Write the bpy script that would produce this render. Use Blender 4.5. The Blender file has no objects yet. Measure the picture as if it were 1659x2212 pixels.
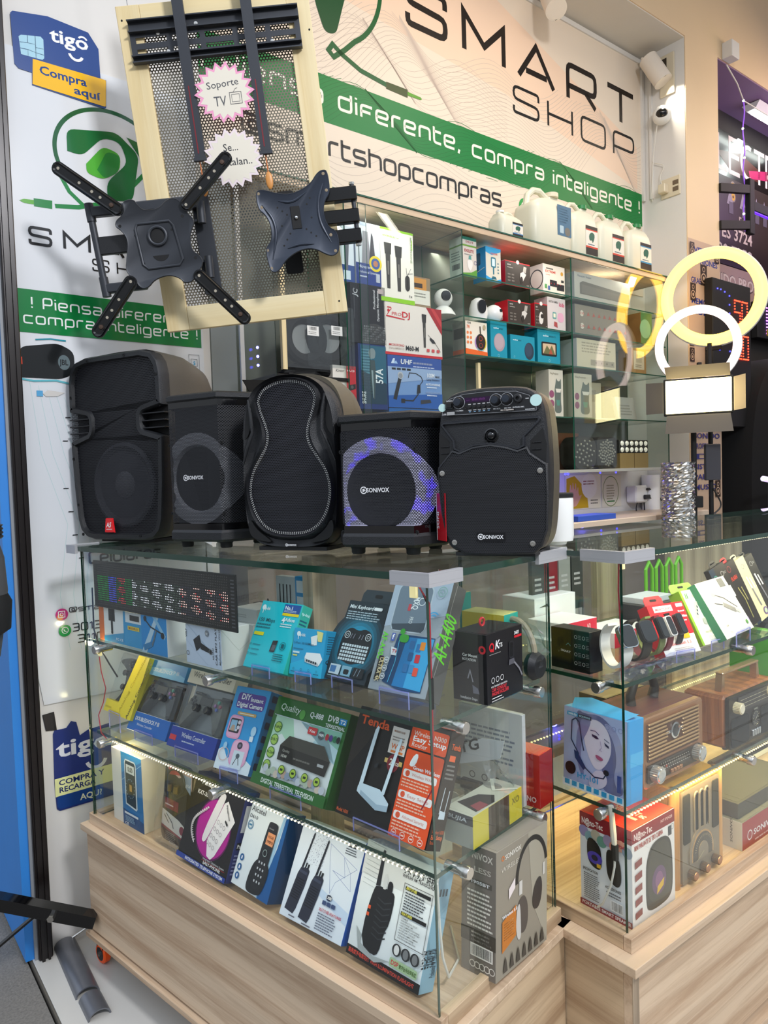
import bpy, bmesh, math, random
from mathutils import Matrix, Vector
rnd = random.Random(7)
sc = bpy.context.scene
R_ = math.radians
# ---------------------------------------------------------------- camera
F_PX, PITCH, ROLL = 1567.634, .04513355, -.03183315
YA, YB = -.729593715, .660631197          # headings of the near case and of the back wall
cam_d = bpy.data.cameras.new('camera'); cam = bpy.data.objects.new('camera', cam_d)
sc.collection.objects.link(cam); sc.camera = cam
cam_d.sensor_fit = 'VERTICAL'; cam_d.sensor_height = 24.0
cam_d.lens = F_PX * 24.0 / 2212; cam_d.clip_start = .05; cam_d.clip_end = 200
_cp, _sp, _cr, _sr = math.cos(PITCH), math.sin(PITCH), math.cos(ROLL), math.sin(ROLL)
_R = Matrix(((_cr, -_sr, 0), (_sr, _cr, 0), (0, 0, 1))) @ Matrix(((1, 0, 0), (0, -_sp, -_cp), (0, _cp, -_sp)))
_c2b = Matrix(((1, 0, 0), (0, -1, 0), (0, 0, -1)))
cam.matrix_world = Matrix.Translation((0, 0, 1.3)) @ (_c2b @ _R).transposed().to_4x4()
# ---------------------------------------------------------------- frames (origin on the floor, x along the front, y away, z up)
def frame(o, a): return Matrix.Translation(o) @ Matrix.Rotation(a, 4, 'Z')
FA = frame((-.8490, 1.9606, 0), YA)        # near display case, origin at its left front corner
FB = frame((.4348, 1.3338, 0), YB)         # second display case, origin at its near corner
FW = frame((-.9905, 1.9994, 0), YB)        # left wall with the tall banner
FC = frame((.3588, 3.1, 0), YB)            # back wall cabinet front
F0 = Matrix.Identity(4)
# ---------------------------------------------------------------- world, lights, exposure
w = bpy.data.worlds.new('daylight'); sc.world = w; w.use_nodes = True
bg = w.node_tree.nodes['Background']; bg.inputs[1].default_value = .9
_n = w.node_tree.nodes; _g = _n.new('ShaderNodeTexCoord'); _s = _n.new('ShaderNodeSeparateXYZ'); _k = _n.new('ShaderNodeValToRGB'); _m = _n.new('ShaderNodeMapRange')
_m.inputs[1].default_value = -1; w.node_tree.links.new(_g.outputs['Generated'], _s.inputs[0]); w.node_tree.links.new(_s.outputs[2], _m.inputs[0]); w.node_tree.links.new(_m.outputs[0], _k.inputs[0]); w.node_tree.links.new(_k.outputs[0], bg.inputs[0])
for _p, _c in ((.0, (.20, .20, .20)), (.47, (.26, .26, .27)), (.52, (.34, .36, .38)), (.62, (.42, .45, .50)), (.72, (.85, .95, 1.1))):   # street, house fronts opposite, open sky above them
    _e = _k.color_ramp.elements[0 if _p == 0 else 1] if _p in (0,) else _k.color_ramp.elements.new(_p)
    _e.position = _p; _e.color = (*_c, 1)
_k.color_ramp.elements[-1].color = (.9, 1.0, 1.15, 1)
sc.view_settings.view_transform = 'Standard'; sc.view_settings.look = 'None'
sc.view_settings.gamma = 1; sc.view_settings.use_curve_mapping = False; sc.view_settings.exposure = .42
sc.cycles.transparent_max_bounces = 40; sc.cycles.max_bounces = 8; sc.cycles.use_denoising = True
sc.cycles.sample_clamp_indirect = 4
def light(name, kind, loc, energy, color, size=1, size_y=None, target=None, spot=None, M=F0, rad=None):
    d = bpy.data.lights.new(name, kind); d.energy = energy; d.color = color
    if kind == 'AREA':
        d.size = size
        if size_y: d.shape = 'RECTANGLE'; d.size_y = size_y
    if kind in ('SPOT', 'POINT'): d.shadow_soft_size = rad or .03
    if spot: d.spot_size = R_(spot); d.spot_blend = .6
    o = bpy.data.objects.new(name, d); sc.collection.objects.link(o)
    p = M @ Vector(loc); o.location = p
    if target is not None:
        o.rotation_euler = ((M @ Vector(target)) - p).to_track_quat('-Z', 'Y').to_euler()
    return o
WARM, COOL, NEUT = (1, .80, .58), (.86, .93, 1), (1, .94, .86)
light('shop_front_light', 'AREA', (1.35, -.55, 3.35), 60, (.97, .97, 1), .45, .45, target=(-.5, 1.9, 1.2))
light('alcove_ceiling_light', 'AREA', (.2, -.6, 3.55), 5.5, (1, .78, .56), 1.4, .5, target=(.2, .1, 1.8), M=FC)
light('aisle_ceiling_light', 'AREA', (.9, -1.2, 3.6), 15, NEUT, 1.2, .6, target=(.9, -1.2, 0), M=FC)
light('inner_shop_light', 'AREA', (3.0, -.9, 3.5), 12, (1, .80, .58), 1.2, .8, target=(2.6, -.2, 2.4), M=FC)
# ---------------------------------------------------------------- helpers
def hx(s):
    s = s.lstrip('#')
    if len(s) == 3: s = ''.join(c * 2 for c in s)
    return tuple(((v / 12.92) if v <= .04045 else ((v + .055) / 1.055) ** 2.4) for v in (int(s[i:i + 2], 16) / 255 for i in (0, 2, 4)))
def link(o): sc.collection.objects.link(o); return o
class MB:
    def __init__(s): s.v = []; s.f = []; s.m = []; s.T = None
    def add(s, vs, fs, m=0):
        n = len(s.v)
        if s.T is not None: vs = [tuple(s.T @ Vector(p)) for p in vs]
        s.v += [tuple(p) for p in vs]; s.f += [tuple(i + n for i in f) for f in fs]; s.m += [m] * len(fs); return s
    def box(s, a, b, m=0, c=0):
        (x0, y0, z0), (x1, y1, z1) = a, b
        if x0 > x1: x0, x1 = x1, x0
        if y0 > y1: y0, y1 = y1, y0
        if z0 > z1: z0, z1 = z1, z0
        if c <= 0:
            v = [(x, y, z) for x in (x0, x1) for y in (y0, y1) for z in (z0, z1)]
            return s.add(v, [(0, 1, 3, 2), (4, 6, 7, 5), (0, 4, 5, 1), (2, 3, 7, 6), (0, 2, 6, 4), (1, 5, 7, 3)], m)
        c = min(c, (x1 - x0) * .45, (y1 - y0) * .45, (z1 - z0) * .45)
        v = []; L = ((x0, x1), (y0, y1), (z0, z1)); sg = (1, -1)
        for i in (0, 1):
            for j in (0, 1):
                for k in (0, 1):
                    p = (L[0][i], L[1][j], L[2][k]); q = (p[0] + c * sg[i], p[1] + c * sg[j], p[2] + c * sg[k])
                    v += [(p[0], q[1], q[2]), (q[0], p[1], q[2]), (q[0], q[1], p[2])]
        def I(i, j, k, a): return (i * 4 + j * 2 + k) * 3 + a
        f = []
        for i in (0, 1):
            f.append(tuple(I(i, j, k, 0) for j, k in ((0, 0), (0, 1), (1, 1), (1, 0))))
            f.append(tuple(I(j, i, k, 1) for j, k in ((0, 0), (0, 1), (1, 1), (1, 0))))
            f.append(tuple(I(j, k, i, 2) for j, k in ((0, 0), (0, 1), (1, 1), (1, 0))))
        for i in (0, 1):
            for j in (0, 1):
                f.append((I(i, j, 0, 0), I(i, j, 1, 0), I(i, j, 1, 1), I(i, j, 0, 1)))
                f.append((I(i, 0, j, 0), I(i, 1, j, 0), I(i, 1, j, 2), I(i, 0, j, 2)))
                f.append((I(0, i, j, 1), I(1, i, j, 1), I(1, i, j, 2), I(0, i, j, 2)))
        f += [(t * 3, t * 3 + 1, t * 3 + 2) for t in range(8)]
        return s.add(v, f, m)
    def prism(s, poly, d0, d1, ax='y', m=0, cap=True):
        """poly in the plane across ax (x,z for y; x,y for z; y,z for x)"""
        def P(a, b, d): return {'y': (a, d, b), 'z': (a, b, d), 'x': (d, a, b)}[ax]
        n = len(poly); v = [P(a, b, d0) for a, b in poly] + [P(a, b, d1) for a, b in poly]
        f = [(i, (i + 1) % n, (i + 1) % n + n, i + n) for i in range(n)]
        if cap: f += [tuple(range(n)), tuple(range(2 * n - 1, n - 1, -1))]
        return s.add(v, f, m)
    def loft(s, rings, m=0, cap0=True, cap1=True, closed=True):
        n = len(rings[0]); v = [p for r in rings for p in r]; f = []
        for k in range(len(rings) - 1):
            for i in range(n if closed else n - 1):
                j = (i + 1) % n; f.append((k * n + i, k * n + j, (k + 1) * n + j, (k + 1) * n + i))
        if cap0: f.append(tuple(range(n - 1, -1, -1)))
        if cap1: f.append(tuple(range((len(rings) - 1) * n, len(rings) * n)))
        return s.add(v, f, m)
    def tube(s, pts, r, n=8, m=0, cap=True):
        pts = [Vector(p) for p in pts]; rings = []; rr = r if isinstance(r, (list, tuple)) else [r] * len(pts); up = None
        for i, p in enumerate(pts):
            d = (pts[min(i + 1, len(pts) - 1)] - pts[max(i - 1, 0)]).normalized()
            if up is None: up = d.orthogonal().normalized()
            up = (up - d * up.dot(d)); up = up.normalized() if up.length > 1e-6 else d.orthogonal().normalized()
            b = d.cross(up)
            rings.append([p + (up * math.cos(t) + b * math.sin(t)) * rr[i] for t in (2 * math.pi * k / n for k in range(n))])
        return s.loft(rings, m, cap, cap)
    def cyl(s, a, b, r, n=20, m=0, r2=None): return s.tube([a, b], [r, r if r2 is None else r2], n, m)
    def lathe(s, prof, c=(0, 0, 0), ax='z', n=24, m=0, cap=True):
        def P(r, h, t):
            x, y = r * math.cos(t), r * math.sin(t)
            return {'z': (c[0] + x, c[1] + y, c[2] + h), 'y': (c[0] + x, c[1] + h, c[2] + y), 'x': (c[0] + h, c[1] + x, c[2] + y)}[ax]
        return s.loft([[P(r, h, 2 * math.pi * k / n) for k in range(n)] for r, h in prof], m, cap, cap)
    def torus(s, c, R, r, ax='y', n=48, k=14, m=0, sx=1, sz=1):
        rings = []
        for i in range(n):
            t = 2 * math.pi * i / n; ring = []
            for j in range(k):
                a = 2 * math.pi * j / k; rad = R + r * math.cos(a); h = r * math.sin(a)
                x, z = rad * math.cos(t) * sx, rad * math.sin(t) * sz
                ring.append({'y': (c[0] + x, c[1] + h, c[2] + z), 'z': (c[0] + x, c[1] + z, c[2] + h), 'x': (c[0] + h, c[1] + x, c[2] + z)}[ax])
            rings.append(ring)
        rings.append(rings[0]); return s.loft(rings, m, False, False)
    def sphere(s, c, r, m=0, n=20, k=10, sc_=(1, 1, 1)):
        prof = [(max(1e-5, r * math.sin(math.pi * i / k)), -r * math.cos(math.pi * i / k)) for i in range(k + 1)]
        rings = [[(c[0] + a * math.cos(2 * math.pi * q / n) * sc_[0], c[1] + a * math.sin(2 * math.pi * q / n) * sc_[1], c[2] + h * sc_[2]) for q in range(n)] for a, h in prof]
        return s.loft(rings, m)
def rrect(x0, z0, x1, z1, r, n=5):
    if not isinstance(r, (tuple, list)): r = (r,) * 4      # bl br tr tl
    out = []
    for (cx, cz, a0, rr) in ((x0 + r[0], z0 + r[0], 180, r[0]), (x1 - r[1], z0 + r[1], 270, r[1]), (x1 - r[2], z1 - r[2], 0, r[2]), (x0 + r[3], z1 - r[3], 90, r[3])):
        for i in range(n + 1):
            a = R_(a0 + 90 * i / n); out.append((cx + rr * math.cos(a), cz + rr * math.sin(a)))
    return out
def ell(cx, cy, rx, ry=None, n=28, a0=0, a1=360):
    ry = rx if ry is None else ry; full = abs(a1 - a0) >= 360
    return [(cx + rx * math.cos(R_(a0 + (a1 - a0) * i / n)), cy + ry * math.sin(R_(a0 + (a1 - a0) * i / n))) for i in range(n if full else n + 1)]
def rounded(pts, r, n=4):
    out = [pts[0]]
    for a, b, c in zip(pts, pts[1:], pts[2:]):
        A, B, Cc = Vector(a), Vector(b), Vector(c); u = A - B; v = Cc - B; k = min(r, u.length * .49, v.length * .49)
        p, q = B + u.normalized() * k, B + v.normalized() * k
        for i in range(n + 1):
            t = i / n; z = p * (1 - t) ** 2 + B * 2 * t * (1 - t) + q * t * t; out.append(tuple(z))
    return out + [pts[-1]]
def mk(name, mb, mats, parent=None, M=None, smooth=35, **pr):
    me = bpy.data.meshes.new(name); me.from_pydata(mb.v, [], mb.f)
    if not isinstance(mats, (list, tuple)): mats = [mats]
    for x in mats: me.materials.append(x)
    if len(mats) > 1: me.polygons.foreach_set('material_index', mb.m)
    me.validate(); bm = bmesh.new(); bm.from_mesh(me); bmesh.ops.recalc_face_normals(bm, faces=bm.faces); bm.to_mesh(me); bm.free()
    if smooth: me.shade_smooth(); me.set_sharp_from_angle(angle=R_(smooth))
    o = link(bpy.data.objects.new(name, me))
    if parent is not None: o.parent = parent
    if M is not None: o.matrix_local = M
    for k, v in pr.items(): o[k] = v
    return o
def thing(name, label, cat, M=F0, group=None):
    o = link(bpy.data.objects.new(name, None)); o.empty_display_size = .05; o.matrix_world = M
    o['label'] = label; o['category'] = cat
    if group: o['group'] = group
    return o
def tag(o, label, cat, group=None):
    o['label'] = label; o['category'] = cat
    if group: o['group'] = group
    return o
def struct(name, mb, mats, M=F0, parent=None, **k):
    return mk(name, mb, mats, parent, M, kind='structure', **k) if parent is None else mk(name, mb, mats, parent, M, **k)
def dup(o, M, label=None, group=None):
    r = link(o.copy()); r.matrix_world = M
    if label: r['label'] = label
    if group: r['group'] = group
    for ch in o.children:
        c = link(ch.copy()); c.parent = r; c.matrix_local = ch.matrix_local.copy()
        for g in ch.children:
            d = link(g.copy()); d.parent = c; d.matrix_local = g.matrix_local.copy()
    return r
# ---------------------------------------------------------------- materials
MT = {}
def mat(name, col=None, rough=.5, metal=0, emit=None, es=1, noise=0, nscale=30, bump=0, spec=None, coat=0, trans=0, ior=1.45, alpha=1, sub=0):
    if name in MT: return MT[name]
    m = bpy.data.materials.new(name); m.use_nodes = True; nt = m.node_tree; p = nt.nodes['Principled BSDF']
    c = hx(col) if isinstance(col, str) else (col or (.5, .5, .5))
    p.inputs['Base Color'].default_value = (*c, 1); p.inputs['Roughness'].default_value = rough; p.inputs['Metallic'].default_value = metal
    if spec is not None: p.inputs['Specular IOR Level'].default_value = spec
    if coat: p.inputs['Coat Weight'].default_value = coat; p.inputs['Coat Roughness'].default_value = .08
    if trans: p.inputs['Transmission Weight'].default_value = trans; p.inputs['IOR'].default_value = ior
    if alpha < 1: p.inputs['Alpha'].default_value = alpha
    if emit:
        p.inputs['Emission Color'].default_value = (*hx(emit), 1); p.inputs['Emission Strength'].default_value = es
    if noise or bump:
        tc = nt.nodes.new('ShaderNodeTexCoord'); n = nt.nodes.new('ShaderNodeTexNoise'); n.inputs['Scale'].default_value = nscale; n.inputs['Detail'].default_value = 5
        nt.links.new(tc.outputs['Object'], n.inputs['Vector'])
        if noise:
            r = nt.nodes.new('ShaderNodeMapRange'); r.inputs[3].default_value = 1 - noise; r.inputs[4].default_value = 1 + noise
            x = nt.nodes.new('ShaderNodeVectorMath'); x.operation = 'SCALE'; x.inputs[0].default_value = c
            nt.links.new(n.outputs[0], r.inputs[0]); nt.links.new(r.outputs[0], x.inputs['Scale']); nt.links.new(x.outputs[0], p.inputs['Base Color'])
        if bump:
            b = nt.nodes.new('ShaderNodeBump'); b.inputs['Strength'].default_value = bump; b.inputs['Distance'].default_value = .002
            nt.links.new(n.outputs[0], b.inputs['Height']); nt.links.new(b.outputs[0], p.inputs['Normal'])
    MT[name] = m; return m
def print_mat(name, rough=.38, coat=0, metal=0):
    m = mat(name, '#888', rough, metal, coat=coat, spec=.3); nt = m.node_tree
    a = nt.nodes.new('ShaderNodeAttribute'); a.attribute_name = 'Col'; nt.links.new(a.outputs['Color'], nt.nodes['Principled BSDF'].inputs['Base Color']); return m
PRINT = print_mat('printed_card', .38); PRINT_GLOSS = print_mat('printed_gloss', .16, .5); PRINT_MATTE = print_mat('printed_vinyl', .42)
def emis_print(name, s):
    m = mat(name, '#000', .4); nt = m.node_tree; a = nt.nodes.new('ShaderNodeAttribute'); a.attribute_name = 'Col'
    p = nt.nodes['Principled BSDF']; nt.links.new(a.outputs['Color'], p.inputs['Emission Color']); p.inputs['Emission Strength'].default_value = s; return m
def glass_mat(name, tint, fac=1.0, rough=0.0, ior=1.5):
    m = bpy.data.materials.new(name); m.use_nodes = True; nt = m.node_tree; nt.nodes.clear()
    o = nt.nodes.new('ShaderNodeOutputMaterial'); mx = nt.nodes.new('ShaderNodeMixShader'); t = nt.nodes.new('ShaderNodeBsdfTransparent'); g = nt.nodes.new('ShaderNodeBsdfGlossy')
    ge = nt.nodes.new('ShaderNodeNewGeometry'); dt = nt.nodes.new('ShaderNodeVectorMath'); dt.operation = 'DOT_PRODUCT'; nt.links.new(ge.outputs['Incoming'], dt.inputs[0]); nt.links.new(ge.outputs['Normal'], dt.inputs[1])
    def mth(op, a, b=None, v=None):      # Schlick reflectance, the same from both sides of the pane
        q = nt.nodes.new('ShaderNodeMath'); q.operation = op; q.use_clamp = op != 'MULTIPLY_ADD'
        if isinstance(a, float): q.inputs[0].default_value = a
        else: nt.links.new(a, q.inputs[0])
        if b is not None:
            if isinstance(b, float): q.inputs[1].default_value = b
            else: nt.links.new(b, q.inputs[1])
        if v is not None: q.inputs[2].default_value = v
        return q.outputs[0]
    f = mth('MULTIPLY_ADD', mth('POWER', mth('SUBTRACT', 1.0, mth('ABSOLUTE', dt.outputs['Value'])), 5.0), .96, .04); k = nt.nodes.new('ShaderNodeMath'); k.operation = 'MULTIPLY'; k.inputs[1].default_value = fac
    t.inputs[0].default_value = (*hx(tint), 1); g.inputs['Roughness'].default_value = rough; g.inputs[0].default_value = (1, 1, 1, 1)
    nt.links.new(f, k.inputs[0]); nt.links.new(k.outputs[0], mx.inputs[0]); nt.links.new(t.outputs[0], mx.inputs[1]); nt.links.new(g.outputs[0], mx.inputs[2]); nt.links.new(mx.outputs[0], o.inputs[0])
    MT[name] = m; return m
GLASS = glass_mat('clear_glass', '#fcfefd', .8); SHELFG = glass_mat('shelf_glass', '#f6fbf8', .9); CABG = glass_mat('cabinet_glass', '#f8fbfa', 1.3)
ACRYL = glass_mat('clear_acrylic', '#f3f4ff', .9, .03); BLISTER = glass_mat('clear_plastic', '#f2f4f4', 1.5, .07)
EDGE = mat('glass_edge', '#0f3a2c', .12, spec=.8, coat=.4); EDGE_L = mat('glass_edge_light', '#1d5540', .15, coat=.4)
ACR_E = mat('acrylic_edge', '#b4b8f4', .2, alpha=.55)
def wood(name, c1, c2, axis, scale=1.0, c3=None):
    m = bpy.data.materials.new(name); m.use_nodes = True; nt = m.node_tree; N = nt.nodes; p = N['Principled BSDF']; p.inputs['Roughness'].default_value = .5
    tc = N.new('ShaderNodeTexCoord'); mp = N.new('ShaderNodeMapping'); sca = {'x': (1.6, 38, 38), 'y': (38, 1.6, 38), 'z': (38, 38, 1.6)}[axis]
    mp.inputs['Scale'].default_value = tuple(v * scale for v in sca); nt.links.new(tc.outputs['Object'], mp.inputs[0])
    n0 = N.new('ShaderNodeTexNoise'); n0.inputs['Scale'].default_value = .55; n0.inputs['Detail'].default_value = 3; nt.links.new(mp.outputs[0], n0.inputs['Vector'])
    n1 = N.new('ShaderNodeTexNoise'); n1.inputs['Scale'].default_value = 1.6; n1.inputs['Detail'].default_value = 8; n1.inputs['Roughness'].default_value = .65; n1.inputs['Distortion'].default_value = .9; nt.links.new(mp.outputs[0], n1.inputs['Vector'])
    wv = N.new('ShaderNodeTexWave'); wv.inputs['Scale'].default_value = .10; wv.inputs['Distortion'].default_value = 9; wv.inputs['Detail'].default_value = 3; wv.bands_direction = {'x': 'Z', 'y': 'Z', 'z': 'X'}[axis]; nt.links.new(mp.outputs[0], wv.inputs['Vector'])
    ad = N.new('ShaderNodeMath'); ad.operation = 'MULTIPLY_ADD'; ad.inputs[1].default_value = .30; nt.links.new(wv.outputs[1], ad.inputs[0]); nt.links.new(n1.outputs[0], ad.inputs[2])
    cr = N.new('ShaderNodeValToRGB'); e = cr.color_ramp.elements; e[0].position = .40; e[0].color = (*hx(c2), 1); e[1].position = .78; e[1].color = (*hx(c1), 1); nt.links.new(ad.outputs[0], cr.inputs[0])
    mx = N.new('ShaderNodeMix'); mx.data_type = 'RGBA'; mx.blend_type = 'MULTIPLY'; mx.inputs[0].default_value = .5
    mr = N.new('ShaderNodeMapRange'); mr.inputs[1].default_value = .3; mr.inputs[2].default_value = .7; mr.inputs[3].default_value = .72; mr.inputs[4].default_value = 1.1; nt.links.new(n0.outputs[0], mr.inputs[0])
    nt.links.new(cr.outputs[0], mx.inputs[6]); nt.links.new(mr.outputs[0], mx.inputs[7]); nt.links.new(mx.outputs[2], p.inputs['Base Color'])
    b = N.new('ShaderNodeBump'); b.inputs['Strength'].default_value = .25; b.inputs['Distance'].default_value = .001; nt.links.new(n1.outputs[0], b.inputs['Height']); nt.links.new(b.outputs[0], p.inputs['Normal'])
    MT[name] = m; return m
OAKX = wood('oak_board_lengthwise', '#d6bc9e', '#b19274', 'x'); OAKY = wood('oak_board_crosswise', '#cdb391', '#a88b6c', 'y'); OAKZ = wood('oak_board_upright', '#b9a58c', '#8d7a64', 'z')
PINE = wood('pale_pine', '#f6e3b4', '#e8d09a', 'z', .7); PINEX = wood('pale_pine_rail', '#faeabf', '#eed9a6', 'x', .7)
MAHOG = wood('red_mahogany', '#6b2f26', '#42180f', 'x', 2); TEAK = wood('teak_veneer', '#b06a31', '#7d431b', 'z', 2); BEECH = wood('beech_veneer', '#d09a5c', '#b57d40', 'z', 1.5)
BLK = mat('black_plastic', '#1b1c1f', .42, bump=.25, nscale=900); BLKG = mat('gloss_black', '#08080a', .12, coat=.5); BLKM = mat('matte_black', '#0b0b0c', .7)
GRAPH = mat('powder_coated_steel', '#393c42', .42, .3, bump=.15, nscale=1500); STEEL = mat('brushed_steel', '#c9c6c0', .24, 1, bump=.05, nscale=600)
CHROME = mat('chrome', '#e0e0e0', .08, 1); WHITE = mat('white_plastic', '#e9e9e6', .35); SILV = mat('satin_bracket', '#c3c3c6', .35, .35)
REDW = mat('red_wire', '#b32636', .4); BLKW = mat('black_wire', '#111', .45); WHW = mat('white_wire', '#dedbd2', .45)
# ---------------------------------------------------------------- lettering
GL = {}
def build_glyphs():
    chars = sorted(set("ABCDEFGHIJKLMNOPQRSTUVWXYZabcdefghijklmnopqrstuvwxyz0123456789!@.,:;-+/&%#()'$*?íñáóéú¡=•–" + "手持调频对讲机功能介绍高亮度电筒数字信号处理系统警报扰频降噪长时待专业无线"))
    objs = []
    for ch in chars:
        for bold in (0, 1):
            pair = []
            for body in (ch, ch + ch):
                d = bpy.data.curves.new('g', 'FONT'); d.body = body; d.size = 1; d.resolution_u = 2; d.offset = .022 if bold else .004
                pair.append(link(bpy.data.objects.new('g', d)))
            objs.append((ch, bold, pair))
    dg = bpy.context.evaluated_depsgraph_get()
    for ch, bold, pair in objs:
        res = []
        for o in pair:
            ev = o.evaluated_get(dg); me = ev.to_mesh(); vs = [(v.co.x, v.co.y) for v in me.vertices]
            res.append((vs, [tuple(p.vertices) for p in me.polygons])); ev.to_mesh_clear()
        vs, fs = res[0]
        if vs and res[1][0]: adv = max(x for x, y in res[1][0]) - max(x for x, y in vs)
        else: adv = .3
        GL[ch, bold] = (vs, fs, adv)
    for ch, bold, pair in objs:
        for o in pair:
            d = o.data; bpy.data.objects.remove(o); bpy.data.curves.remove(d)
build_glyphs()
WIDE = {'a': (1, [[(0, 1), (1, 1), (1, 0), (0, 0), (0, .52), (1, .52)]]), 'e': (1, [[(0, .5), (1, .5), (1, 1), (0, 1), (0, 0), (1, 0)]]), 'i': (0, [[(0, 0), (0, 1)], [(0, 1.25), (0, 1.4)]]), 'j': (.3, [[(0, -.35), (.3, -.35), (.3, 1)], [(.3, 1.25), (.3, 1.4)]]),
 'd': (1, [[(1, 1.4), (1, 0), (0, 0), (0, 1), (1, 1)]]), 'f': (.9, [[(0, 0), (0, 1), (.95, 1)], [(0, .5), (.8, .5)]]), 'r': (.7, [[(0, 0), (0, 1), (.75, 1)]]), 'n': (1, [[(0, 0), (0, 1), (1, 1), (1, 0)]]),
 'm': (1.6, [[(0, 0), (0, 1), (1.6, 1), (1.6, 0)], [(.8, 1), (.8, 0)]]), 't': (.65, [[(0, 1.4), (0, 0), (.7, 0)], [(0, 1), (.7, 1)]]), 'c': (1, [[(1, 1), (0, 1), (0, 0), (1, 0)]]), 'o': (1, [[(.5, 0), (1, 0), (1, 1), (0, 1), (0, 0), (.5, 0)]]),
 'p': (1, [[(0, -.4), (0, 1), (1, 1), (1, 0), (0, 0)]]), 'l': (0, [[(0, 1.4), (0, 0)]]), 'g': (1, [[(1, 0), (0, 0), (0, 1), (1, 1), (1, -.4), (0, -.4)]]), 's': (1, [[(1, 1), (0, 1), (0, .5), (1, .5), (1, 0), (0, 0)]]),
 'h': (1, [[(0, 1.4), (0, 0)], [(0, 1), (1, 1), (1, 0)]]), 'u': (1, [[(0, 1), (0, 0), (1, 0), (1, 1)]]), 'P': (1, [[(0, 0), (0, 1.4), (1, 1.4), (1, .55), (0, .55)]]), '!': (0, [[(0, .45), (0, 1.4)], [(0, 0), (0, .18)]]), '¡': (0, [[(0, -.4), (0, .75)], [(0, 1.1), (0, 1.3)]]), ',': (.2, [[(.1, .12), (0, -.25)]]),
 ' ': (.5, []), '@': (1.5, [[(1.05, .3), (.45, .3), (.45, .85), (1.05, .85), (1.05, .3), (1.5, .3), (1.5, 1.2), (0, 1.2), (0, 0), (1.4, 0)]]), '3': (1.1, [[(0, 1.4), (1.1, 1.4), (1.1, 0), (0, 0)], [(.2, .7), (1.1, .7)]]), '0': (1.1, [[(.5, 0), (1.1, 0), (1.1, 1.4), (0, 1.4), (0, 0), (.5, 0)]]),
 '1': (.4, [[(0, 1.15), (.35, 1.4), (.35, 0)]]), 'C': (1.1, [[(1.1, 1.4), (0, 1.4), (0, 0), (1.1, 0)]]),
 'S*': (1, [[(1, .72), (1, 1), (0, 1), (0, .53), (1, .47), (1, 0), (0, 0), (0, .25)]]), 'M*': (1, [[(0, 0), (0, 1), (.5, .3), (1, 1), (1, 0)]]), 'A*': (1, [[(0, 0), (.5, 1), (1, 0)], [(.2, .22), (.8, .22)]]), 'R*': (1, [[(0, 0), (0, 1), (1, 1), (1, .38), (0, .38)], [(.62, .38), (1, 0)]]),
 'T*': (1, [[(0, 1), (1, 1)], [(.5, 1), (.5, 0)]]), 'H*': (1, [[(0, 0), (0, 1)], [(1, 0), (1, 1)], [(0, .5), (1, .5)]]), 'O*': (1, [[(.5, 0), (1, 0), (1, 1), (0, 1), (0, 0), (.5, 0)]]), 'P*': (1, [[(0, 0), (0, 1), (1, 1), (1, .35), (0, .35)]]), 'L*': (1, [[(0, 1), (0, 0), (1, 0)]]), 'E*': (1, [[(1, 1), (0, 1), (0, 0), (1, 0)], [(0, .5), (.95, .5)]]), 'C*': (1, [[(1, 1), (0, 1), (0, 0), (1, 0)]]), 'I*': (0, [[(0, 0), (0, 1)]])}
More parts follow.
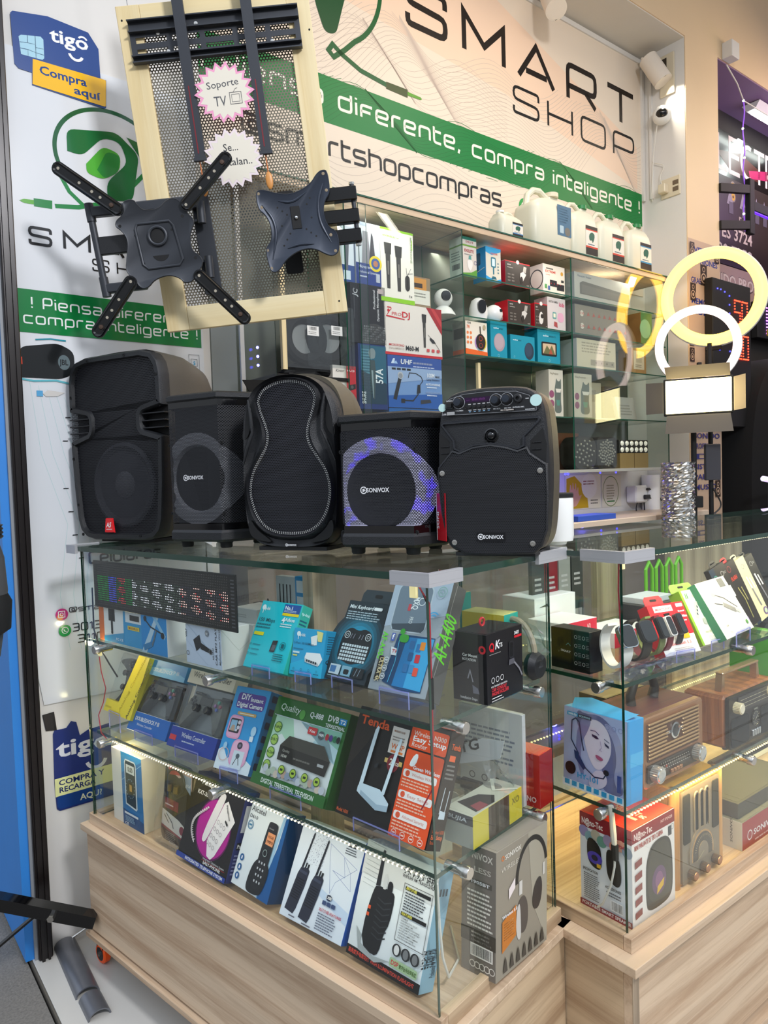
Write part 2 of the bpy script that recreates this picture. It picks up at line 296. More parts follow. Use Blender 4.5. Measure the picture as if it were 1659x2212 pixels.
class Print:
    """flat print collected as coloured polygons; coordinates in units of ux, uy metres"""
    def __init__(s, ux=1.0, uy=1.0): s.ux, s.uy = ux, uy; s.v = []; s.f = []; s.c = []; s.L = 0; s.clip = None
    def _add(s, pts, fs, col, nl=True):
        if nl: s.L += 1
        n = len(s.v); s.v += [(x, y, s.L) for x, y in pts]; s.f += [tuple(i + n for i in f) for f in fs]
        s.c += [hx(col) if isinstance(col, str) else col] * len(fs); return s
    def poly(s, pts, col, nl=True): return s._add([(x * s.ux, y * s.uy) for x, y in pts], [tuple(range(len(pts)))], col, nl)
    def rect(s, x0, y0, x1, y1, col): return s.poly([(x0, y0), (x1, y0), (x1, y1), (x0, y1)], col)
    def rr(s, x0, y0, x1, y1, r, col):
        a = s.ux / s.uy; p = rrect(x0 * s.ux, y0 * s.uy, x1 * s.ux, y1 * s.uy, r * s.uy, 4); return s._add(p, [tuple(range(len(p)))], col)
    def disc(s, x, y, r, col, ry=None, n=24, a0=0, a1=360):
        p = ell(x * s.ux, y * s.uy, r * s.uy, (ry or r) * s.uy, n, a0, a1)
        if a1 - a0 < 360: p.append((x * s.ux, y * s.uy))
        return s._add(p, [tuple(range(len(p)))], col)
    def ring(s, x, y, r, t, col, ry=None, n=28, a0=0, a1=360):
        rt = (ry or r); full = a1 - a0 >= 360; N = n if full else n + 1; pa, pb = [], []
        for i in range(N):
            a = R_(a0 + (a1 - a0) * i / n); pa.append((x * s.ux + (r) * s.uy * math.cos(a), y * s.uy + rt * s.uy * math.sin(a))); pb.append((x * s.ux + (r - t) * s.uy * math.cos(a), y * s.uy + (rt - t) * s.uy * math.sin(a)))
        return s._add(pa + pb, [(i, (i + 1) % N, (i + 1) % N + N, i + N) for i in range(N if full else N - 1)], col)
    def line(s, pts, w, col, nl=True, closed=False):
        P = [Vector((x * s.ux, y * s.uy)) for x, y in pts]; w = w * s.uy / 2; A, B = [], []
        if closed: P.append(P[0])
        for i, p in enumerate(P):
            a = P[i] - P[i - 1] if i > 0 else (P[i] - P[-2] if closed else P[1] - P[0]); b = P[i + 1] - P[i] if i < len(P) - 1 else (P[1] - P[0] if closed else a)
            a = a.normalized() if a.length > 1e-9 else Vector((1, 0)); b = b.normalized() if b.length > 1e-9 else a
            na, nb = Vector((-a.y, a.x)), Vector((-b.y, b.x)); m = na + nb
            if m.length < 1e-3: m = na
            m.normalize(); k = w / max(.35, m.dot(na)); A.append(tuple(p + m * k)); B.append(tuple(p - m * k))
        n = len(P); return s._add(A + B, [(i, i + 1, i + 1 + n, i + n) for i in range(n - 1)], col, nl)
    def text(s, t, x, y, size, col, b=1, w=None, al='l', sh=0, rot=0, xs=1, v=False):
        """size: cap height in uy units; w: fit width in ux units; v: letters turned 90 degrees clockwise"""
        pen = 0; runs = []
        for ch in t:
            if ch == ' ': pen += .29; continue
            g = GL.get((ch, b)) or GL.get(('?', b)); runs.append((g, pen)); pen += g[2]
        sz = size * s.uy / .70; sx = sz * xs
        if w: sx = w * s.ux / max(pen, .01)
        W = pen * sx; off = {'l': 0, 'c': -W / 2, 'r': -W}[al]; ca, sa = math.cos(R_(rot)), math.sin(R_(rot)); s.L += 1
        for (vs, fs, adv), px in runs:
            pts = []
            for gx, gy in vs:
                a = off + (px + gx) * sx + gy * sz * sh; c = gy * sz; pts.append((x * s.ux + a * ca - c * sa, y * s.uy + a * sa + c * ca))
            s._add(pts, fs, col, False)
        return s
    def wide(s, t, x, y, hgt, col, w=None, st=.2, gap=.42, sh=0, r=.28):
        """stroke lettering; hgt: x-height in uy units; w: total width in ux units"""
        tot = sum(WIDE[c][0] + gap for c in t) - gap; k = (w * s.ux / tot) if w else hgt * s.uy; pen = 0; s.L += 1; h = hgt * s.uy
        for c in t:
            for pl in WIDE[c][1]:
                pts = [((x * s.ux + (pen + a) * k + b * h * sh) / s.uy * 1.0, (y * s.uy + b * h) / s.uy) for a, b in pl]
                if len(pts) > 2: pts = rounded(pts, r * hgt, 3)
                ux = s.ux; s.ux = s.uy; s.line(pts, st * hgt, col, False); s.ux = ux
            pen += WIDE[c][0] + gap
        return s
    def lines(s, x0, y0, x1, y1, n, col, f=.45, seed=1):
        """rows of tiny print"""
        q = random.Random(seed); dy = (y1 - y0) / n
        for i in range(n):
            y = y1 - dy * (i + .5); x = x0; e = x0 + (x1 - x0) * (q.uniform(.55, 1) if i % 3 == 2 else q.uniform(.85, 1))
            while x < e:
                l = min(q.uniform(.05, .14) * (x1 - x0), e - x); s.poly([(x, y - dy * f / 2), (x + l, y - dy * f / 2), (x + l, y + dy * f / 2), (x, y + dy * f / 2)], col, False); x += l + .018 * (x1 - x0)
        return s
    def bars(s, x0, y0, x1, y1, col='#111', n=16, seed=3):
        q = random.Random(seed); x = x0
        while x < x1:
            l = (x1 - x0) / n * q.uniform(.25, .8); s.poly([(x, y0), (min(x + l, x1), y0), (min(x + l, x1), y1), (x, y1)], col, False); x += l + (x1 - x0) / n * q.uniform(.2, .5)
        return s
    def build(s, name, parent, M=None, mat=None, eps=.00012, off=.0002, **pr):
        """lies in the local x-z plane facing -y"""
        me = bpy.data.meshes.new(name); me.from_pydata([(x, -off - eps * min(l, 60) * (1 if s.L < 60 else 60 / s.L), y) for x, y, l in [(a, b, c if s.L < 60 else c) for a, b, c in s.v]] if s.L < 60 else [(x, -off - eps * 60 * l / s.L, y) for x, y, l in s.v], [], s.f)
        me.materials.append(mat or PRINT); ca = me.color_attributes.new('Col', 'FLOAT_COLOR', 'CORNER'); buf = []
        for f, c in zip(s.f, s.c): buf += [c[0], c[1], c[2], 1.0] * len(f)
        ca.data.foreach_set('color', buf); o = link(bpy.data.objects.new(name, me))
        if parent is not None: o.parent = parent
        if M is not None: o.matrix_local = M
        for k, v in pr.items(): o[k] = v
        return o
def Rz(a): return Matrix.Rotation(R_(a), 4, 'Z')
def T(x, y, z): return Matrix.Translation((x, y, z))
def Rx(a): return Matrix.Rotation(R_(a), 4, 'X')
def Ry(a): return Matrix.Rotation(R_(a), 4, 'Y')
def face_M(side, w, d, h):
    return {'front': F0, 'right': T(w, 0, 0) @ Rz(90), 'left': T(0, d, 0) @ Rz(-90), 'top': T(0, 0, h) @ Rx(-90)}[side]
PL={'holder':(-0.7446,1.8932,0.904,-41.8,0.0,0.1028,0.0859,0.1),'bike':(-0.5986,1.7486,0.9077,-41.8,3.0,0.0883,0.0779,0.07),'carmp3':(-0.4569,1.6277,0.9071,-41.8,3.0,0.1355,0.0754,0.06),'tp150':(-0.3078,1.5121,0.9174,-38.81,26.45,0.123,0.1444,0.03),'tp5':(-0.2013,1.4429,0.9163,-35.54,14.25,0.0837,0.092,0.05),'minikb':(-0.1267,1.3992,0.9188,-41.8,29.65,0.1069,0.1606,0.03),'mxq':(-0.0399,1.2935,0.9248,-39.03,27.49,0.1284,0.2115,0.045),'kts':(0.1149,1.2925,0.912,-41.8,4.0,0.0731,0.1086,0.115),'yellow':(-0.7795,1.9474,0.6995,-43.68,22.92,0.1487,0.1626,0.05),'dshock':(-0.6844,1.8537,0.677,-39.63,25.17,0.1705,0.185,0.04),'wctrl':(-0.5431,1.7239,0.6777,-38.94,26.19,0.1733,0.1986,0.04),'diy':(-0.3939,1.5721,0.6786,-33.49,27.71,0.1041,0.1811,0.04),'quality':(-0.2932,1.4921,0.677,-40.84,26.59,0.2157,0.1809,0.038),'tenda':(-0.1111,1.344,0.6762,-43.65,23.86,0.2259,0.1999,0.04),'meter':(-0.7556,1.8821,0.4291,-41.8,3.0,0.1526,0.1923,0.06),'cable':(-0.6209,1.7388,0.4319,-41.8,8.55,0.159,0.2114,0.04),'panaph':(-0.5098,1.6616,0.4394,-43.39,20.61,0.1952,0.1903,0.038),'alcatel':(-0.3557,1.5273,0.4437,-44.1,23.17,0.1289,0.176,0.045),'bao1':(-0.2354,1.4113,0.4416,-40.23,26.52,0.1708,0.1813,0.035),'bao2':(-0.0955,1.289,0.44,-43.09,20.54,0.1738,0.1967,0.04),'head':(0.1042,1.2529,0.4382,-41.8,4.0,0.0692,0.2112,0.175),'silver':(0.1167,1.2601,0.66,-41.8,0.0,0.0598,0.0464,0.14),'blackbox':(0.3385,1.4937,0.904,-52.15,0.0,0.0951,0.0833,0.04),'merc':(0.5676,1.4711,0.9177,25.7,27.24,0.1024,0.1104,0.03),'hub':(0.681,1.5534,0.9181,33.06,27.95,0.09,0.1269,0.03),'cabl':(0.7392,1.5681,0.9263,44.33,30.97,0.1655,0.1352,0.02),'blis1':(0.8588,1.7389,0.9108,37.85,20.0,0.0636,0.1631,0.02),'hset':(0.3549,1.4803,0.665,-52.15,3.0,0.1483,0.1625,0.057),'radio1':(0.5036,1.4273,0.662,37.85,0.0,0.2287,0.1455,0.1),'radio2':(0.759,1.6057,0.662,37.85,0.0,0.1882,0.127,0.06),'nano':(0.3781,1.4466,0.426,-52.15,0.0,0.1199,0.1918,0.15),'cath':(0.5848,1.4702,0.426,37.85,0.0,0.1962,0.2123,0.09),'sonb':(0.7942,1.6213,0.426,37.85,0.0,0.2308,0.0488,0.04)}
CB={'micL':(-0.601,0.03,2.053,0.073,0.205),'micprof':(-0.528,0.03,2.068,0.144,0.215),'greenmic':(-0.411,0.03,1.998,0.172,0.286),'bluetall':(-0.573,0.03,1.828,0.183,0.225),'shure':(-0.532,0.03,1.572,0.14,0.255),'prodj':(-0.399,0.03,1.798,0.304,0.207),'uhf':(-0.39,0.03,1.591,0.287,0.209),'kinter':(-0.652,0.03,1.579,0.106,0.153),'bulb':(0.037,0.03,2.173,0.085,0.155),'tripod':(0.179,0.03,2.174,0.096,0.134),'cam1':(0.303,0.03,2.169,0.167,0.1),'extreme':(0.564,0.03,2.175,0.161,0.119),'cam2':(0.314,0.03,1.998,0.156,0.095),'cam3':(0.498,0.03,2.004,0.092,0.098),'camera5':(0.59,0.03,2.001,0.135,0.141),'orangebox':(0.043,0.03,1.836,0.133,0.135),'pop':(0.198,0.03,1.833,0.106,0.153),'dot':(0.326,0.03,1.836,0.167,0.103),'show':(0.514,0.03,1.837,0.165,0.142),'vac':(0.799,0.03,2.155,0.474,0.137),'c10a':(0.798,0.03,1.993,0.427,0.141),'strip':(0.808,0.03,1.835,0.324,0.133),'dog':(0.776,0.03,1.577,0.147,0.216),'dog2':(0.589,0.03,1.582,0.106,0.217),'ledround1':(0.769,0.03,1.325,0.201,0.168),'ledround2':(0.969,0.03,1.322,0.194,0.167),'ledbar':(1.149,0.03,1.4,0.296,0.068),'cart':(1.163,0.03,1.318,0.275,0.08),'brown':(1.274,0.03,1.842,0.138,0.118),'green':(1.366,0.03,2.012,0.107,0.145)}
SP={'S1':(-0.7257,1.9582,1.152,-28.0,0.3488,0.5158),'S2':(-0.4261,1.6747,1.152,-28.0,0.2733,0.3589),'S3':(-0.2054,1.5617,1.152,-24.0,0.2392,0.3811),'S4':(0.0037,1.3859,1.152,-30.0,0.2267,0.2771),'S5':(0.1989,1.3269,1.152,-24.0,0.2087,0.3119)}
# ================================================================ SETTING
def pmat(name,col,rough=.6,noise=.04,ns=6,bump=.1):return mat(name,col,rough,noise=noise,nscale=ns,bump=bump)
WALLP=pmat('white_wall_paint','#dcdad6');PEACH=pmat('cream_wall_paint','#e6cba6',.6,.05,3);CEILM=pmat('ceiling_paint','#d8d2c8')
BLUE=pmat('blue_wall_paint','#2f86d8',.45,.06,9,.2);BLUED=pmat('dark_blue_paint','#1a5aa6',.5,.15,30,.4)
FRAMEB=mat('dark_steel_frame','#17100f',.3,.2,noise=.25,nscale=40);TILE=mat('pale_floor_tile','#c9c6bf',.22,noise=.05,nscale=7);GROUT=mat('tile_grout','#5c564d',.8)
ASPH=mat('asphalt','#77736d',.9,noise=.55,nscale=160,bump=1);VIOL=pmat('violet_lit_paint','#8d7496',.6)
Xi=FC.inverted()@F0
def fc_box(a,b,m,name,**k):return struct(name,MB().box(a,b),m,FC,**k)
# floor of separate tiles where they are near, in the building's direction
fl=MB().box((-.05,-3,-.04),(6.5,7,-.004));floor=struct('floor',fl,GROUT,FW)
tile_me=None
for i in range(-5,5):
    for j in range(0,8):
        x0,y0=-.045+j*.6,i*.6+.02
        t=mk('tile',MB().box((0,0,-.004),(.594,.594,0),c=.0012),TILE,floor,T(x0,y0,0))if tile_me is None else link(bpy.data.objects.new('tile',tile_me))
        if tile_me is None:tile_me=t.data
        else:t.parent=floor;t.matrix_local=T(x0,y0,0)
struct('ground',MB().box((-9,-6,-.06),(-.055,9,-.012)),ASPH,FW)
kerb=struct('kerb',MB().box((-.9,.35,-.012),(-.62,3.5,.05)),mat('yellow_kerb_paint','#b9a24a',.8,noise=.3,nscale=30),FW)
# left wall that carries the tall banner
struct('wall_left',MB().box((0,0,0),(.57,.12,4.9)),WALLP,FW)
struct('wall_entrance',MB().box((-.062,-.02,0),(-.04,3.6,3.9)),BLUE,FW)
struct('trim_1',MB().box((-.040,-.03,0),(-.032,.05,3.9)),mat('grey_edge_strip','#8f9296',.5),FW)
jb=struct('door_frame',MB().box((-.032,-.045,0),(.004,.0,3.9),c=.003).box((-.026,-.052,0),(-.018,-.045,3.9)).box((-.01,-.052,0),(-.004,-.045,3.9)),FRAMEB,FW)
# back wall and alcove
fc_box((-1.158,.27,0),(1.79,.37,3.9),WALLP,'wall_back')
struct('wall_right',MB().box((1.79,0,0),(2.15,.27,3.736)).box((1.79,.0,3.735),(2.15,.27,4.6)),[WALLP],FC)
struct('wall_pillar_face',MB().box((1.791,-.006,0),(2.151,-.001,3.736)),PEACH,FC)
struct('wall_beam',MB().box((-1.158,-.006,3.736),(7,.3,4.9)),PEACH,FC)
struct('ceiling_alcove',MB().box((-1.158,.0,3.73),(1.79,.27,3.736)),CEILM,FC)
struct('ceiling',MB().box((-1.6,-3.2,4.9),(7,0,5.0)),CEILM,FC)
# trunking along the alcove corner
tr=MB().box((-1.15,.255,3.69),(1.775,.27,3.715));struct('trim_2',tr,WALLP,FC)
struct('trim_3',MB().box((1.765,.25,2.9),(1.785,.27,3.66)).box((1.775,.2,2.9),(1.79,.215,3.66)),WALLP,FC)
# neighbouring shop beyond the pillar
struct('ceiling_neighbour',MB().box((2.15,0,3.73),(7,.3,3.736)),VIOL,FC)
struct('wall_neighbour',MB().box((2.15,.3,0),(7,.37,3.73)),mat('dark_wall','#2b2624',.7),FC)
struct('wall_unseen_end',MB().box((6.0,-3.2,0),(6.1,.3,4.9)),pmat('dim_brown_wall','#463d34',.6),FC)  # unseen end wall, added to darken what the case glass reflects
# ================================================================ GLASS CASES
def pane(name,a,b,ax,parent=None,M=None,g=None,e=None,**k):
    mb=MB().box(a,b);o=mk(name,mb,[g or GLASS,e or EDGE],parent,M,smooth=0,**k)
    i='xyz'.index(ax)
    for p in o.data.polygons:p.material_index=0 if abs(p.normal[i])>.9 else 1
    return o
def standoff(parent,p,ax,M=None):
    q=Vector(p);d={'y':Vector((0,-1,0)),'x':Vector((1,0,0)),'-x':Vector((-1,0,0))}[ax]
    mb=MB().tube([q+d*.0185,q+d*.0165,q+d*.004,q+d*.003],[.0098,.0112,.0112,.0085],24).cyl(q+d*.003,q-d*.030,.0088,20)
    return mk('shelf_standoff',mb,STEEL,parent,M)
def caster(parent,x,y,ztop):
    c=mk('caster',MB().box((x-.022,y-.022,ztop-.006),(x+.022,y+.022,ztop)).box((x-.017,y-.010,.02),(x-.013,y+.010,ztop-.004)).box((x+.013,y-.010,.02),(x+.017,y+.010,ztop-.004)),BLKM,parent)
    mk('wheel',MB().lathe([(.013,-.010),(.023,-.010),(.027,-.007),(.027,.007),(.023,.010),(.013,.010)],(x,y,.0275),'y',28),mat('orange_rubber','#ff5a14',.4),c)
    mk('hub',MB().lathe([(.0001,-.0105),(.018,-.0105),(.018,.0105),(.0001,.0105)],(x,y,.0275),'y',24).cyl((x,y-.014,.0275),(x,y+.014,.0275),.006,6,1),[BLK,STEEL],c)
    return c
def base_boards(root,x0,x1,y0,y1,zb,ov=.024):
    """wooden plinth: panels, ledges and the raised rim that holds the glass"""
    mk('front_panel',MB().box((x0,y0,zb+.02),(x1,y0+.018,.385)),OAKX,root)
    mk('end_panel',MB().box((x1-.018,y0+.0185,zb+.02),(x1,y1,.385)),OAKY,root)
    mk('end_panel',MB().box((x0,y0+.0185,zb+.02),(x0+.018,y1,.385)),OAKY,root)
    mk('back_panel',MB().box((x0+.019,y1-.018,zb+.02),(x1-.019,y1,.385)),OAKX,root)
    for z0,z1,nm in((.385,.403,'top_ledge'),(zb,zb+.014,'bottom_ledge')):
        mk(nm,MB().box((x0-ov,y0-ov,z0),(x1+ov,y1+.01,z1),c=.001),OAKX,root)
    t=.018
    mk('rim_board',MB().box((x0+.008,y0+.005,.403),(x1-.002,y0+.005+t,.4315),c=.001),OAKX,root)
    mk('rim_board',MB().box((x1-.002-t,y0+.0055+t,.403),(x1-.002,y1-.005,.4313),c=.001),OAKY,root)
    mk('rim_board',MB().box((x0+.008,y0+.0055+t,.403),(x0+.008+t,y1-.005,.4313),c=.001),OAKY,root)
    mk('rim_board',MB().box((x0+.0085+t,y1-.005-t,.403),(x1-.0025-t,y1-.005,.4313),c=.001),OAKX,root)
    mk('deck',MB().box((x0+.0085+t,y0+.0055+t,.405),(x1-.0025-t,y1-.0055-t,.4235)),OAKX,root)
def leds(parent,a,b,n,col='#ffdf9a',s=6,power=1.2,lamp=True,M=FA,name='led_strip'):
    a,b=Vector(a),Vector(b);d=(b-a)/n
    st=MB();u=d.normalized()
    st.tube([a,b],.0012,4);o=mk(name,st,mat('strip_backing','#d9d2bd',.5),parent)
    mb=MB()
    for i in range(n):
        p=a+d*(i+.5);mb.box(p-Vector((.0013,.0018,.0013)),p+Vector((.0013,.0018,.0013)))
    mk('led',mb,mat('led_'+col[1:],col,emit=col,es=s),o,kind='stuff')
    if lamp:
        l=light('strip_light','AREA',(a+b)/2+Vector((0,0,-.004)),power,hx(col),(b-a).length,.01,M=M);l.rotation_euler=(0,0,math.atan2(*(M.to_3x3()@(b-a)).yx))
caseA=thing('display_case','glass display case on oak-look base with orange wheels and five speakers on top','display case',FA)
base_boards(caseA,.048,1.243,-.020,.386,.092,.012)
pane('front_glass',(.076,-.0125,.4245),(1.2335,-.0075,1.139),'y',caseA)
pane('side_glass',(1.228,-.007,.4245),(1.233,.375,1.139),'x',caseA)
pane('side_glass',(.076,-.007,.4245),(.081,.375,1.139),'x',caseA,g=GLASS)
pane('back_glass',(.082,.370,.4245),(1.227,.374,1.139),'y',caseA)
pane('top_glass',(.058,-.030,1.1395),(1.252,.392,1.1515),'z',caseA,g=SHELFG)
pane('shelf',(.085,.004,.893),(1.224,.345,.901),'z',caseA,g=SHELFG)
pane('shelf',(.085,.004,.649),(1.224,.345,.657),'z',caseA,g=SHELFG)
for z in(.8885,.6445):
    for x in(.16,.648):standoff(caseA,(x,-.0125,z),'y')
    for y in(.059,.305):standoff(caseA,(1.2335,y,z),'x')
for(x0,x1,y0,y1)in((1.155,1.262,-.04,-.012),(1.2345,1.262,-.0115,.075)):pass
def clamp(root,polys,nm='corner_clamp'):
    mb=MB()
    for p in polys:mb.prism(p,1.133,1.1385,'z').prism(p,1.1520,1.1550,'z')
    for p in polys:mb.prism(p,1.1386,1.1519,'z')
    return mk(nm,mb,SILV,root,smooth=0)
clamp(caseA,[[(1.180,-.038),(1.260,-.038),(1.260,.05),(1.2525,.05),(1.2525,-.0305),(1.180,-.0305)]])
clamp(caseA,[[(.051,-.038),(.10,-.038),(.10,-.0305),(.0575,-.0305),(.0575,.05),(.051,.05)]])
clamp(caseA,[[(1.2525,.29),(1.260,.29),(1.260,.400),(1.17,.400),(1.17,.3925),(1.2525,.3925)]])
for x,y in((.045,.010),(1.2,.03),(.085,.34),(1.2,.34)):caster(caseA,x,y,.093)
leds(caseA,(.16,.0015,.6465),(1.2,.0015,.6465),100,'#fff0d0',2.0,.35)
wr=MB().tube([(1.2,.006,1.13),(1.226,.004,1.10),(1.226,.003,.9),(1.223,.003,.8),(1.20,.0,.76)][:5],.0014,6)
mk('wire',wr,REDW,caseA);mk('wire',MB().tube([(1.2,.009,1.13),(1.2235,.007,1.09),(1.2235,.006,.9),(1.22,.006,.78)],.0012,6),BLKW,caseA)
mk('wire_connector',MB().box((1.185,.003,1.106),(1.2,.009,1.128),c=.001),mat('milky_connector','#efe3b5',.3,emit='#ffe9a0',es=.35),caseA)  # connector is no lamp; its glow is put into the material
mk('wire_sleeve',MB().cyl((1.2255,.004,.93),(1.2255,.004,.98),.0035,10),BLKM,caseA)
mk('wire',MB().tube([(1.222,.008,.64),(1.215,.02,.56),(1.212,.03,.50),(1.2,.06,.445),(1.17,.13,.428),(1.1,.2,.426)],.0022,8),WHW,caseA)
for pts,m in(([(.12,.003,.86),(.125,.004,.82),(.145,.004,.78),(.13,.003,.74),(.10,.003,.70),(.11,.003,.655),(.15,.004,.640)],REDW),([(.1,.003,1.04),(.098,.003,.93),(.12,.003,.89),(.17,.003,.85),(.21,.004,.82)],BLKW)):
    P=[Vector(p)for p in pts];q=[]
    for i in range(len(P)-1):
        for t in(0,.33,.66):q.append(P[i].lerp(P[i+1],t))
    mk('wire',MB().tube(q+[P[-1]],.0014 if m is REDW else.002,6),m,caseA)
mk('wire_connector',MB().box((.113,.002,.862),(.127,.008,.888),c=.001),MT['milky_connector'],caseA)
light('corner_led','POINT',(.122,.02,.885),.25,(1,.86,.55),rad=.01,M=FA)
light('corner_led','POINT',(.16,.02,.64),.35,(1,.8,.45),rad=.01,M=FA)
caseB=thing('display_case','glass display case on oak-look base holding watches and vintage radios','display case',FB)
base_boards(caseB,-.024,1.7,-.024,.47,.05)
mk('corner_post',MB().box((-.0245,-.0265,.071),(-.0055,-.0245,.384)),OAKZ,caseB)
pane('front_glass',(-.004,-.0045,.4245),(1.66,.0005,1.139),'y',caseB)
pane('side_glass',(-.004,.001,.4245),(.001,.43,1.139),'x',caseB)
pane('back_glass',(.002,.425,.4245),(1.66,.43,1.139),'y',caseB)
pane('top_glass',(-.012,-.012,1.1395),(1.7,.45,1.1495),'z',caseB,g=SHELFG)
pane('shelf',(.004,.006,.893),(1.66,.40,.901),'z',caseB,g=SHELFG)
pane('shelf',(.004,.006,.650),(1.66,.40,.658),'z',caseB,g=SHELFG)
for z in(.8925,.647):
    standoff(caseB,(-.004,.046,z),'-x')
    for x in(.46,.95,1.4):standoff(caseB,(x,-.0045,z-(.0 if z>.8 else.004)),'y')
c=clamp(caseB,[[(-.0225,-.0225),(.075,-.0225),(.075,-.0125),(-.0125,-.0125),(-.0125,.075),(-.0225,.075)]])
leds(caseB,(.01,.004,.6475),(1.6,.004,.6475),150,'#ffdf94',2.5,1.8,M=FB)
leds(caseB,(.01,.38,.6475),(1.4,.38,.6475),120,'#ffe08c',3.5,1.7,M=FB)
leds(caseB,(.01,.38,.8905),(1.4,.38,.8905),120,'#ffe08c',3.5,2.0,M=FB)
leds(caseB,(.02,.002,1.137),(1.6,.002,1.137),150,'#fff0cc',1.2,3.0,M=FB)
mk('wire',MB().tube([(.004,.008,1.13),(-.0005,.007,1.08),(.0045,.006,1.0),(.004,.006,.92),(.006,.006,.885)],.0014,6),REDW,caseB)
mk('wire_connector',MB().box((.0045,.0035,1.118),(.018,.0095,1.137),c=.001),MT['milky_connector'],caseB)
mk('wire',MB().tube([(.006,.036,.66),(.01,.034,.60),(.008,.03,.57)],[.005,.006,.004],8),mat('white_sleeve','#d8d4c8',.6),caseB)
mk('wire',MB().tube([(.008,.03,.57),(.010,.033,.54),(.007,.040,.50),(.008,.06,.455),(.012,.075,.44)],.0022,8),WHW,caseB)
mk('wire_sleeve',MB().box((.004,.026,.555),(.014,.036,.585)),BLKM,caseB)
# ================================================================ SIGN ON THE BACK WALL (printed board)
def sign_lines(P,x0,x1,z0,z1,col,n,seed,w=.22,amp=9,f=.05,step=4):
    q=random.Random(seed);ph=q.uniform(0,6)
    for i in range(n):
        t=i/n;pts=[];x=x0
        while x<=x1:
            z=z0+(z1-z0)*t+amp*math.sin(f*x+ph+t*1.6)*(1-.5*t)+amp*.7*math.sin(f*1.9*x+2*t+ph*1.3)
            if z0-2<z<z1+2:pts.append((x,z))
            elif len(pts)>2:P.line(pts,w,col,False);pts=[]
            else:pts=[]
            x+=step
        if len(pts)>2:P.line(pts,w,col,False)
sg=thing('shop_sign','large wall sign with black lettering, green slogan band and cable logo above the back cabinet','sign',FC)
mk('board',MB().box((-1.155,.2635,2.34),(1.765,.2695,3.70)),mat('sign_board','#e6d6c2',.35),sg)
P=Print(.01,.01)
P.rect(-115.5,234,176.5,370,'#e6d8c6')
P.poly([(-60,370),(30,370),(172,320),(172,296),(60,318),(-60,330)],'#ecd0b8');P.L+=1
sign_lines(P,-60,176,294,330,'#c9b9ac',22,4,.2,12,.045);sign_lines(P,-100,60,296,322,'#c9b9ac',14,9,.2,10,.05)
sign_lines(P,-100,176,234,276,'#cdbfb2',16,6,.2,9,.04)
P.poly([(-115.5,275.2),(176.5,275.2),(176.5,294),(-115.5,294)],'#0f7a3a');P.L+=1
sign_lines(P,-60,176,276,293.5,'#0b6a31',16,12,.22,8,.05)
for ch,x0,x1 in(('S*',-3.0,19.5),('M*',31.5,58.5),('A*',69.5,96.5),('R*',108.5,132.5),('T*',144,169)):
    for pl in WIDE[ch][1]:
        pts=[(x0+a*(x1-x0),330.6+b*17.6)for a,b in pl];P.line(rounded(pts,3.4,3)if ch[0]in 'SR' and len(pts)>2 else pts,2.9,'#1c1512',False)
for ch,x0,x1 in(('S*',65.2,84),('H*',91.6,111.5),('O*',119.5,141),('P*',149,168.6)):
    for pl in WIDE[ch][1]:
        pts=[(x0+a*(x1-x0),311.4+b*12.6)for a,b in pl];P.line(rounded(pts,3.0,3)if ch[0]in 'SOP' and len(pts)>2 else pts,1.5,'#16181a',False)
P.wide('¡ Piensa diferente, compra inteligente !'.replace('!','!'),-101.5,282.4,5.0,'#f0ece0',w=275,st=.24,gap=.42)
P.wide('@smartshopcompras',-86.3,262.2,5.6,'#23262a',w=140.4,st=.22,gap=.34)
P.disc(71.5,265.5,4.4,'#2c9a4c');P.ring(71.5,265.5,2.6,.7,'#f0ece0');P.line([(70.2,266.8),(70.6,265.2),(72,264.4),(73,264.6)],.8,'#f0ece0')
P.wide('3001',80,261.8,5.0,'#23262a',w=26,st=.22)
GD='#0b4a26'
arc=[(-47+29*math.cos(R_(a)),340+32*math.sin(R_(a)))for a in range(60,-62,-6)]
P.line(arc+[(-38,307),(-43.5,302.6),(-46,304.5),(-43.8,307.6),(-39.5,305),(-30,301.4),(-16,299.6)],2.0,'#12592c')
P.poly([(-16.5,300.9),(-15,301),(-4.5,301.1),(-4.5,297.6),(-16.5,298)],'#3b4a20');P.poly([(-4.5,300.2),(3,300),(4,299.4),(3,298.8),(-4.5,298.6)],'#5a9a2a')
P.poly(rounded([(-52,340),(-52,322),(-47.5,311),(-42,312),(-38,325),(-33,340)],3),GD);P.poly(rounded([(-46,340),(-46,330),(-37,330),(-34,340)],2),'#3f9a35')
P.build('printed_face',sg,T(0,.2635,0),PRINT_MATTE)
# ================================================================ TALL BANNER ON THE LEFT WALL
bn=thing('wall_banner','tall white banner with green cable logo and contact lines on the left wall','banner',FW)
mk('sheet',MB().prism([(.0055,.82),(.023,.697),(.545,.697),(.545,2.50),(.0055,2.50)],-.004,-.001),mat('banner_vinyl','#dfe2e6',.22),bn)
P=Print(.01,.01);G1,G2='#0f5a2e','#15803c'
P.poly([(.6,82),(2.4,69.8),(54.4,69.8),(54.4,249.9),(.6,249.9)],'#dde0e4');P.L+=1
for k in range(9):P.line([(3+k*2.2,160-k),(5+k*3,140),(11+k*3.2,120),(8+k*3.6,100),(10+k*3,84)],.12,'#bcd6d6',False)
P.ring(28.5,226,16.4,1.15,G1,ry=14.2,n=60,a0=-10,a1=205);P.line([(12.5,221.3),(14.1,217.6),(16,214.1),(19.7,211)],1.1,G2)
P.line([(12,209.3),(18.3,210.2),(23.6,212.1),(32,217),(38,224)],1.2,G2);P.poly([(6.5,208.1),(11.2,208.3),(11.3,210.6),(6.5,210.3)],'#15803c');P.poly([(2.8,209),(4,208.5),(6.5,208.6),(6.5,209.8),(4,209.6)],'#58a82f')
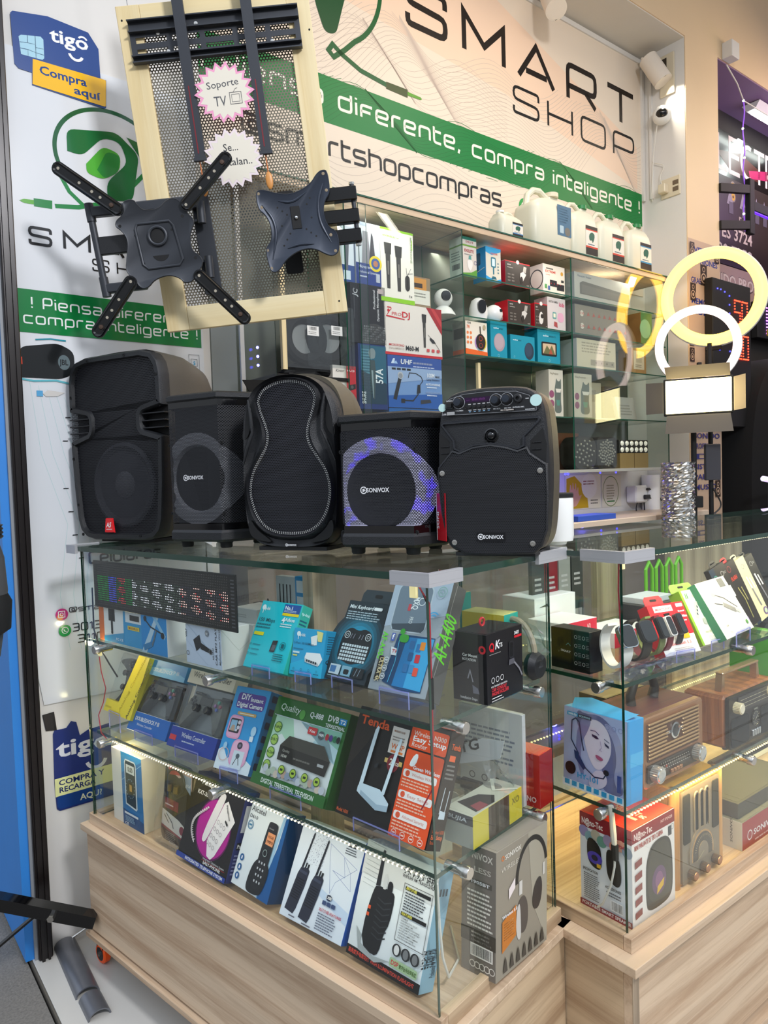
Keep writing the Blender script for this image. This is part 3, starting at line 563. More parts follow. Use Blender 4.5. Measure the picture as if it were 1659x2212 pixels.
P.poly(rounded([(16,225.4),(16,231.5),(30,234.2),(36.5,229),(34,215),(26.6,213.8),(26.6,219),(33,226),(31,231.6),(26,231.6),(20,225),(16,225.4)],2.2),'#0f6a35')
P.poly(rounded([(33,233.5),(40,232),(40,224)],.5),'#0f6a35')
P.poly(rounded([(21,223),(26,229.2),(31,228),(30.5,223),(25.5,219.4),(21,220.5),(21,223)],2),'#4fae3a');P.poly(rounded([(24,222),(27,228),(31,227.5),(30,222.5),(26,219.8),(24,222)],1.5),'#248a38')
for ch,x0,x1 in(('S*',5.0,10.4),('M*',14,20.8),('A*',24,30.5),('R*',33.5,39.5),('T*',42.5,48.5)):
    for pl in WIDE[ch][1]:
        pts=[(x0+a*(x1-x0),197.9+b*4.4)for a,b in pl];P.line(rounded(pts,1.0,3)if ch[0]in 'SR' and len(pts)>2 else pts,.75,'#101114',False)
for ch,x0,x1 in(('S*',21.5,26),('H*',28.5,33),('O*',35.5,40.5),('P*',43,47.5)):
    for pl in WIDE[ch][1]:
        pts=[(x0+a*(x1-x0),193+b*3.2)for a,b in pl];P.line(rounded(pts,.8,3)if len(pts)>2 else pts,.4,'#101114',False)
P.rect(.7,173.4,53.8,185.2,'#0d7a3c')
P.wide('! Piensa diferente',4.6,180.2,2.1,'#eef0ee',w=45,st=.2);P.wide('compra inteligente !',2.4,176,2.0,'#eef0ee',w=50,st=.2)
P.poly(rounded([(.8,161),(.8,169.3),(8,170.6),(11,171),(15,169),(15,163),(11.5,161.1),(.8,161)],1.8),'#15181a');P.disc(12.2,165.8,1.6,'#5d6c70',2.1);P.text('JBL',11.1,165.1,1.5,'#15181a',w=2.2);P.rect(.8,164.6,1.4,166.6,'#e2472a')
P.line([(1,160.6),(4,160.2),(10,160.6),(14,159.8),(15,160.4)],.5,'#63b8c4',False);P.line([(5,171.6),(9,172.1),(13,171.9)],.4,'#2c8ea0',False)
P.rect(4.6,156,6.2,157.6,'#5aa7d6');P.poly([(6.2,156.8),(7.6,157.8),(12,157.3),(10,156.2),(7,156)],'#d6d2cc')
for x,z in((11.8,150.3),(10.8,143.7),(10.3,130.3),(11.3,123.6),(12.1,116.9),(13.5,110.2)):P.rect(x,z-.12,x+1.4,z+.12,'#111214')
P.wide('Celulares',16.4,108.4,2.3,'#2a2c2e',w=21,st=.24)
P.disc(8.1,94.6,1.7,'#c8377f');P.disc(7.6,93.9,.9,'#e8884a');P.line([(7.2,93.8),(7.2,95.5),(8.9,95.5),(8.9,93.8)],.18,'#fff',closed=True);P.ring(8.05,94.65,.5,.16,'#fff')
P.disc(8.7,89.9,1.7,'#1f9a48');P.ring(8.75,90,.95,.2,'#f2f4f2');P.line([(8.4,90.3),(8.6,89.8),(9.1,89.6)],.25,'#f2f4f2')
P.wide('@smartshopcompras',10.2,95,1.05,'#1a1c20',w=31,st=.2,gap=.34);P.wide('3013103',10.8,89.4,1.5,'#1a1c20',w=14,st=.2);P.wide('3110331',12.0,86,1.5,'#1a1c20',w=14,st=.2)
P.line([(49.3,171),(52.7,171),(52.7,165),(49.3,165)],.12,'#4b5258',closed=True);P.line([(50,169.6),(52,169.6),(52,167.4),(50,167.4)],.12,'#4b5258',closed=True);P.text('$',50.6,167.9,1.1,'#3f9ac0');P.rect(49.5,165.2,52.5,166.6,'#8fcbd6')
P.build('printed_face',bn,T(0,-.004,0),PRINT_GLOSS)
def sticker(name,label,outline,draw,bcol,M=FW,y=-.0065,th=.0008,cat='sticker',mt=None):
    t=thing(name,label,cat,M)
    mk('backing',MB().prism([(a*.01,b*.01)for a,b in outline],y,y+th),mat('vinyl_'+bcol[1:],bcol,.25),t)
    q=Print(.01,.01);draw(q);q.build('printed_face',t,T(0,y,0),mt or PRINT_GLOSS);return t
NAVY='#123f86'
def d1(q):
    q.poly([(5.2,248.4),(10.6,248.6),(11.1,249.2),(11.1,254.2),(10.4,254.8),(5.4,253.6),(4.8,253)],'#a9d3e4')
    for a in([(5,251.6),(7,252),(7,254)],[(5,250),(7,250.2),(7,248.6)],[(11,251.6),(9,251.4),(9,254.6)],[(11,250),(9,250),(9,248.6)],[(7,252),(9,252.2),(9,250),(7,250.2)]):q.line(a,.18,NAVY,False)
    q.text('tigo',13,254.6,3.6,'#f4f6f6',w=10.3,rot=3);q.ring(21.7,257.2,1.5,.5,'#f4f6f6',a0=30,a1=150,n=10);q.ring(19.6,253.2,2.2,.75,'#f4f6f6',a0=195,a1=340,n=14)
    q.poly(rounded([(8.1,248.1),(27.7,248.3),(27.3,240.6),(7.7,241.2)],.4)+[],'#f6bd16');q.text('Compra',9.6,244.6,2.3,NAVY,w=12.6,rot=1);q.text('aquí',18.6,241.9,2.1,NAVY,w=7.2,rot=1)
sticker('carrier_sticker','blue telecom sticker with chip symbol and yellow tab at the top of the wall',[(3,258.6),(3.6,259.3),(12.5,261),(23.3,260.3),(26,256.6),(26.2,248.4),(27.8,248.3),(27.4,240.4),(26.8,240),(7.6,241),(7.7,244.3),(4.4,244.4),(3.4,245.4)],d1,NAVY,y=-.0062)
def d2(q):
    q.text('tigo',5,54,4.6,'#d8dce6',w=15.5,rot=0);q.ring(15.6,51.2,3.2,1,'#d8dce6',a0=195,a1=345,n=14)
    q.poly([(4,48),(20,48.3),(20,43.2),(4,42.8)],'#e2e6a6');q.poly([(4.5,42.9),(20,43),(20,39.2),(5,39.1),(4.4,40)],NAVY)
    q.text('COMPRA Y',5,45.9,1.5,'#1b2c66',w=12.6);q.text('RECARGA',5,43.8,1.5,'#1b2c66',w=10);q.text('AQUÍ',10.6,40.1,1.7,'#e2e6c6',w=6.2)
sticker('carrier_sticker','blue telecom sticker low on the wall partly behind the case glass',[(4.2,61),(4.6,61.9),(7.8,61.9),(9.2,63.6),(10.6,63),(11.4,58.9),(13.6,60),(20,60.6),(20,38.8),(5,38.6),(4.2,39.4),(3.9,47)],d2,'#1b2f74',y=-.003)
sticker('tape_patch','small black tape patch under the banner',[(1.7,67),(4.8,67.3),(5.3,61.9),(2.4,62.3)],lambda q:q.poly([(1.9,66.8),(4.6,67.1),(5.1,62.1),(2.6,62.5)],'#222'),'#1d1d1d',y=-.003,cat='tape')
# LED message board inside the near case
lm=thing('led_matrix_panel','black flexible led message panel hanging inside the glass of the near case','led panel',FA@T(0,.004,0))
mk('board',MB().box((.1085,0,.9925),(.7195,.004,1.1135),c=.001),mat('pcb_black','#0a0a0c',.35),lm)
P=Print(.01,.01);q=random.Random(5)
for j in range(20):
    for i in range(88):
        x=13.2+i*.64;z=100.1+j*.55;t=i/88
        a=.03
        col=(a,a,a)
        if 1<j<14:
            on=(math.sin(i*.75)+math.sin(j*1.3+i*.21))>.25
            if t<.10:col=(.0,.25,.03)
            elif t<.16:col=(.05,.08,.8)
            elif t<.24:col=(.55,.05,.05)if on else(0,.12,.02)
            elif t<.30:col=(0,.2,.03)
            elif t<.68:col=(.8,.85,.95)if on else(.05,.08,.06)
            else:col=((.9,.55,.5)if(i+j)%5 else(.9,.1,.1))if on else(.03,.03,.05)
        P.poly([(x,z),(x+.2,z),(x+.2,z+.2),(x,z+.2)],col,False)
P.L+=1;P.build('led_dots',lm,None,emis_print('led_dot_glow',1.6),kind='stuff')
P=Print(.01,.01)
for i in range(14):
    P.poly([(11.1,100.2+i*.75),(12,100.2+i*.75),(12,100.5+i*.75),(11.1,100.5+i*.75)],'#3a3a3c',False);P.poly([(70.2,100.2+i*.75),(71.4,100.2+i*.75),(71.4,100.5+i*.75),(70.2,100.5+i*.75)],'#55565a',False)
P.build('solder_marks',lm,kind='stuff')
# entrance things: grey half-pipe cable cover, black strut, dark shapes at the left edge
cvr=thing('cable_cover','grey metal half-round cable cover lying on the entrance tiles','cable cover')
def half_pipe(p0,p1,r,m,name,M=None):
    p0,p1=Vector(p0),Vector(p1);d=(p1-p0).normalized();n=Vector((-d.y,d.x,0));rings=[]
    for p in(p0,p1):rings.append([p+n*rr*math.cos(R_(a))+Vector((0,0,rr*.75*math.sin(R_(a))))for rr,L in((r,range(0,181,15)),(r-.004,range(180,-1,-15)))for a in L])
    return mk(name,MB().loft(rings),m,cvr)
GAL=mat('grey_galvanised','#74767c',.34,.55,noise=.18,nscale=14)
half_pipe((-.950,2.017,0),(-.800,1.808,0),.030,GAL,'cover_section');half_pipe((-.790,1.797,0),(-.738,1.728,0),.028,GAL,'cover_section')
mk('conduit',MB().tube([(-.945,2.02,.01),(-.90,2.05,.03),(-.86,2.07,.09)],.004,8),STEEL,cvr)
bar=thing('steel_strut','black steel strut with a silver bolt crossing in front of the door frame','strut')
a_,b_=Vector((-1.25,1.80,.315)),Vector((-.805,1.889,.149));
mk('channel',MB().tube([a_,b_],.0235,4),BLKG,bar);mk('brace',MB().tube([Vector((-1.17,1.80,.02)),Vector((-.945,1.855,.19))],.006,6),BLKG,bar)
mk('bolt',MB().cyl((-.900,1.835,.186),(-.904,1.865,.186),.009,6),STEEL,bar)

t=thing('equipment_stand','dark grey moulded stand with a ridged knob, cut off at the left edge','stand',T(-.735,1.3,0));mk('ridged_knob',MB().lathe([(.046 if k%2 else.043,1.215+k*.0035)for k in range(8)]+[(.03,1.245),(.0001,1.246)],n=24),BLK,t);mk('body',MB().lathe([(.03,1.0),(.040,1.06),(.048,1.12),(.045,1.18),(.036,1.214)],n=24),mat('mid_grey_plastic','#4a4b4d',.5),t);mk('arm',MB().cyl((0,0,1.10),(-.5,.1,1.16),.012,12),BLKM,t);mk('grip',MB().lathe([(.02,1.03),(.05,1.05),(.054,1.10),(.04,1.13)],n=24),BLKM,t);mk('pole',MB().cyl((-.5,.1,-.012),(-.5,.1,1.3),.02,12),BLKM,t)
# ================================================================ SPEAKERS ON THE NEAR CASE
def grille_mat(name,pitch,r,col,rough=.45,metal=.2):
    m=bpy.data.materials.new(name);m.use_nodes=True;nt=m.node_tree;N=nt.nodes;L=nt.links;p=N['Principled BSDF']
    p.inputs['Base Color'].default_value=(*hx(col),1);p.inputs['Roughness'].default_value=rough;p.inputs['Metallic'].default_value=metal
    tc=N.new('ShaderNodeTexCoord');out=N['Material Output'];ds=[]
    for k in(0,1):
        mp=N.new('ShaderNodeMapping');mp.inputs['Scale'].default_value=(1/pitch,0,1/(pitch*1.732));mp.inputs['Location'].default_value=(k*.5,0,k*.5);L.new(tc.outputs['Object'],mp.inputs[0])
        fr=N.new('ShaderNodeVectorMath');fr.operation='FRACTION';L.new(mp.outputs[0],fr.inputs[0])
        su=N.new('ShaderNodeVectorMath');su.operation='SUBTRACT';su.inputs[1].default_value=(.5,0,.5);L.new(fr.outputs[0],su.inputs[0])
        mu=N.new('ShaderNodeVectorMath');mu.operation='MULTIPLY';mu.inputs[1].default_value=(1,0,1.732);L.new(su.outputs[0],mu.inputs[0])
        ln=N.new('ShaderNodeVectorMath');ln.operation='LENGTH';L.new(mu.outputs[0],ln.inputs[0]);ds.append(ln)
    mn=N.new('ShaderNodeMath');mn.operation='MINIMUM';L.new(ds[0].outputs['Value'],mn.inputs[0]);L.new(ds[1].outputs['Value'],mn.inputs[1])
    lt=N.new('ShaderNodeMath');lt.operation='LESS_THAN';lt.inputs[1].default_value=r;L.new(mn.outputs[0],lt.inputs[0])
    tr=N.new('ShaderNodeBsdfTransparent');mx=N.new('ShaderNodeMixShader');L.new(lt.outputs[0],mx.inputs[0]);L.new(p.outputs[0],mx.inputs[1]);L.new(tr.outputs[0],mx.inputs[2]);L.new(mx.outputs[0],out.inputs[0])
    MT[name]=m;return m
GR_BIG=grille_mat('grille_wide_mesh',.0052,.36,'#2b2c31');GR_FINE=grille_mat('grille_fine_mesh',.0034,.34,'#2c2d31');GR_MID=grille_mat('grille_mid_mesh',.0042,.36,'#303138')
CONE=mat('paper_cone','#3b3c42',.7);SURR=mat('grey_light_ring','#6a6d74',.5);SHELL=mat('speaker_shell','#1a1b1e',.42,bump=.5,nscale=700)
def resample(poly,n):
    P=[Vector(p)for p in poly];P.append(P[0]);L=[0]
    for a,b in zip(P,P[1:]):L.append(L[-1]+(b-a).length)
    out=[];k=0
    for i in range(n):
        d=L[-1]*i/n
        while L[k+1]<d:k+=1
        t=(d-L[k])/max(1e-9,L[k+1]-L[k]);out.append(tuple(P[k].lerp(P[k+1],t)))
    return out
def smoothp(poly,it=2):
    for _ in range(it):
        n=len(poly);poly=[q for i in range(n)for q in(tuple(Vector(poly[i])*.75+Vector(poly[(i+1)%n])*.25),tuple(Vector(poly[i])*.25+Vector(poly[(i+1)%n])*.75))]
    return poly
def mirror(h):return h+[(-x,y)for x,y in reversed(h)if abs(x)>1e-6]
def scalep(p,k,cy=None,dx=0,dz=0,kz=None):
    cx=0;cy=sum(b for a,b in p)/len(p)if cy is None else cy;return[(cx+(a-cx)*k+dx,cy+(b-cy)*(kz or k)+dz)for a,b in p]
def insetp(poly,d):
    n=len(poly);out=[]
    area=sum(poly[i][0]*poly[(i+1)%n][1]-poly[(i+1)%n][0]*poly[i][1]for i in range(n));s=1 if area>0 else-1
    for i in range(n):
        a,b,c=Vector(poly[i-1]),Vector(poly[i]),Vector(poly[(i+1)%n]);u=(b-a).normalized()if(b-a).length>1e-9 else Vector((1,0));v=(c-b).normalized()if(c-b).length>1e-9 else u
        nu,nv=Vector((-u.y,u.x))*s,Vector((-v.y,v.x))*s;m=(nu+nv);m=m.normalized()if m.length>1e-6 else nu;out.append(tuple(b+m*d/max(.6,m.dot(nu))))
    return out
def r3(poly,y):return[(a,y,b)for a,b in poly]
def sonivox(root,x,z,w,y,plate=False,M=None):
    P=Print(1,1);h=w*.19
    if plate:P.poly([(x-w*.56,z-h*.9),(x+w*.56,z-h*.9),(x+w*.56,z+h*.9),(x-w*.56,z+h*.9)],'#151518')
    P.ring(x-w*.40,z,h*.62,h*.16,'#e8e8ea');P.line([(x-w*.40+h*.2,z+h*.22),(x-w*.40-h*.2,z+h*.05),(x-w*.40+h*.2,z-h*.05),(x-w*.40-h*.2,z-h*.25)],h*.16,'#e8e8ea')
    P.text('SONiVOX',x-w*.30,z-h*.36,h*.72,'#e8e8ea',w=w*.78)
    return P.build('logo_badge',root,M or T(0,y,0))
def woofer(root,x,z,r,y,m=CONE,name='woofer'):
    mk(name,MB().lathe([(r,0),(r*.98,-.006),(r*.92,-.008),(r*.86,-.002),(r*.7,.003),(r*.36,.008),(.0001,.009)],(x,y,z),'y',48),m,root)
    mk('dust_cap',MB().lathe([(r*.36,.007),(r*.32,-.001),(r*.2,-.007),(.0001,-.009)],(x,y,z),'y',32),mat('dust_cap','#55565c',.5),root)
def scr(root,pts,y,r=.0045,m=None):
    for x,z in pts:mk('screw',MB().lathe([(r,0),(r,-.0015),(r*.5,-.0018),(r*.45,-.0004),(.0001,-.0004)],(x,y,z),'y',14),m or BLKM,root)
def sp_frame(n,M=None):
    x,y,z,yaw,w,h=SP[n];return T(x,y,z)@Rz(yaw),w,h
# S1 : tall stage speaker with waisted grille and red badge
M1,w1,h1=sp_frame('S1')
s1=thing('stage_speaker','tallest black stage speaker with notched sides and a red badge, at the left end','speaker',M1@T(0,.01,0),'speakers on the display case')
W,H=w1/2,h1
half=[(0,.985),(.30,.985),(.42,.965),(.475,.92),(.497,.86),(.5,.72),(.5,.70),(.30,.672),(.285,.655),(.285,.60),(.30,.582),(.5,.545),(.5,.52),(.485,.30),(.46,.12),(.43,.06),(.37,.025),(.28,.012),(0,.012)]
out1=[(a*2*W,b*H)for a,b in mirror(half)]
hb=[(0,1),(.30,.995),(.43,.965),(.485,.91),(.5,.85),(.5,.52),(.485,.30),(.46,.12),(.43,.06),(.36,.02),(0,.012)]
bd1=resample([(a*2*W,b*H)for a,b in mirror(hb)],96)
o1=resample(out1,220);g1=insetp(insetp(o1,.010),.008)
mb=MB().loft([r3(o1,.035),r3(o1,.006),r3(insetp(o1,.004),0),r3(insetp(o1,.015),-.001),r3(g1,.008)],0,True,False)
mk('front_frame',mb,SHELL,s1)
rings=[r3(scalep(bd1,.985),.030),r3(bd1,.040),r3(scalep(bd1,.99),.12),r3(scalep(bd1,.95,dz=-.004),.17)]
for y,k,kz,dz in((.22,.86,.93,-.012),(.26,.74,.84,-.022),(.29,.6,.72,-.035),(.30,.5,.62,-.04)):rings.append(r3(scalep(bd1,k,kz=kz,dz=dz),y))
mk('cabinet',MB().loft(rings),mat('speaker_back_shell','#4a443b',.5,bump=.5,nscale=700),s1)  # brown tone puts the light on the black shell into its colour
mk('recess_plate',MB().prism(resample([(a*.99,b)for a,b in bd1],60),.028,.0295),BLKM,s1)
mk('grille',MB().add(r3(g1,.0075),[tuple(range(len(g1)))]),GR_BIG,s1,smooth=0);
woofer(s1,.012,.30*H,.35*W*1.9,.018)
for sx in(-1,1):
    for k in range(3):mk('fin',MB().box((sx*.29*2*W,.004,(.583+k*.037)*H),(sx*.515*2*W,.03,(.590+k*.037)*H),c=.001),SHELL,s1)
scr(s1,[(-.26*2*W,.962*H),(.05,.967*H),(.46*2*W,.85*H),(-.47*2*W,.78*H),(-.47*2*W,.45*H),(-.44*2*W,.2*H),(-.14,.04*H),(.08,.035*H)],0)
mk('badge',MB().loft([[(-.019,-.002,.026),(.019,-.002,.026),(.013,-.002,.066),(-.013,-.002,.066)],[(-.017,-.006,.028),(.017,-.006,.028),(.012,-.006,.064),(-.012,-.006,.064)]]),mat('red_badge','#e01b22',.25,coat=.5),s1,T(-.03,0,0),label='red trapezoid badge')
P=Print(1,1);P.text('A5',-.0105-.03,.041,.013,'#f4f0f0',sh=.2,w=.018);P.rect(-.041,.0345,-.019,.0365,'#f0c8c8');P.build('badge_print',s1,T(0,-.006,0))
mk('foot',MB().box((-.09,.02,0),(.11,.2,.008)),BLKM,s1)
# S2, S4 : octagonal party speakers
def oct_speaker(M,h,label,ring_m,flat=.152,ch=.092,blobs=False):
    t=thing('party_speaker',label,'speaker',M,'speakers on the display case');cx,cy=ch*.5,ch*.866;f=flat/2
    def foot(k,g=0):return[(-f-g*.3,-g),(f+g*.3,-g),(f+cx+g,cy-g*.3),(f+cx+g,cy+.09),(f+cx-.02,cy+.13),(-f-cx+.02,cy+.13),(-f-cx-g,cy+.09),(-f-cx-g,cy-g*.3)]
    z0=.015
    mk('bottom_plate',MB().loft([[(a,b,z0)for a,b in foot(1,-.004)],[(a,b,z0+.006)for a,b in foot(1,.005)],[(a,b,z0+.022)for a,b in foot(1,.005)],[(a,b,z0+.028)for a,b in foot(1,.001)]]),SHELL,t,smooth=20)
    mk('top_plate',MB().loft([[(a,b,h-.018)for a,b in foot(1,.001)],[(a,b,h-.014)for a,b in foot(1,.005)],[(a,b,h-.004)for a,b in foot(1,.005)],[(a,b,h)for a,b in foot(1,-.003)]]),SHELL,t,smooth=20)
    body=[(a,b+.02)if i in(0,1)else((a-.012*(1 if a>0 else-1),b+.01)if i in(2,7)else(a,b))for i,(a,b)in enumerate(foot(1))]
    mk('cabinet',MB().prism(body,z0+.025,h-.016,'z'),BLKM,t,smooth=20)
    fp=foot(1)
    gv=[fp[7],fp[0],fp[1],fp[2]]
    gr=mk('grille',MB().add([(a,b,z)for z in(z0+.045,h-.032)for a,b in gv],[(0,1,5,4),(1,2,6,5),(2,3,7,6)]),GR_FINE,t,smooth=0)
    mk('side_panel',MB().prism([fp[2],fp[3],(fp[3][0]-.004,fp[3][1]),(fp[2][0]-.004,fp[2][1])],z0+.03,h-.018,'z').prism([fp[7],fp[6],(fp[6][0]+.004,fp[6][1]),(fp[7][0]+.004,fp[7][1])],z0+.03,h-.018,'z'),SHELL,t)
    for z in(z0+.028,h-.032):
        mb=MB()
        for a,b in zip(gv,gv[1:]):mb.add([(a[0],a[1],z),(b[0],b[1],z),(b[0],b[1],z+.015),(a[0],a[1],z+.015)],[(0,1,2,3)])
        mk('gloss_band',mb,BLKG,t,smooth=0)
    zc=h*.45;R=min(.108,(f+cx)*.93);mb=MB();n=64;rows=[]
    for rr,dy in((R,.006),(R*.9,.0045),(R*.74,.006),(R*.70,.016)):
        row=[]
        for i in range(n):
            a=2*math.pi*i/n;x=rr*math.cos(a);z=zc+rr*1.0*math.sin(a);yy=(max(0,abs(x)-f)*1.732);row.append((x,yy+dy,z))
        rows.append(row)
    mb.loft(rows,0,False,False);mk('light_ring',mb,ring_m,t)
    mk('woofer',MB().lathe([(R*.74,.02),(R*.25,.05),(.0001,.05)],(0,0,zc),'y',40),CONE,t)
    scr(t,[(s*R*.75,zc+q*R*.75)for s in(-1,1)for q in(-1,1)],.005,.004)
    sonivox(t,-.004,zc+.003,.062,-.0006)
    for x in(-f*.8,f*.8):
        for y in(.03,.15):mk('foot',MB().lathe([(.012,0),(.014,.003),(.014,.010),(.018,.016)],(x,y,0),'z',18),BLKM,t)
    return t
def base_at(x,y,yaw):return T(x,y,1.152)@Rz(yaw)
RING_L=mat('dim_light_ring','#8a8c92',.5)
RING_B=mat('blue_light_ring','#9a9cae',.5);nt=RING_B.node_tree
_t=nt.nodes.new('ShaderNodeTexCoord');_w=nt.nodes.new('ShaderNodeTexNoise');_w.inputs['Scale'].default_value=26;_r=nt.nodes.new('ShaderNodeValToRGB')
nt.links.new(_t.outputs['Object'],_w.inputs['Vector']);nt.links.new(_w.outputs[0],_r.inputs[0]);_r.color_ramp.elements[0].position=.5;_r.color_ramp.elements[0].color=(.09,.09,.13,1);_r.color_ramp.elements[1].position=.62;_r.color_ramp.elements[1].color=(.10,.06,1,1)
nt.links.new(_r.outputs[0],nt.nodes['Principled BSDF'].inputs['Emission Color']);nt.nodes['Principled BSDF'].inputs['Emission Strength'].default_value=1.5
GR_FINE_done=True
s2=oct_speaker(base_at(-.4390,1.700,-29),.362,'black octagonal speaker with dim grey ring, second from the left of the speaker row',RING_L)
s4=oct_speaker(base_at(-.0120,1.408,-25),.277,'black octagonal speaker with blue-lit ring, second from the right of the speaker row',RING_B,.150,.078)
tg=thing('hang_tag','red card tag hanging beside the octagonal speaker with the blue ring','tag',base_at(.108,1.375,-72))
mk('card',MB().box((-.022,0,.028),(.022,.001,.118)),mat('red_card','#b3121f',.35),tg);P=Print(1,1);P.rect(-.022,.028,-.019,.118,'#efe9e2');P.text('SONI',-.01,.05,.01,'#f0f0f0',rot=90);P.build('print',tg)
mk('string',MB().tube([(0,.0005,.118),(.004,.006,.14),(.0,.012,.152)],.0008,5),WHW,tg)
# S3 : guitar-shaped grille
M3,w3,h3=sp_frame('S3')
s3=thing('stage_speaker','black speaker with guitar-shaped grille in the middle of the speaker row','speaker',M3,'speakers on the display case')
W,H=w3,h3
oh=[(0,1),(.20,.985),(.36,.93),(.45,.86),(.49,.78),(.5,.68),(.5,.45),(.485,.25),(.47,.13),(.43,.07),(.34,.03),(.2,.015),(0,.012)]
gh=[(0,.975),(.13,.965),(.25,.935),(.315,.885),(.325,.84),(.295,.78),(.245,.71),(.228,.655),(.245,.60),(.315,.54),(.40,.465),(.44,.38),(.44,.3),(.39,.2),(.30,.13),(.18,.09),(0,.08)]
N3=120;o3=resample(smoothp([(a*W,b*H)for a,b in mirror(oh)]),N3);g3=resample(smoothp([(a*W,b*H)for a,b in mirror(gh)]),N3)
def angres(poly,c,n):
    P=[Vector(p)for p in poly];out=[]
    for i in range(n):
        a=math.pi/2-2*math.pi*i/n;d=Vector((math.cos(a),math.sin(a)));best=None
        for j in range(len(P)):
            p,q=P[j]-c,P[(j+1)%len(P)]-c;e=q-p;den=d.x*e.y-d.y*e.x
            if abs(den)<1e-12:continue
            t=(p.x*e.y-p.y*e.x)/den;u=(p.x*d.y-p.y*d.x)/den
            if t>0 and-1e-6<=u<=1+1e-6 and(best is None or t>best):best=t
        out.append(tuple(c+d*best))
    return out
c3=Vector((0,.5*H));o3=angres(o3,c3,N3);g3=angres(g3,c3,N3);mid=lambda k:[(a[0]*(1-k)+b[0]*k,a[1]*(1-k)+b[1]*k)for a,b in zip(o3,g3)]
mk('front_frame',MB().loft([r3(o3,.05),r3(o3,.016),r3(mid(.12),.006),r3(mid(.35),.012),r3(mid(.62),.014),r3(mid(.85),.003),r3(mid(.93),0),r3(g3,.007)],0,True,False),SHELL,s3,smooth=50)
hb3=[(0,1.01),(.22,1.0),(.38,.95),(.46,.87),(.50,.77),(.5,.45),(.485,.2),(.46,.06),(.4,.02),(0,.015)]
b3=resample(smoothp([(a*W,b*H)for a,b in mirror(hb3)]),90);rings=[r3(b3,.045),r3(scalep(b3,1.0),.11)]
for y,k,kz,dz in((.15,.94,.97,-.003),(.19,.84,.91,-.010),(.225,.70,.82,-.02),(.24,.55,.7,-.03)):rings.append(r3(scalep(b3,k,kz=kz,dz=dz),y))
mk('cabinet',MB().loft(rings),mat('brown_lit_shell','#5a5344',.42,.15,bump=.5,nscale=700),s3)  # black shell coloured brown, as its sides look when lit
mk('grille',MB().add(r3(g3,.0065),[tuple(range(N3))]),GR_MID,s3,smooth=0);mk('recess_plate',MB().prism(g3,.030,.032),BLKM,s3)
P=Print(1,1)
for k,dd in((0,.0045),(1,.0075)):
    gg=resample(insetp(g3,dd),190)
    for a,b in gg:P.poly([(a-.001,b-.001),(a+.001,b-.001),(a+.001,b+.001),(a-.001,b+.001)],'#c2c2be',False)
P.build('grille_edge_dots',s3,T(0,.0062,0),kind='stuff')  # pale dots put the highlight along the grille edge into print
for sx in(-1,1):  # ports and vents: recess shade put on as thin black pieces
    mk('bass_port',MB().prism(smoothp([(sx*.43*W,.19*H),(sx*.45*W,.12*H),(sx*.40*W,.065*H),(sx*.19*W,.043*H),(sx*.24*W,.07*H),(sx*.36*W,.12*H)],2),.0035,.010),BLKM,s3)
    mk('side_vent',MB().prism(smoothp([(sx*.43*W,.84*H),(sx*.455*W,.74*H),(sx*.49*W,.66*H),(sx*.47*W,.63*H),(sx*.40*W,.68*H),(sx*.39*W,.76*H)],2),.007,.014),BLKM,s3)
    mk('side_rib',MB().tube([(sx*.40*W,.004,.87*H),(sx*.375*W,.003,.78*H),(sx*.36*W,.003,.68*H),(sx*.43*W,.003,.58*H),(sx*.48*W,.005,.50*H)],[.002,.004,.004,.004,.002],8),SHELL,s3)
sonivox(s3,0,.032*H,.028,.0055,True)
mk('foot',MB().box((-.085,.01,0),(.085,.18,.008)),BLKM,s3)
# S5 : speaker with control panel and horn
M5,w5,h5=sp_frame('S5')
s5=thing('portable_speaker','black speaker with control knobs and display on top, at the right end of the row','speaker',M5,'speakers on the display case')
def c5(pts):
    o=[]
    for x,y in pts:
        v=(2020-y)/1960;sl=-.005+(-.085)*v;y2=y-sl*(x-690);o.append(((x-690)/1235*w5,(2020-y2)/1960*h5))
    return o
W,H=w5,h5
oh5=[(0,.995),(.28,.985),(.39,.955),(.455,.89),(.475,.82),(.49,.7),(.5,.55),(.495,.4),(.475,.2),(.45,.1),(.40,.045),(.33,.022),(0,.02)]
o5=resample(smoothp([(a*W,b*H)for a,b in mirror(oh5)]),120)
mk('front_frame',MB().loft([r3(o5,.05),r3(o5,.008),r3(insetp(o5,.003),.001),r3(insetp(o5,.008),0)],0,True,True),SHELL,s5)
rings=[r3(scalep(o5,1.002),.045),r3(scalep(o5,1.005),.10)]
for y,k,kz,dz in((.14,.93,.96,-.003),(.165,.82,.9,-.010),(.18,.6,.78,-.03)):rings.append(r3(scalep(o5,k,kz=kz,dz=dz),y))
mk('cabinet',MB().loft(rings),MT['brown_lit_shell'],s5)
gr5=c5([(265,825),(340,850),(500,780),(690,750),(860,775),(985,815),(1080,775),(1110,840),(1280,960),(1285,1300),(1270,1700),(1210,1880),(1130,1960),(700,1985),(380,1975),(260,1900),(180,1780),(130,1500),(100,1080),(110,1010)])
mk('grille_bed',MB().prism(gr5,-.0045,.002),BLKM,s5);mk('grille',MB().add(r3(gr5,-.0062),[tuple(range(len(gr5)))]),GR_FINE,s5,smooth=0)
q5=insetp(gr5,.002);mk('grille_rim',MB().loft([r3(insetp(gr5,-.0035),.0),r3(insetp(gr5,-.003),-.006),r3(gr5,-.0075),r3(gr5,-.004)],0,False,False),SHELL,s5)
hn=c5([(115,520),(150,480),(690,435),(1215,395),(1240,430),(1225,470),(1070,640),(1065,755),(985,800),(860,765),(690,740),(500,765),(340,840),(262,800),(250,700)])
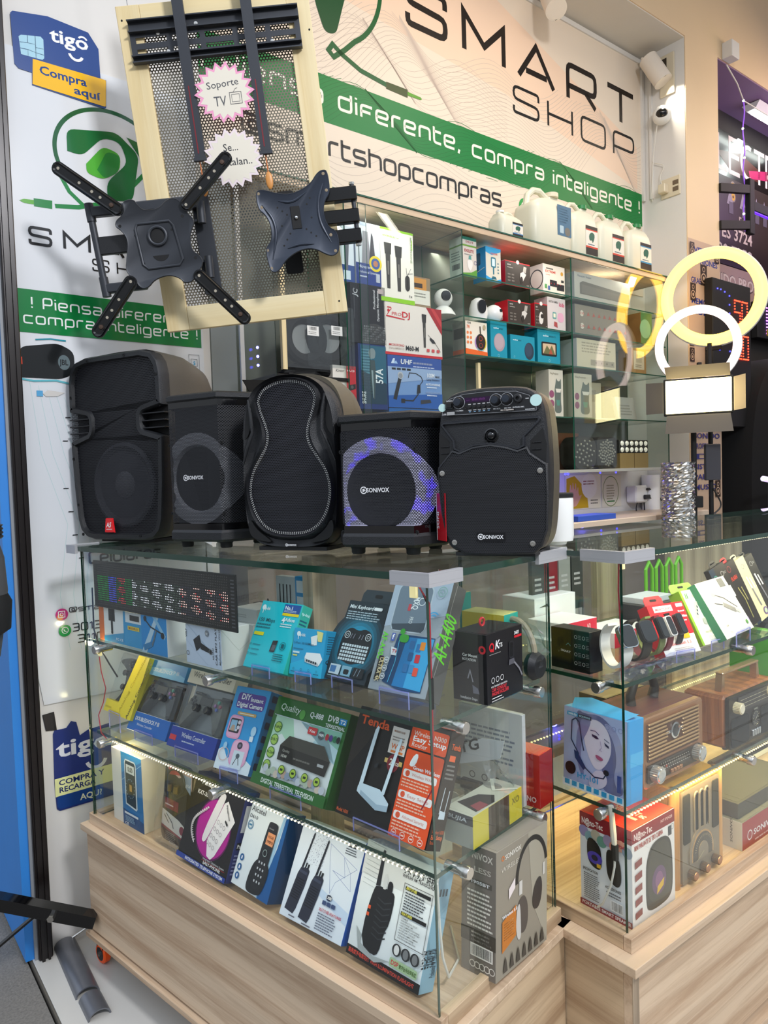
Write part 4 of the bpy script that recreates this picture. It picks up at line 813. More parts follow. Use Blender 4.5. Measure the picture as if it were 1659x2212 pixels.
hi=scalep(hn,.93,cy=c5([(690,620)])[0][1]);throat=[(a*.12,.0+c5([(690,630)])[0][1]+(b-c5([(690,630)])[0][1])*.2)for a,b in hi]
mk('horn',MB().loft([r3(hn,.0005),r3(insetp(hn,.002),-.004),r3(insetp(hn,.005),-.004),r3(hi,.0),r3(throat,.022)],0,False,True),mat('horn_plastic','#23252a',.36,bump=.3,nscale=900),s5)
hx_,hz_=c5([(697,630)])[0];mk('tweeter',MB().lathe([(.0135,.01),(.0135,-.001),(.0115,-.002),(.0105,.0),(.0001,0)],(hx_,0,hz_),'y',28).sphere((hx_,.0,hz_),.0085,n=20,k=12),BLKG,s5)
pn=c5([(130,420),(1205,345),(1240,280),(1160,160),(1000,110),(690,115),(400,150),(230,210),(150,290)])
mk('control_panel',MB().prism(smoothp(pn,1),-.003,.002),mat('panel_black','#17181b',.4),s5)
P=Print(1,1);P.line(c5([(150,408),(1190,338),(1190,300),(1120,170),(980,125),(690,128),(400,165),(240,222),(165,300)]),.0008,'#8e9094',closed=True)
def pt(x,y):return c5([(x,y)])[0]
P.poly(c5([(410,205),(700,180),(700,240),(412,262)]),'#2a1233');a,b=pt(430,243);P.text('-- 88:88',a,b,.004,'#5b2a62',w=.036,rot=1)
for t,x,y,w in(('VOLUMEN',305,362,.015),('MIC ECO',730,335,.013),('MIC VOL',850,325,.013),('ENTRADA MIC',942,316,.021),('SONiVOX',1075,338,.017),('CHARGE',1080,214,.006),('USB',160,402,.007),('ENCENDIDO',205,252,.012)):
    a,b=pt(x,y);P.text(t,a,b,.0022,'#d8dadc',w=w)
for i,x in enumerate((455,510,562,615,668)):a,b=pt(x,285-i*5);P.rect(a,b,a+.005,b+.0015,'#c8c8ca');a,b=pt(x,350-i*5);P.rect(a,b,a+.006,b+.0012,'#b8b8ba');P.rect(a+.001,b-.003,a+.005,b-.0015,'#7fa8c8')
a,b=pt(808,358);P.rect(a,b,a+.026,b+.0045,'#0c0c0d');P.text('BK1110ZN0002',a+.001,b+.001,.0024,'#e0d8d0',w=.024)
P.build('panel_print',s5,T(0,-.003,0))
for x,y,r in((345,258,.0095),(760,228,.0095),(880,215,.0095)):
    a,b=pt(x,y);k=mk('knob',MB().lathe([(r*.95,0),(r*.9,-.008),(r*.8,-.011),(.0001,-.011)],(a,-.003,b),'y',24),BLK,s5)
    mk('knob_cap',MB().lathe([(r*.72,0),(r*.7,-.0012),(.0001,-.0014)],(a,-.014,b),'y',24),mat('spun_aluminium','#4c525c',.25,1),k);mk('knob_ring',MB().torus((a,-.0034,b),r*1.2,.0004,'y',28,5),mat('ring_print','#b9bcc2',.4),s5)
a,b=pt(1000,205);mk('jack_socket',MB().lathe([(.0085,0),(.0085,-.004),(.006,-.006),(.0035,-.006),(.0033,-.001),(.0001,-.001)],(a,-.003,b),'y',8),BLK,s5)
for i,x in enumerate((472,525,578,632,686)):a,b=pt(x,307-i*4);mk('push_button',MB().lathe([(.0028,0),(.0026,-.003),(.0001,-.0032)],(a,-.003,b),'y',14),BLKG,s5)
a,b=pt(422,318);mk('aux_socket',MB().lathe([(.003,0),(.003,-.001),(.0015,-.001),(.0001,0)],(a,-.003,b),'y',12),BLKM,s5)
a,b=pt(238,295);mk('power_switch',MB().box((a-.008,-.006,b-.0065),(a+.008,-.003,b+.0065),c=.001).box((a-.006,-.008,b-.0045),(a+.006,-.006,b+.0045),c=.001),BLKG,s5)
a,b=pt(255,385);mk('usb_socket',MB().box((a-.0075,-.0055,b-.003),(a+.0075,-.003,b+.003)),CHROME,s5)
for x,y,rx in((155,320,.0075),(1190,225,.0105)):a,b=pt(x,y);mk('round_sticker',MB().lathe([(rx,0),(rx,-.0006),(.0001,-.0006)],(a,-.0035,b),'y',24),mat('pearl_sticker','#bfe0dc',.3),s5)
for x,y in((140,1070),(1222,1022),(262,1862),(1128,1858)):scr(s5,[pt(x,y)],-.0065,.0052,STEEL)
for pl in([(105,600),(215,700),(220,860),(105,975),(95,800)],[(1250,535),(1118,680),(1115,800),(1278,930),(1290,720)]):
    mk('side_port',MB().prism(c5(pl),-.0005,.002),BLKM,s5)
    for y in(705 if pl[0][0]>600 else 770,785 if pl[0][0]>600 else 845):
        a0,b0=pt(pl[1][0]+(20 if pl[0][0]>600 else-90),y);mk('port_fin',MB().box((a0,-.002,b0),(a0+.016,.001,b0+.0012)),SHELL,s5)
sx_,sz_=pt(675,1790);sonivox(s5,sx_,sz_,.048,-.0068,True)
woofer(s5,.0,.36*H,.07,.012)
mk('foot',MB().box((-.075,.006,0),(.075,.14,.007)),SHELL,s5)
# white device behind the right-hand speaker
wd=thing('smart_camera','white round camera base with dark lid on the glass behind the right-hand speaker','camera',T(.362,1.527,1.1515)@Rz(-30))
mk('body',MB().lathe([(.02,0),(.022,.006),(.034,.008),(.036,.02),(.036,.095),(.034,.099)],n=32),WHITE,wd);mk('lid',MB().lathe([(.0365,.099),(.0365,.106),(.035,.108),(.0001,.109)],n=32),BLKM,wd)
# ================================================================ PRODUCTS IN THE TWO CASES
def colored_box(name,parent,w,d,h,cols,M=None,mt=None,c=.0006):
    """cols: front right left top (back and bottom follow the front)"""
    mb=MB().box((0,0,0),(w,d,h),c=c);me=bpy.data.meshes.new(name);me.from_pydata(mb.v,[],mb.f);me.materials.append(mt or PRINT)
    bm=bmesh.new();bm.from_mesh(me);bmesh.ops.recalc_face_normals(bm,faces=bm.faces);bm.to_mesh(me);bm.free()
    ca=me.color_attributes.new('Col','FLOAT_COLOR','CORNER');buf=[];C4=[hx(x)for x in cols]
    for p in me.polygons:
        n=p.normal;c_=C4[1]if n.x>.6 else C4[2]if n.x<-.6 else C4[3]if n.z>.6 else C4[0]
        buf+=[c_[0],c_[1],c_[2],1.0]*p.loop_total
    ca.data.foreach_set('color',buf);o=link(bpy.data.objects.new(name,me))
    if parent is not None:o.parent=parent
    if M is not None:o.matrix_local=M
    return o
def place(key):
    x,y,z,yaw,lean,w,h,d=PL[key];return T(x,y,z)@Rz(yaw)@Rx(-lean),w,h,d
def carton(name,label,cat,M,w,h,d,cols,front=None,right=None,left=None,top=None,group=None,tab=None,gloss=False,flap=True):
    t=thing(name,label,cat,M,group);cols=list(cols)+[cols[0]]*(4-len(cols))
    colored_box('carton',t,w,d,h,cols,mt=PRINT_GLOSS if gloss else PRINT)
    if flap:mk('tuck_flap',MB().box((w*.03,d*.04,h),(w*.97,d*.96,h+.0004)),card(cols[3]),t,smooth=0)
    for nm,fn,ww,hh in(('front',front,w,h),('right',right,d,h),('left',left,d,h),('top',top,w,d)):
        if fn:
            P=Print(ww/100,hh/100);fn(P);m=face_M(nm,w,d,h)
            if nm=='top':m=T(0,0,.0005)@m
            P.build(nm+'_print',t,m,PRINT_GLOSS if gloss else PRINT)
    if tab:
        x0,x1,hh=tab;mk('hang_tab',MB().prism([(x0*w,h-.001),(x1*w,h-.001),(x1*w,h+hh*.7),(x1*w-.006,h+hh),(x0*w+.006,h+hh),(x0*w,h+hh*.7)],d*.45,d*.45+.0008),card(cols[2]),t)
        mk('tab_slot',MB().prism(rrect((x0+x1)/2*w-.01,h+hh*.45,(x0+x1)/2*w+.01,h+hh*.7,.003),d*.45-.0003,d*.45),BLKM,t)
    return t
def card(c):return mat('card_'+c.strip('#'),c,.42)
def stand(key,lab,zs,dw=.5):
    """clear L-shaped display stand with a lip, under a leaning box"""
    M,w,h,d=place(key);x,y,z,yaw,lean,*_=PL[key];ln=R_(lean);ww=max(.04,w*dw)
    t=thing('acrylic_stand','clear acrylic display stand holding the '+lab,'display stand',T(x,y,zs)@Rz(yaw));x0=(w-ww)/2;zl=z-zs;q=.002
    by,bz=d*math.cos(ln)+.001,-d*math.sin(ln)+zl
    ty,tz=by+h*.55*math.sin(ln),bz+h*.55*math.cos(ln)
    mk('base',MB().box((x0,-.006,0),(x0+ww,ty+.01,q)),[ACRYL],t,smooth=0)
    mk('lip',MB().box((x0,-.006,q),(x0+ww,-.004,max(zl,.004)+.012)),[ACRYL],t,smooth=0)
    mk('lip_edge',MB().box((x0,-.0062,max(zl,.004)+.007),(x0+ww,-.0038,max(zl,.004)+.0085)).box((x0-.001,-.0062,q),(x0,-.0038,max(zl,.004)+.0085)).box((x0+ww,-.0062,q),(x0+ww+.001,-.0038,max(zl,.004)+.0085)),ACR_E,t,smooth=0)
    mk('back_rest',MB().prism([(by+.001,max(bz,q)),(by+.003,max(bz,q)),(ty+.003,tz),(ty+.001,tz)],x0,x0+ww,'x'),ACRYL,t,smooth=0)
    return t
SA1,SA2,SA0,SBa,SBb=.9012,.6572,.4236,.9012,.6582
DK='#141414'
# ---- upper shelf of the near case
def f(P):
    P.rect(45,0,100,100,'#2f9fd8');P.poly([(45,100),(45,0),(60,0),(52,100)],'#2f9fd8');P.rect(50,60,92,96,'#e8eef2')
    P.poly([(10,0),(45,0),(45,30),(0,12),(0,0)],'#3aa0d4');P.rect(12,55,26,95,'#15171c');P.rect(17,30,21,55,'#15171c');P.disc(19,26,5,'#15171c');P.rect(60,66,80,80,'#2c2a2a');P.rect(55,42,80,52,'#e8d044');P.text('MODELO',57,44.5,5,'#b04a20',w=20);P.text('FC CE',28,8,6,'#d8eef8',w=16)
M,w,h,d=place('holder');x,y,z=PL['holder'][:3]
t=carton('phone_holder_box','white and blue phone holder box with orange spine under the led board','box',T(x,y,SA1)@Rz(-41.8),.225,.10,.06,('#eef1f3','#2b96d2','#e06a2a','#eee'),f)
mk('spine_panel',MB().box((-.026,.0,0),(-.0005,.06,.10),c=.0005),card('#e2702c'),t)
def f(P):
    P.poly([(0,0),(62,100),(75,100),(20,0)],'#bcd8ea');P.poly([(40,100),(90,40),(96,50),(52,100)],'#8ec4e6');P.line([(20,80),(38,66),(60,60),(80,55)],4,'#1d2b36');P.disc(18,84,7,'#20262c');P.disc(84,50,8,'#20262c');P.line([(60,60),(50,35),(42,20)],6,'#5f7686');P.poly([(8,18),(40,30),(44,18),(12,4)],'#2e7fb4')
M,w,h,d=place('bike');x,y,z=PL['bike'][:3]
carton('bike_mount_box','blue bicycle mount box with white side, second on the upper shelf','box',T(x,y,SA1)@Rz(-41.8),.115,.098,.055,('#1f8fd6','#e9ebea','#1f8fd6','#dde'),f)
def f(P):
    P.line([(5,100),(70,40),(100,20)],3,'#b9cbe0');P.line([(0,60),(60,5)],2,'#c6d4e6');P.poly([(22,62),(40,78),(46,50),(30,34)],'#22252c');P.poly([(44,58),(74,44),(74,34),(42,42)],'#1c1e22');P.ring(70,40,7,2,'#777')
    P.text('VOLT',4,66,6,'#222',rot=90);P.text('CAR MP3 PLAYER',88,10,7,'#2a2a33',rot=90,w=70,b=0);P.text('Multifunction Wireless',97,12,5,'#333',rot=90,w=66,b=0);P.text('REF: VP-R7',79,22,4.5,'#222',rot=90);P.disc(62,85,8,'#8a8f98');P.text('5V',59,82,5,'#fff');P.ring(6,26,6,1.5,'#333')
M,w,h,d=place('carmp3');x,y,z=PL['carmp3'][:3]
carton('car_player_box','pale car music player box with white side, third on the upper shelf','box',T(x,y,SA1)@Rz(-41.8),.135,.088,.075,('#cfdcf0','#eceae6','#ddd','#e8e8ea'),f,right=lambda P:P.line([(0,100),(60,40),(100,60)],.8,'#c9c7c2'))
def tpl(P,x,y,s,c='#e9f6f8'):P.disc(x,y,s*.9,c);P.rect(x-s*.2,y-s*2,x+s*.12,y,c);P.text('tp-link',x+s*.55,y-s*.8,s*1.1,c,w=s*3)
def f(P):
    tpl(P,9,90,4.5);P.rect(58,85,97,98,'#17509e');P.rect(58,81,97,85,'#f0d41e');P.text('No.1',60,90,5.5,'#fff',w=20);P.lines(60,86,94,89.5,2,'#c8d8ee');P.text('150 Mbps',4,69,5.5,'#135863',w=42,b=0);P.lines(4,58,44,67,2,'#1a7684');P.text('4',61,70,9,'#f2f8fa');P.text('Años',68,73,5,'#f2f8fa',w=24);P.lines(61,63,92,70,2,'#dff0f4');P.rect(4,48,28,53,'#e8de22')
    for k,y in enumerate((34,27,20)):P.ring(4,y,1.6,.4,'#135863');P.rect(9,y-.6,28,y+.6,'#178494')
    P.poly([(56,43),(68,44),(66,27),(54,27)],'#2d3034');P.poly([(58,37),(66,37),(65,29),(57,29)],'#5a6066');P.ring(82,37,6,.7,'#135863');P.rect(79,34,85,40,'#135863');P.lines(66,14,92,26,4,'#12606c')
M,w,h,d=place('tp150');carton('wireless_adapter_box','turquoise wifi adapter box with a blue number one badge on a clear stand','box',M,w,h,d,('#22c0cf','#35b9a6','#1fb0be','#1ca9b8'),f,right=lambda P:(P.text('tp-link',10,86,4,'#dff',w=80),P.lines(10,70,90,80,2,'#157'),P.rect(8,58,90,64,'#d8d23a')))
stand('tp150','turquoise adapter box',SA1,.42)
def f(P):
    P.poly([(0,0),(100,0),(100,30),(60,42),(0,22)],'#2ab4dd');tpl(P,16,88,6);P.poly([(55,84),(75,90),(76,68),(60,66)],'#eef1f0');P.poly([(72,98),(92,96),(90,76),(78,76)],'#e6df8e');P.text('5-Port 10/100Mbps',5,66,5,'#125a78',w=62,b=0);P.rect(5,55,36,57,'#1c7da2');P.rect(5,46,26,50,'#cfe7ef');P.rect(6,40,20,43,'#e8d86a')
    P.poly([(48,50),(90,52),(99,40),(90,26),(46,30),(44,40)],'#f2f5f7');P.poly([(46,38),(88,30),(88,24),(46,30)],'#c4ccd2')
    for k in range(5):P.poly([(50+k*7,36-k*.8),(55+k*7,35.4-k*.8),(55+k*7,31-k*.8),(50+k*7,31.5-k*.8)],'#23313a')
    for k in range(4):P.ring(14+k*24,13,2.5,.6,'#135a76');P.rect(6+k*24,6,22+k*24,8,'#17698a')
M,w,h,d=place('tp5');carton('network_switch_box','smaller sky-blue five-port switch box with a price slip','box',M,w,h,d,('#2ba5d6','#1d94c4','#2ba5d6','#31a9cf'),f,right=lambda P:(P.lines(15,50,85,90,8,'#124f6b'),P.text('CE',15,30,9,'#12202a',w=40)))
stand('tp5','five-port switch box',SA1,.4)
def f(P):
    for k in range(9):P.disc(50,45,46-k*4.4,('#1c2b34','#1b3c4a','#1a4d5f','#1a6077','#1b7592','#1c8aad','#1f9cc4','#27abd6','#33b8e2')[k])
    P.text('Mini Keyboard',6,90,4.6,'#e6eef2',w=60,sh=.2);P.rr(68,90,88,94,1.5,'#e8ecee');P.lines(6,75,92,87,4,'#a8bac4')
    P.poly(smoothp([(12,40),(14,60),(30,66),(48,62),(66,66),(84,60),(90,40),(84,24),(70,24),(50,20),(30,24),(16,24)],2),'#14181c');P.L+=1
    for r in range(5):
        for c in range(11):P.poly([(19+c*6,45-r*4.4),(23.6+c*6,45-r*4.4),(23.6+c*6,42-r*4.4),(19+c*6,42-r*4.4)],'#c8d4da',False)
    P.L+=1;P.ring(24,56,4.6,.8,'#dfe6ea');P.ring(24,56,2,.5,'#dfe6ea');P.ring(76,56,4.6,.8,'#dfe6ea');P.ring(76,56,2,.5,'#dfe6ea')
    for x in(34,41,55,62):P.line([(x,52),(x+2,58)],.6,'#aab')
    P.rect(8,6,34,18,'#b8c8d2');P.rect(10,8,24,16,'#3a6ca0');P.rect(38,6,62,18,'#7ba9bd');P.rr(44,8,57,14,2,'#15191d');P.rect(66,6,92,18,'#101418');P.line([(72,8),(75,17)],.6,'#9ab');P.line([(80,8),(83,17)],.6,'#9ab');P.rect(8,3.4,34,4.2,'#8aa');P.rect(38,3.4,62,4.2,'#8aa')
M,w,h,d=place('minikb');carton('mini_keyboard_box','dark box with glowing blue centre and a mini keyboard picture, raised back flap','box',M,w,h,d,('#1b2a33','#222b31','#1b2a33','#20282e'),f,tab=(.16,.98,.03))
stand('minikb','mini keyboard box',SA1,.5)
def f(P):
    P.poly([(0,55),(0,100),(100,100),(100,70)],'#aab8ca');P.rr(10,52,72,96,7,'#b9c4cf');P.rr(11.5,53,70,94.5,6,'#6f7e8d');P.poly([(12,58),(70,62),(70,56),(66,53.2),(16,53.2)],'#3f4a55')
    P.text('MXQ',41,84,6,'#e9edf0',rot=-90,w=19);P.text('PRO',41,66,4,'#dde2e6',rot=-90,w=10,b=0);P.rect(34,71,39,77,'#c04a52');P.ring(56,80,3.6,.7,'#dfe5ea')
    P.poly([(22,8),(30,50),(93,50),(90,4),(60,3),(48,4)],'#10406a');P.poly([(40,6),(46,48),(92,49),(89,5)],'#1c78b4');P.poly([(60,6),(64,48),(92,49),(89,5)],'#3aa2d6');P.line([(32,8),(36,26),(34,46)],.6,'#4fc0e8')
    for i,(x,y,c)in enumerate(((58,42,'#2a6aa0'),(70,40,'#2a74ae'),(76,42,'#e08a2a'),(60,32,'#1f5a8c'),(72,31,'#c8303a'),(56,22,'#2a6ea6'),(66,22,'#3a86bc'),(74,20,'#e0503a'))):P.rr(x-4,y-3.5,x+4,y+3.5,.8,c)
    P.rr(34,43,50,50,3,'#3a9a34');P.disc(37,52.2,2.6,'#3a9a34');P.poly([(24,38),(34,37),(36,31),(26,31)],'#d9dfe4');P.text('TV',27,33,3,'#c23340');P.rect(20,43,26,50,'#4f63b0');P.text('f',21.5,44.5,4.5,'#fff');P.text('AF-A400',4,50,5.4,'#63d22a',rot=-90,w=40)
    P.rect(8,8,16,29,'#221c14');P.text('ULTRA 4K',10.4,27.6,3.6,'#e8d6a8',rot=-90,w=34);P.rect(16.3,9,17.6,28,'#c9a95a')
    for y in(26,19,12):P.ring(22,y,2.7,.6,'#e0e4e8');P.rect(19.5,y-.6,24.5,y+.6,'#e0e4e8')
    P.ring(88,90,4.6,.7,'#7fa8a0');P.ring(88,90,2.4,.6,'#7fa8a0');P.ring(83,66,6,1.2,'#4aa4d8',a0=40,a1=140);P.ring(83,66,3.6,1.2,'#4aa4d8',a0=40,a1=140)
def g(P):P.text('AF-A400',62,32,18,'#72e03a',rot=84,xs=1.05,w=190);P.lines(78,34,90,36,1,'#4c8a34');P.line([(30,100),(24,80),(26,40),(14,14),(20,4)],.5,'#b9b6b0')
M,w,h,d=place('mxq');carton('tv_box_carton','tall silver streaming box carton with a green code on its grey side','box',M,w,h,d,('#9aa3ab','#5f5d5a','#8b949c','#a9b4c2'),f,g)
stand('mxq','silver streaming box carton',SA1,.5)
def lf(P):P.ring(88,78,6,3,'#c22a34');P.text('Car Mount',30,66,4,'#d8d8d8');P.text('ROTATION',30,60,3.5,'#d0d0d0',w=40);P.line([(45,34),(52,46),(60,30)],2,'#8a8a92');P.poly([(58,26),(74,22),(78,14),(60,14)],'#6a6a78');P.text('Installation Steps',22,4,4,'#ddd',w=50,b=0)
def rt(P):
    P.ring(14,80,6.5,2.6,'#c8202c');P.line([(12,77),(19,74)],3,'#c8202c');P.text('K',22,76,12,'#eee',sh=.2);P.text('TS',33,77,6,'#eee');P.lines(7,69,42,71,1,'#999');P.text('360°',76,88,5,'#eee');P.rect(76,83,97,86.5,'#c8202c');P.rr(60,55,74,80,4,'#2b2b30');P.rr(61.5,57,72.5,78.5,3,'#0f0f12');P.poly([(58,46),(76,46),(74,54),(60,54)],'#55555c');P.line([(74,48),(88,36),(96,24)],3,'#77777e')
    for x in(14,26,38):P.ring(x,33,4.2,.8,'#e6e6e6')
    P.text('one handed operation',8,23,3.4,'#ddd',w=44,b=0);P.text('CAR CONSOLE',9,17,5,'#d2303c',w=40,sh=.15);P.text('PHONE HOLDER',9,11,5,'#d2303c',w=46,sh=.15);P.rect(9,7,36,8,'#eee');P.lines(9,2,46,5,1,'#ccc')
M,w,h,d=place('kts');carton('car_mount_box','black car phone holder box standing at the right corner of the upper shelf','box',T(*PL['kts'][:2],SA1)@Rz(-41.8),w,h+.015,.118,('#151417','#17161a','#141416','#1e1c1c'),lf,rt)
rg=thing('red_ring','small red plastic ring on top of the black car holder box','ring',FA@T(1.198,.19,SA1+.1355));mk('hoop',MB().torus((0,0,0),.007,.0022,'x',24,8),mat('red_plastic','#d3202c',.3),rg)
# back of the upper shelf
def fa(name,label,x,y,z,w,h,d,cols,fr=None,cat='box',yaw=0,F=FA,**k):return carton(name,label,cat,F@T(x,y,z)@Rz(yaw),w,h,d,cols,fr,**k)
fa('phone_mount_box','light blue box with small holder pictures at the back of the upper shelf',.575,.29,SA1,.075,.165,.045,('#2f9ad6','#2a84b8','#2f9ad6'),lambda P:[P.rect(8+i*46,52+j*24,48+i*46,70+j*24,'#dfe9ee')or P.poly([(16+i*46,56+j*24),(40+i*46,56+j*24),(34+i*46,66+j*24),(22+i*46,66+j*24)],'#2a2f34')for i in(0,1)for j in(0,1)])
fa('cable_card','white card with dark cable pictures behind the turquoise adapter box',.49,.30,SA1,.075,.16,.02,('#c9d2d4','#bbb','#ccc'),lambda P:[P.line([(20+k*18,50),(20+k*18,88)],2.5,'#2a2c30')or P.disc(20+k*18,52,4,'#2a2c30')for k in range(4)])
for x,y,z,w_,h_,lb in((.43,.19,SA1,.10,.055,'white carton lying behind the pale car player box'),(.445,.2,SA1+.0555,.09,.035,'white carton stacked on another behind the car player box'),(.32,.24,SA1,.1,.05,'low white carton at the back left of the upper shelf')):fa('white_carton',lb,x,y,z,w_,h_,.08,('#d9d9d6','#c9c9c6','#ddd','#e6e6e4'),lambda P:P.lines(10,30,60,60,2,'#b5b5b3'))
fa('charger_box','dark charger box with orange top behind the five-port switch box',.79,.15,SA1,.1,.07,.06,('#2a2c30','#333','#2a2c30','#caa04a'),top=lambda P:(P.rect(0,60,100,100,'#24303a'),P.lines(10,65,90,95,3,'#8aa'),P.poly([(10,10),(40,50),(60,20),(90,50),(90,10)],'#6a5ab0')))
fa('adapter_box','yellow and turquoise adapter box at the back above the black car holder',1.085,.285,SA1,.1,.13,.05,('#d8c23c','#2fb0a0','#3ab','#e9e48a'),lambda P:(P.lines(10,20,70,50,4,'#8a7a20'),P.rect(60,60,95,90,'#7fd0d8')))
fa('adapter_box','yellow-topped adapter box with turquoise side left of the tall silver carton',1.0,.30,SA1,.07,.16,.04,('#e6e2a0','#2fb8b0','#3ab','#efeeb0'))
ad=thing('power_adapters','heap of black power adapters with cables at the back of the upper shelf','adapters',FA@T(.37,.27,SA1))
for i in range(5):a=mk('adapter',MB().box((0,0,0),(.035,.03,.028),c=.003).box((.01,-.012,.008),(.012,0,.02)).box((.022,-.012,.008),(.024,0,.02)),BLK,ad,T(i*.04,.012*(i%2),.028*(i%2)+.03));mk('cable',MB().tube([(.017+.01*math.cos(k*.9),.03+.006*k,.014+.018*math.sin(k*.9))for k in range(9)],.0025,6),BLKW,a)
mk('support_block',MB().box((0,-.01,0),(.2,.06,.0295)),card('#8d8a86'),ad)
bag=thing('headphone_bag','black headphones in a crinkled clear bag at the back right of the upper shelf','headphones',FA@T(1.19,.29,SA1))
mk('headband',MB().tube([(-.045+.045*(1-math.cos(R_(a))),.02,.05+.07*math.sin(R_(a)))for a in range(0,181,15)][:13],.006,8),mat('beige_band','#a59a80',.5),bag)
for x in(-.045,.045):mk('ear_cup',MB().lathe([(.0001,-.012),(.022,-.012),(.028,0),(.022,.012),(.0001,.012)],(x,.02,.035),'x',20),BLK,bag)
def crinkle(name,parent,c,s,seed,m=BLISTER,n=12):
    q=random.Random(seed);mb=MB().sphere((0,0,0),1,n=n+4,k=n);mb.v=[(c[0]+a*s[0]*q.uniform(.75,1.15),c[1]+b*s[1]*q.uniform(.75,1.1),c[2]+z*s[2]*q.uniform(.8,1.05))for a,b,z in mb.v];return mk(name,mb,m,parent,smooth=0)
crinkle('clear_bag',bag,(0,.02,.065),(.07,.035,.06),3)
# ---- middle shelf of the near case
def gamepad(root,M,s=1.0,col=None,camo=False):
    m=col or BLKG;half=[(0,.55),(.35,.60),(.62,.62),(.82,.50),(.95,.1),(1.02,-.5),(.98,-.82),(.80,-.85),(.62,-.45),(.38,-.1),(0,-.08)]
    o=smoothp([(a*.075*s,b*.062*s)for a,b in mirror(half)],2);g=mk('controller',MB().loft([r3(insetp(o,.006*s),.020*s),r3(o,.008*s),r3(o,-.002*s),r3(insetp(o,.004*s),-.012*s)]),m,root,M)
    def P3(x,z,y=-.012):return(x*s,y*s,z*s)
    for x in(-.022,.022):mk('thumb_stick',MB().lathe([(.010*s,0),(.007*s,-.006*s),(.010*s,-.010*s),(.008*s,-.013*s),(.0001,-.011*s)],P3(x,.002),'y',18),BLK,g)
    for a,b,c in((0,.009,'#3aa48a'),(.009,0,'#b43a4a'),(0,-.009,'#3a5ab4'),(-.009,0,'#a35aa0')):mk('face_button',MB().lathe([(.0042*s,0),(.004*s,-.004*s),(.0001,-.0045*s)],P3(.048+a,.018+b),'y',12),mat('button_'+c[1:],c,.3),g)
    for a,b in((1,0),(-1,0),(0,1),(0,-1)):mk('direction_key',MB().box(P3(-.048+a*.0075-.0035,.018+b*.0075-.0035,-.0155),P3(-.048+a*.0075+.0035,.018+b*.0075+.0035,-.0115),c=.0006),BLK,g)
    mk('touch_pad',MB().box(P3(-.024,.012,-.0138),P3(.024,.032,-.0115),c=.001),BLK,g)
    for x in(-.052,.052):mk('shoulder_button',MB().box(P3(x-.014,.036,-.004),P3(x+.014,.043,.012),c=.002),BLK,g)
    return g
CAMO=mat('camo_shell','#5f5e57',.4,noise=1.1,nscale=24);PADK=mat('controller_black','#15161a',.22,coat=.3)
M,w,h,d=place('yellow');t=thing('controller_box','yellow window box with a black game controller at the left end of the middle shelf','box',M);YL=card('#ecd71a')
mk('carton',MB().prism([(w*.44,0),(w,0),(w,h),(w*.62,h),(w*.52,h*.55),(w*.44,h*.2)],0,d),YL,t);mk('carton_base',MB().box((0,0,0),(w*.4395,d,h*.19)),YL,t)
mk('window',MB().box((.002,.001,h*.19),(w*.51,d,h*.98),c=.004),BLISTER,t,smooth=0);gamepad(t,T(w*.27,d*.5,h*.55)@Ry(75),.85,PADK)
P=Print(w/100,h/100);P.text('Analog Controller 2',58,6,6,'#c9b20e',rot=72,w=120);P.text('Analog Controller 2',88,0,5.5,'#6e6410',rot=76,w=105);P.rect(3,6,26,9,'#cdb914');P.build('front_print',t)
stand('yellow','yellow controller box',SA2,.4)
def pad_box(key,label,head,headc,foot,footc,padm,hz,fz,pic):
    M,w,h,d=place(key);t=thing('controller_box',label,'box',M)
    colored_box('header_card',t,w,d,h*(1-hz),(headc,headc,headc,headc),T(0,0,h*hz));colored_box('base_carton',t,w,d,h*fz,(footc,footc,footc,'#e8ecef'))
    mk('inner_card',MB().box((.002,d*.8,h*fz),(w-.002,d*.84,h*hz)),card('#8d8f92'),t);mk('window',MB().box((.0015,.0015,h*fz),(w-.0015,d*.78,h*hz),c=.004),BLISTER,t,smooth=0)
    gamepad(t,T(w*.5,d*.42,h*(fz+hz)/2-.004)@Ry(0)@Rx(-6),min(.97,w/.175),padm);P=Print(w/100,h/100);head(P);foot(P);P.build('front_print',t);return t
t=pad_box('dshock','blue and clear window box showing a black game controller on the middle shelf',lambda P:(P.poly([(0,78),(100,78),(100,84),(60,92),(0,88)],'#7fc0e4'),P.text('DOUBLESHOCK',18,84,5,'#e9eef4',w=50,sh=.15),P.text('P III',70,85,5,'#e9eef4',w=14,b=0)),'#2d8fcc',lambda P:(P.text('DOUBLESHOCK P III',14,15,5,'#e8eef6',w=62),P.text('Wireless Controller',22,8.5,3.2,'#e0e8f4',w=40,b=0)),'#1366bd',PADK,.78,.26,0)
stand('dshock','blue window box',SA2,.45)
t=pad_box('wctrl','window box with cream header and navy base showing a camouflage game controller',lambda P:(P.text('Wireless Controller',10,85,7,'#33312e',w=82,b=0)),'#e9dcc4',lambda P:(P.rect(2,8,16,14,'#d8353a'),P.text('Wireless Controller',26,14,5.5,'#e8ecf4',w=52,b=0),P.lines(30,8,62,11,1,'#c8d0e4')),'#1b3a9c',CAMO,.77,.24,0)
stand('wctrl','window box with the camouflage controller',SA2,.5)
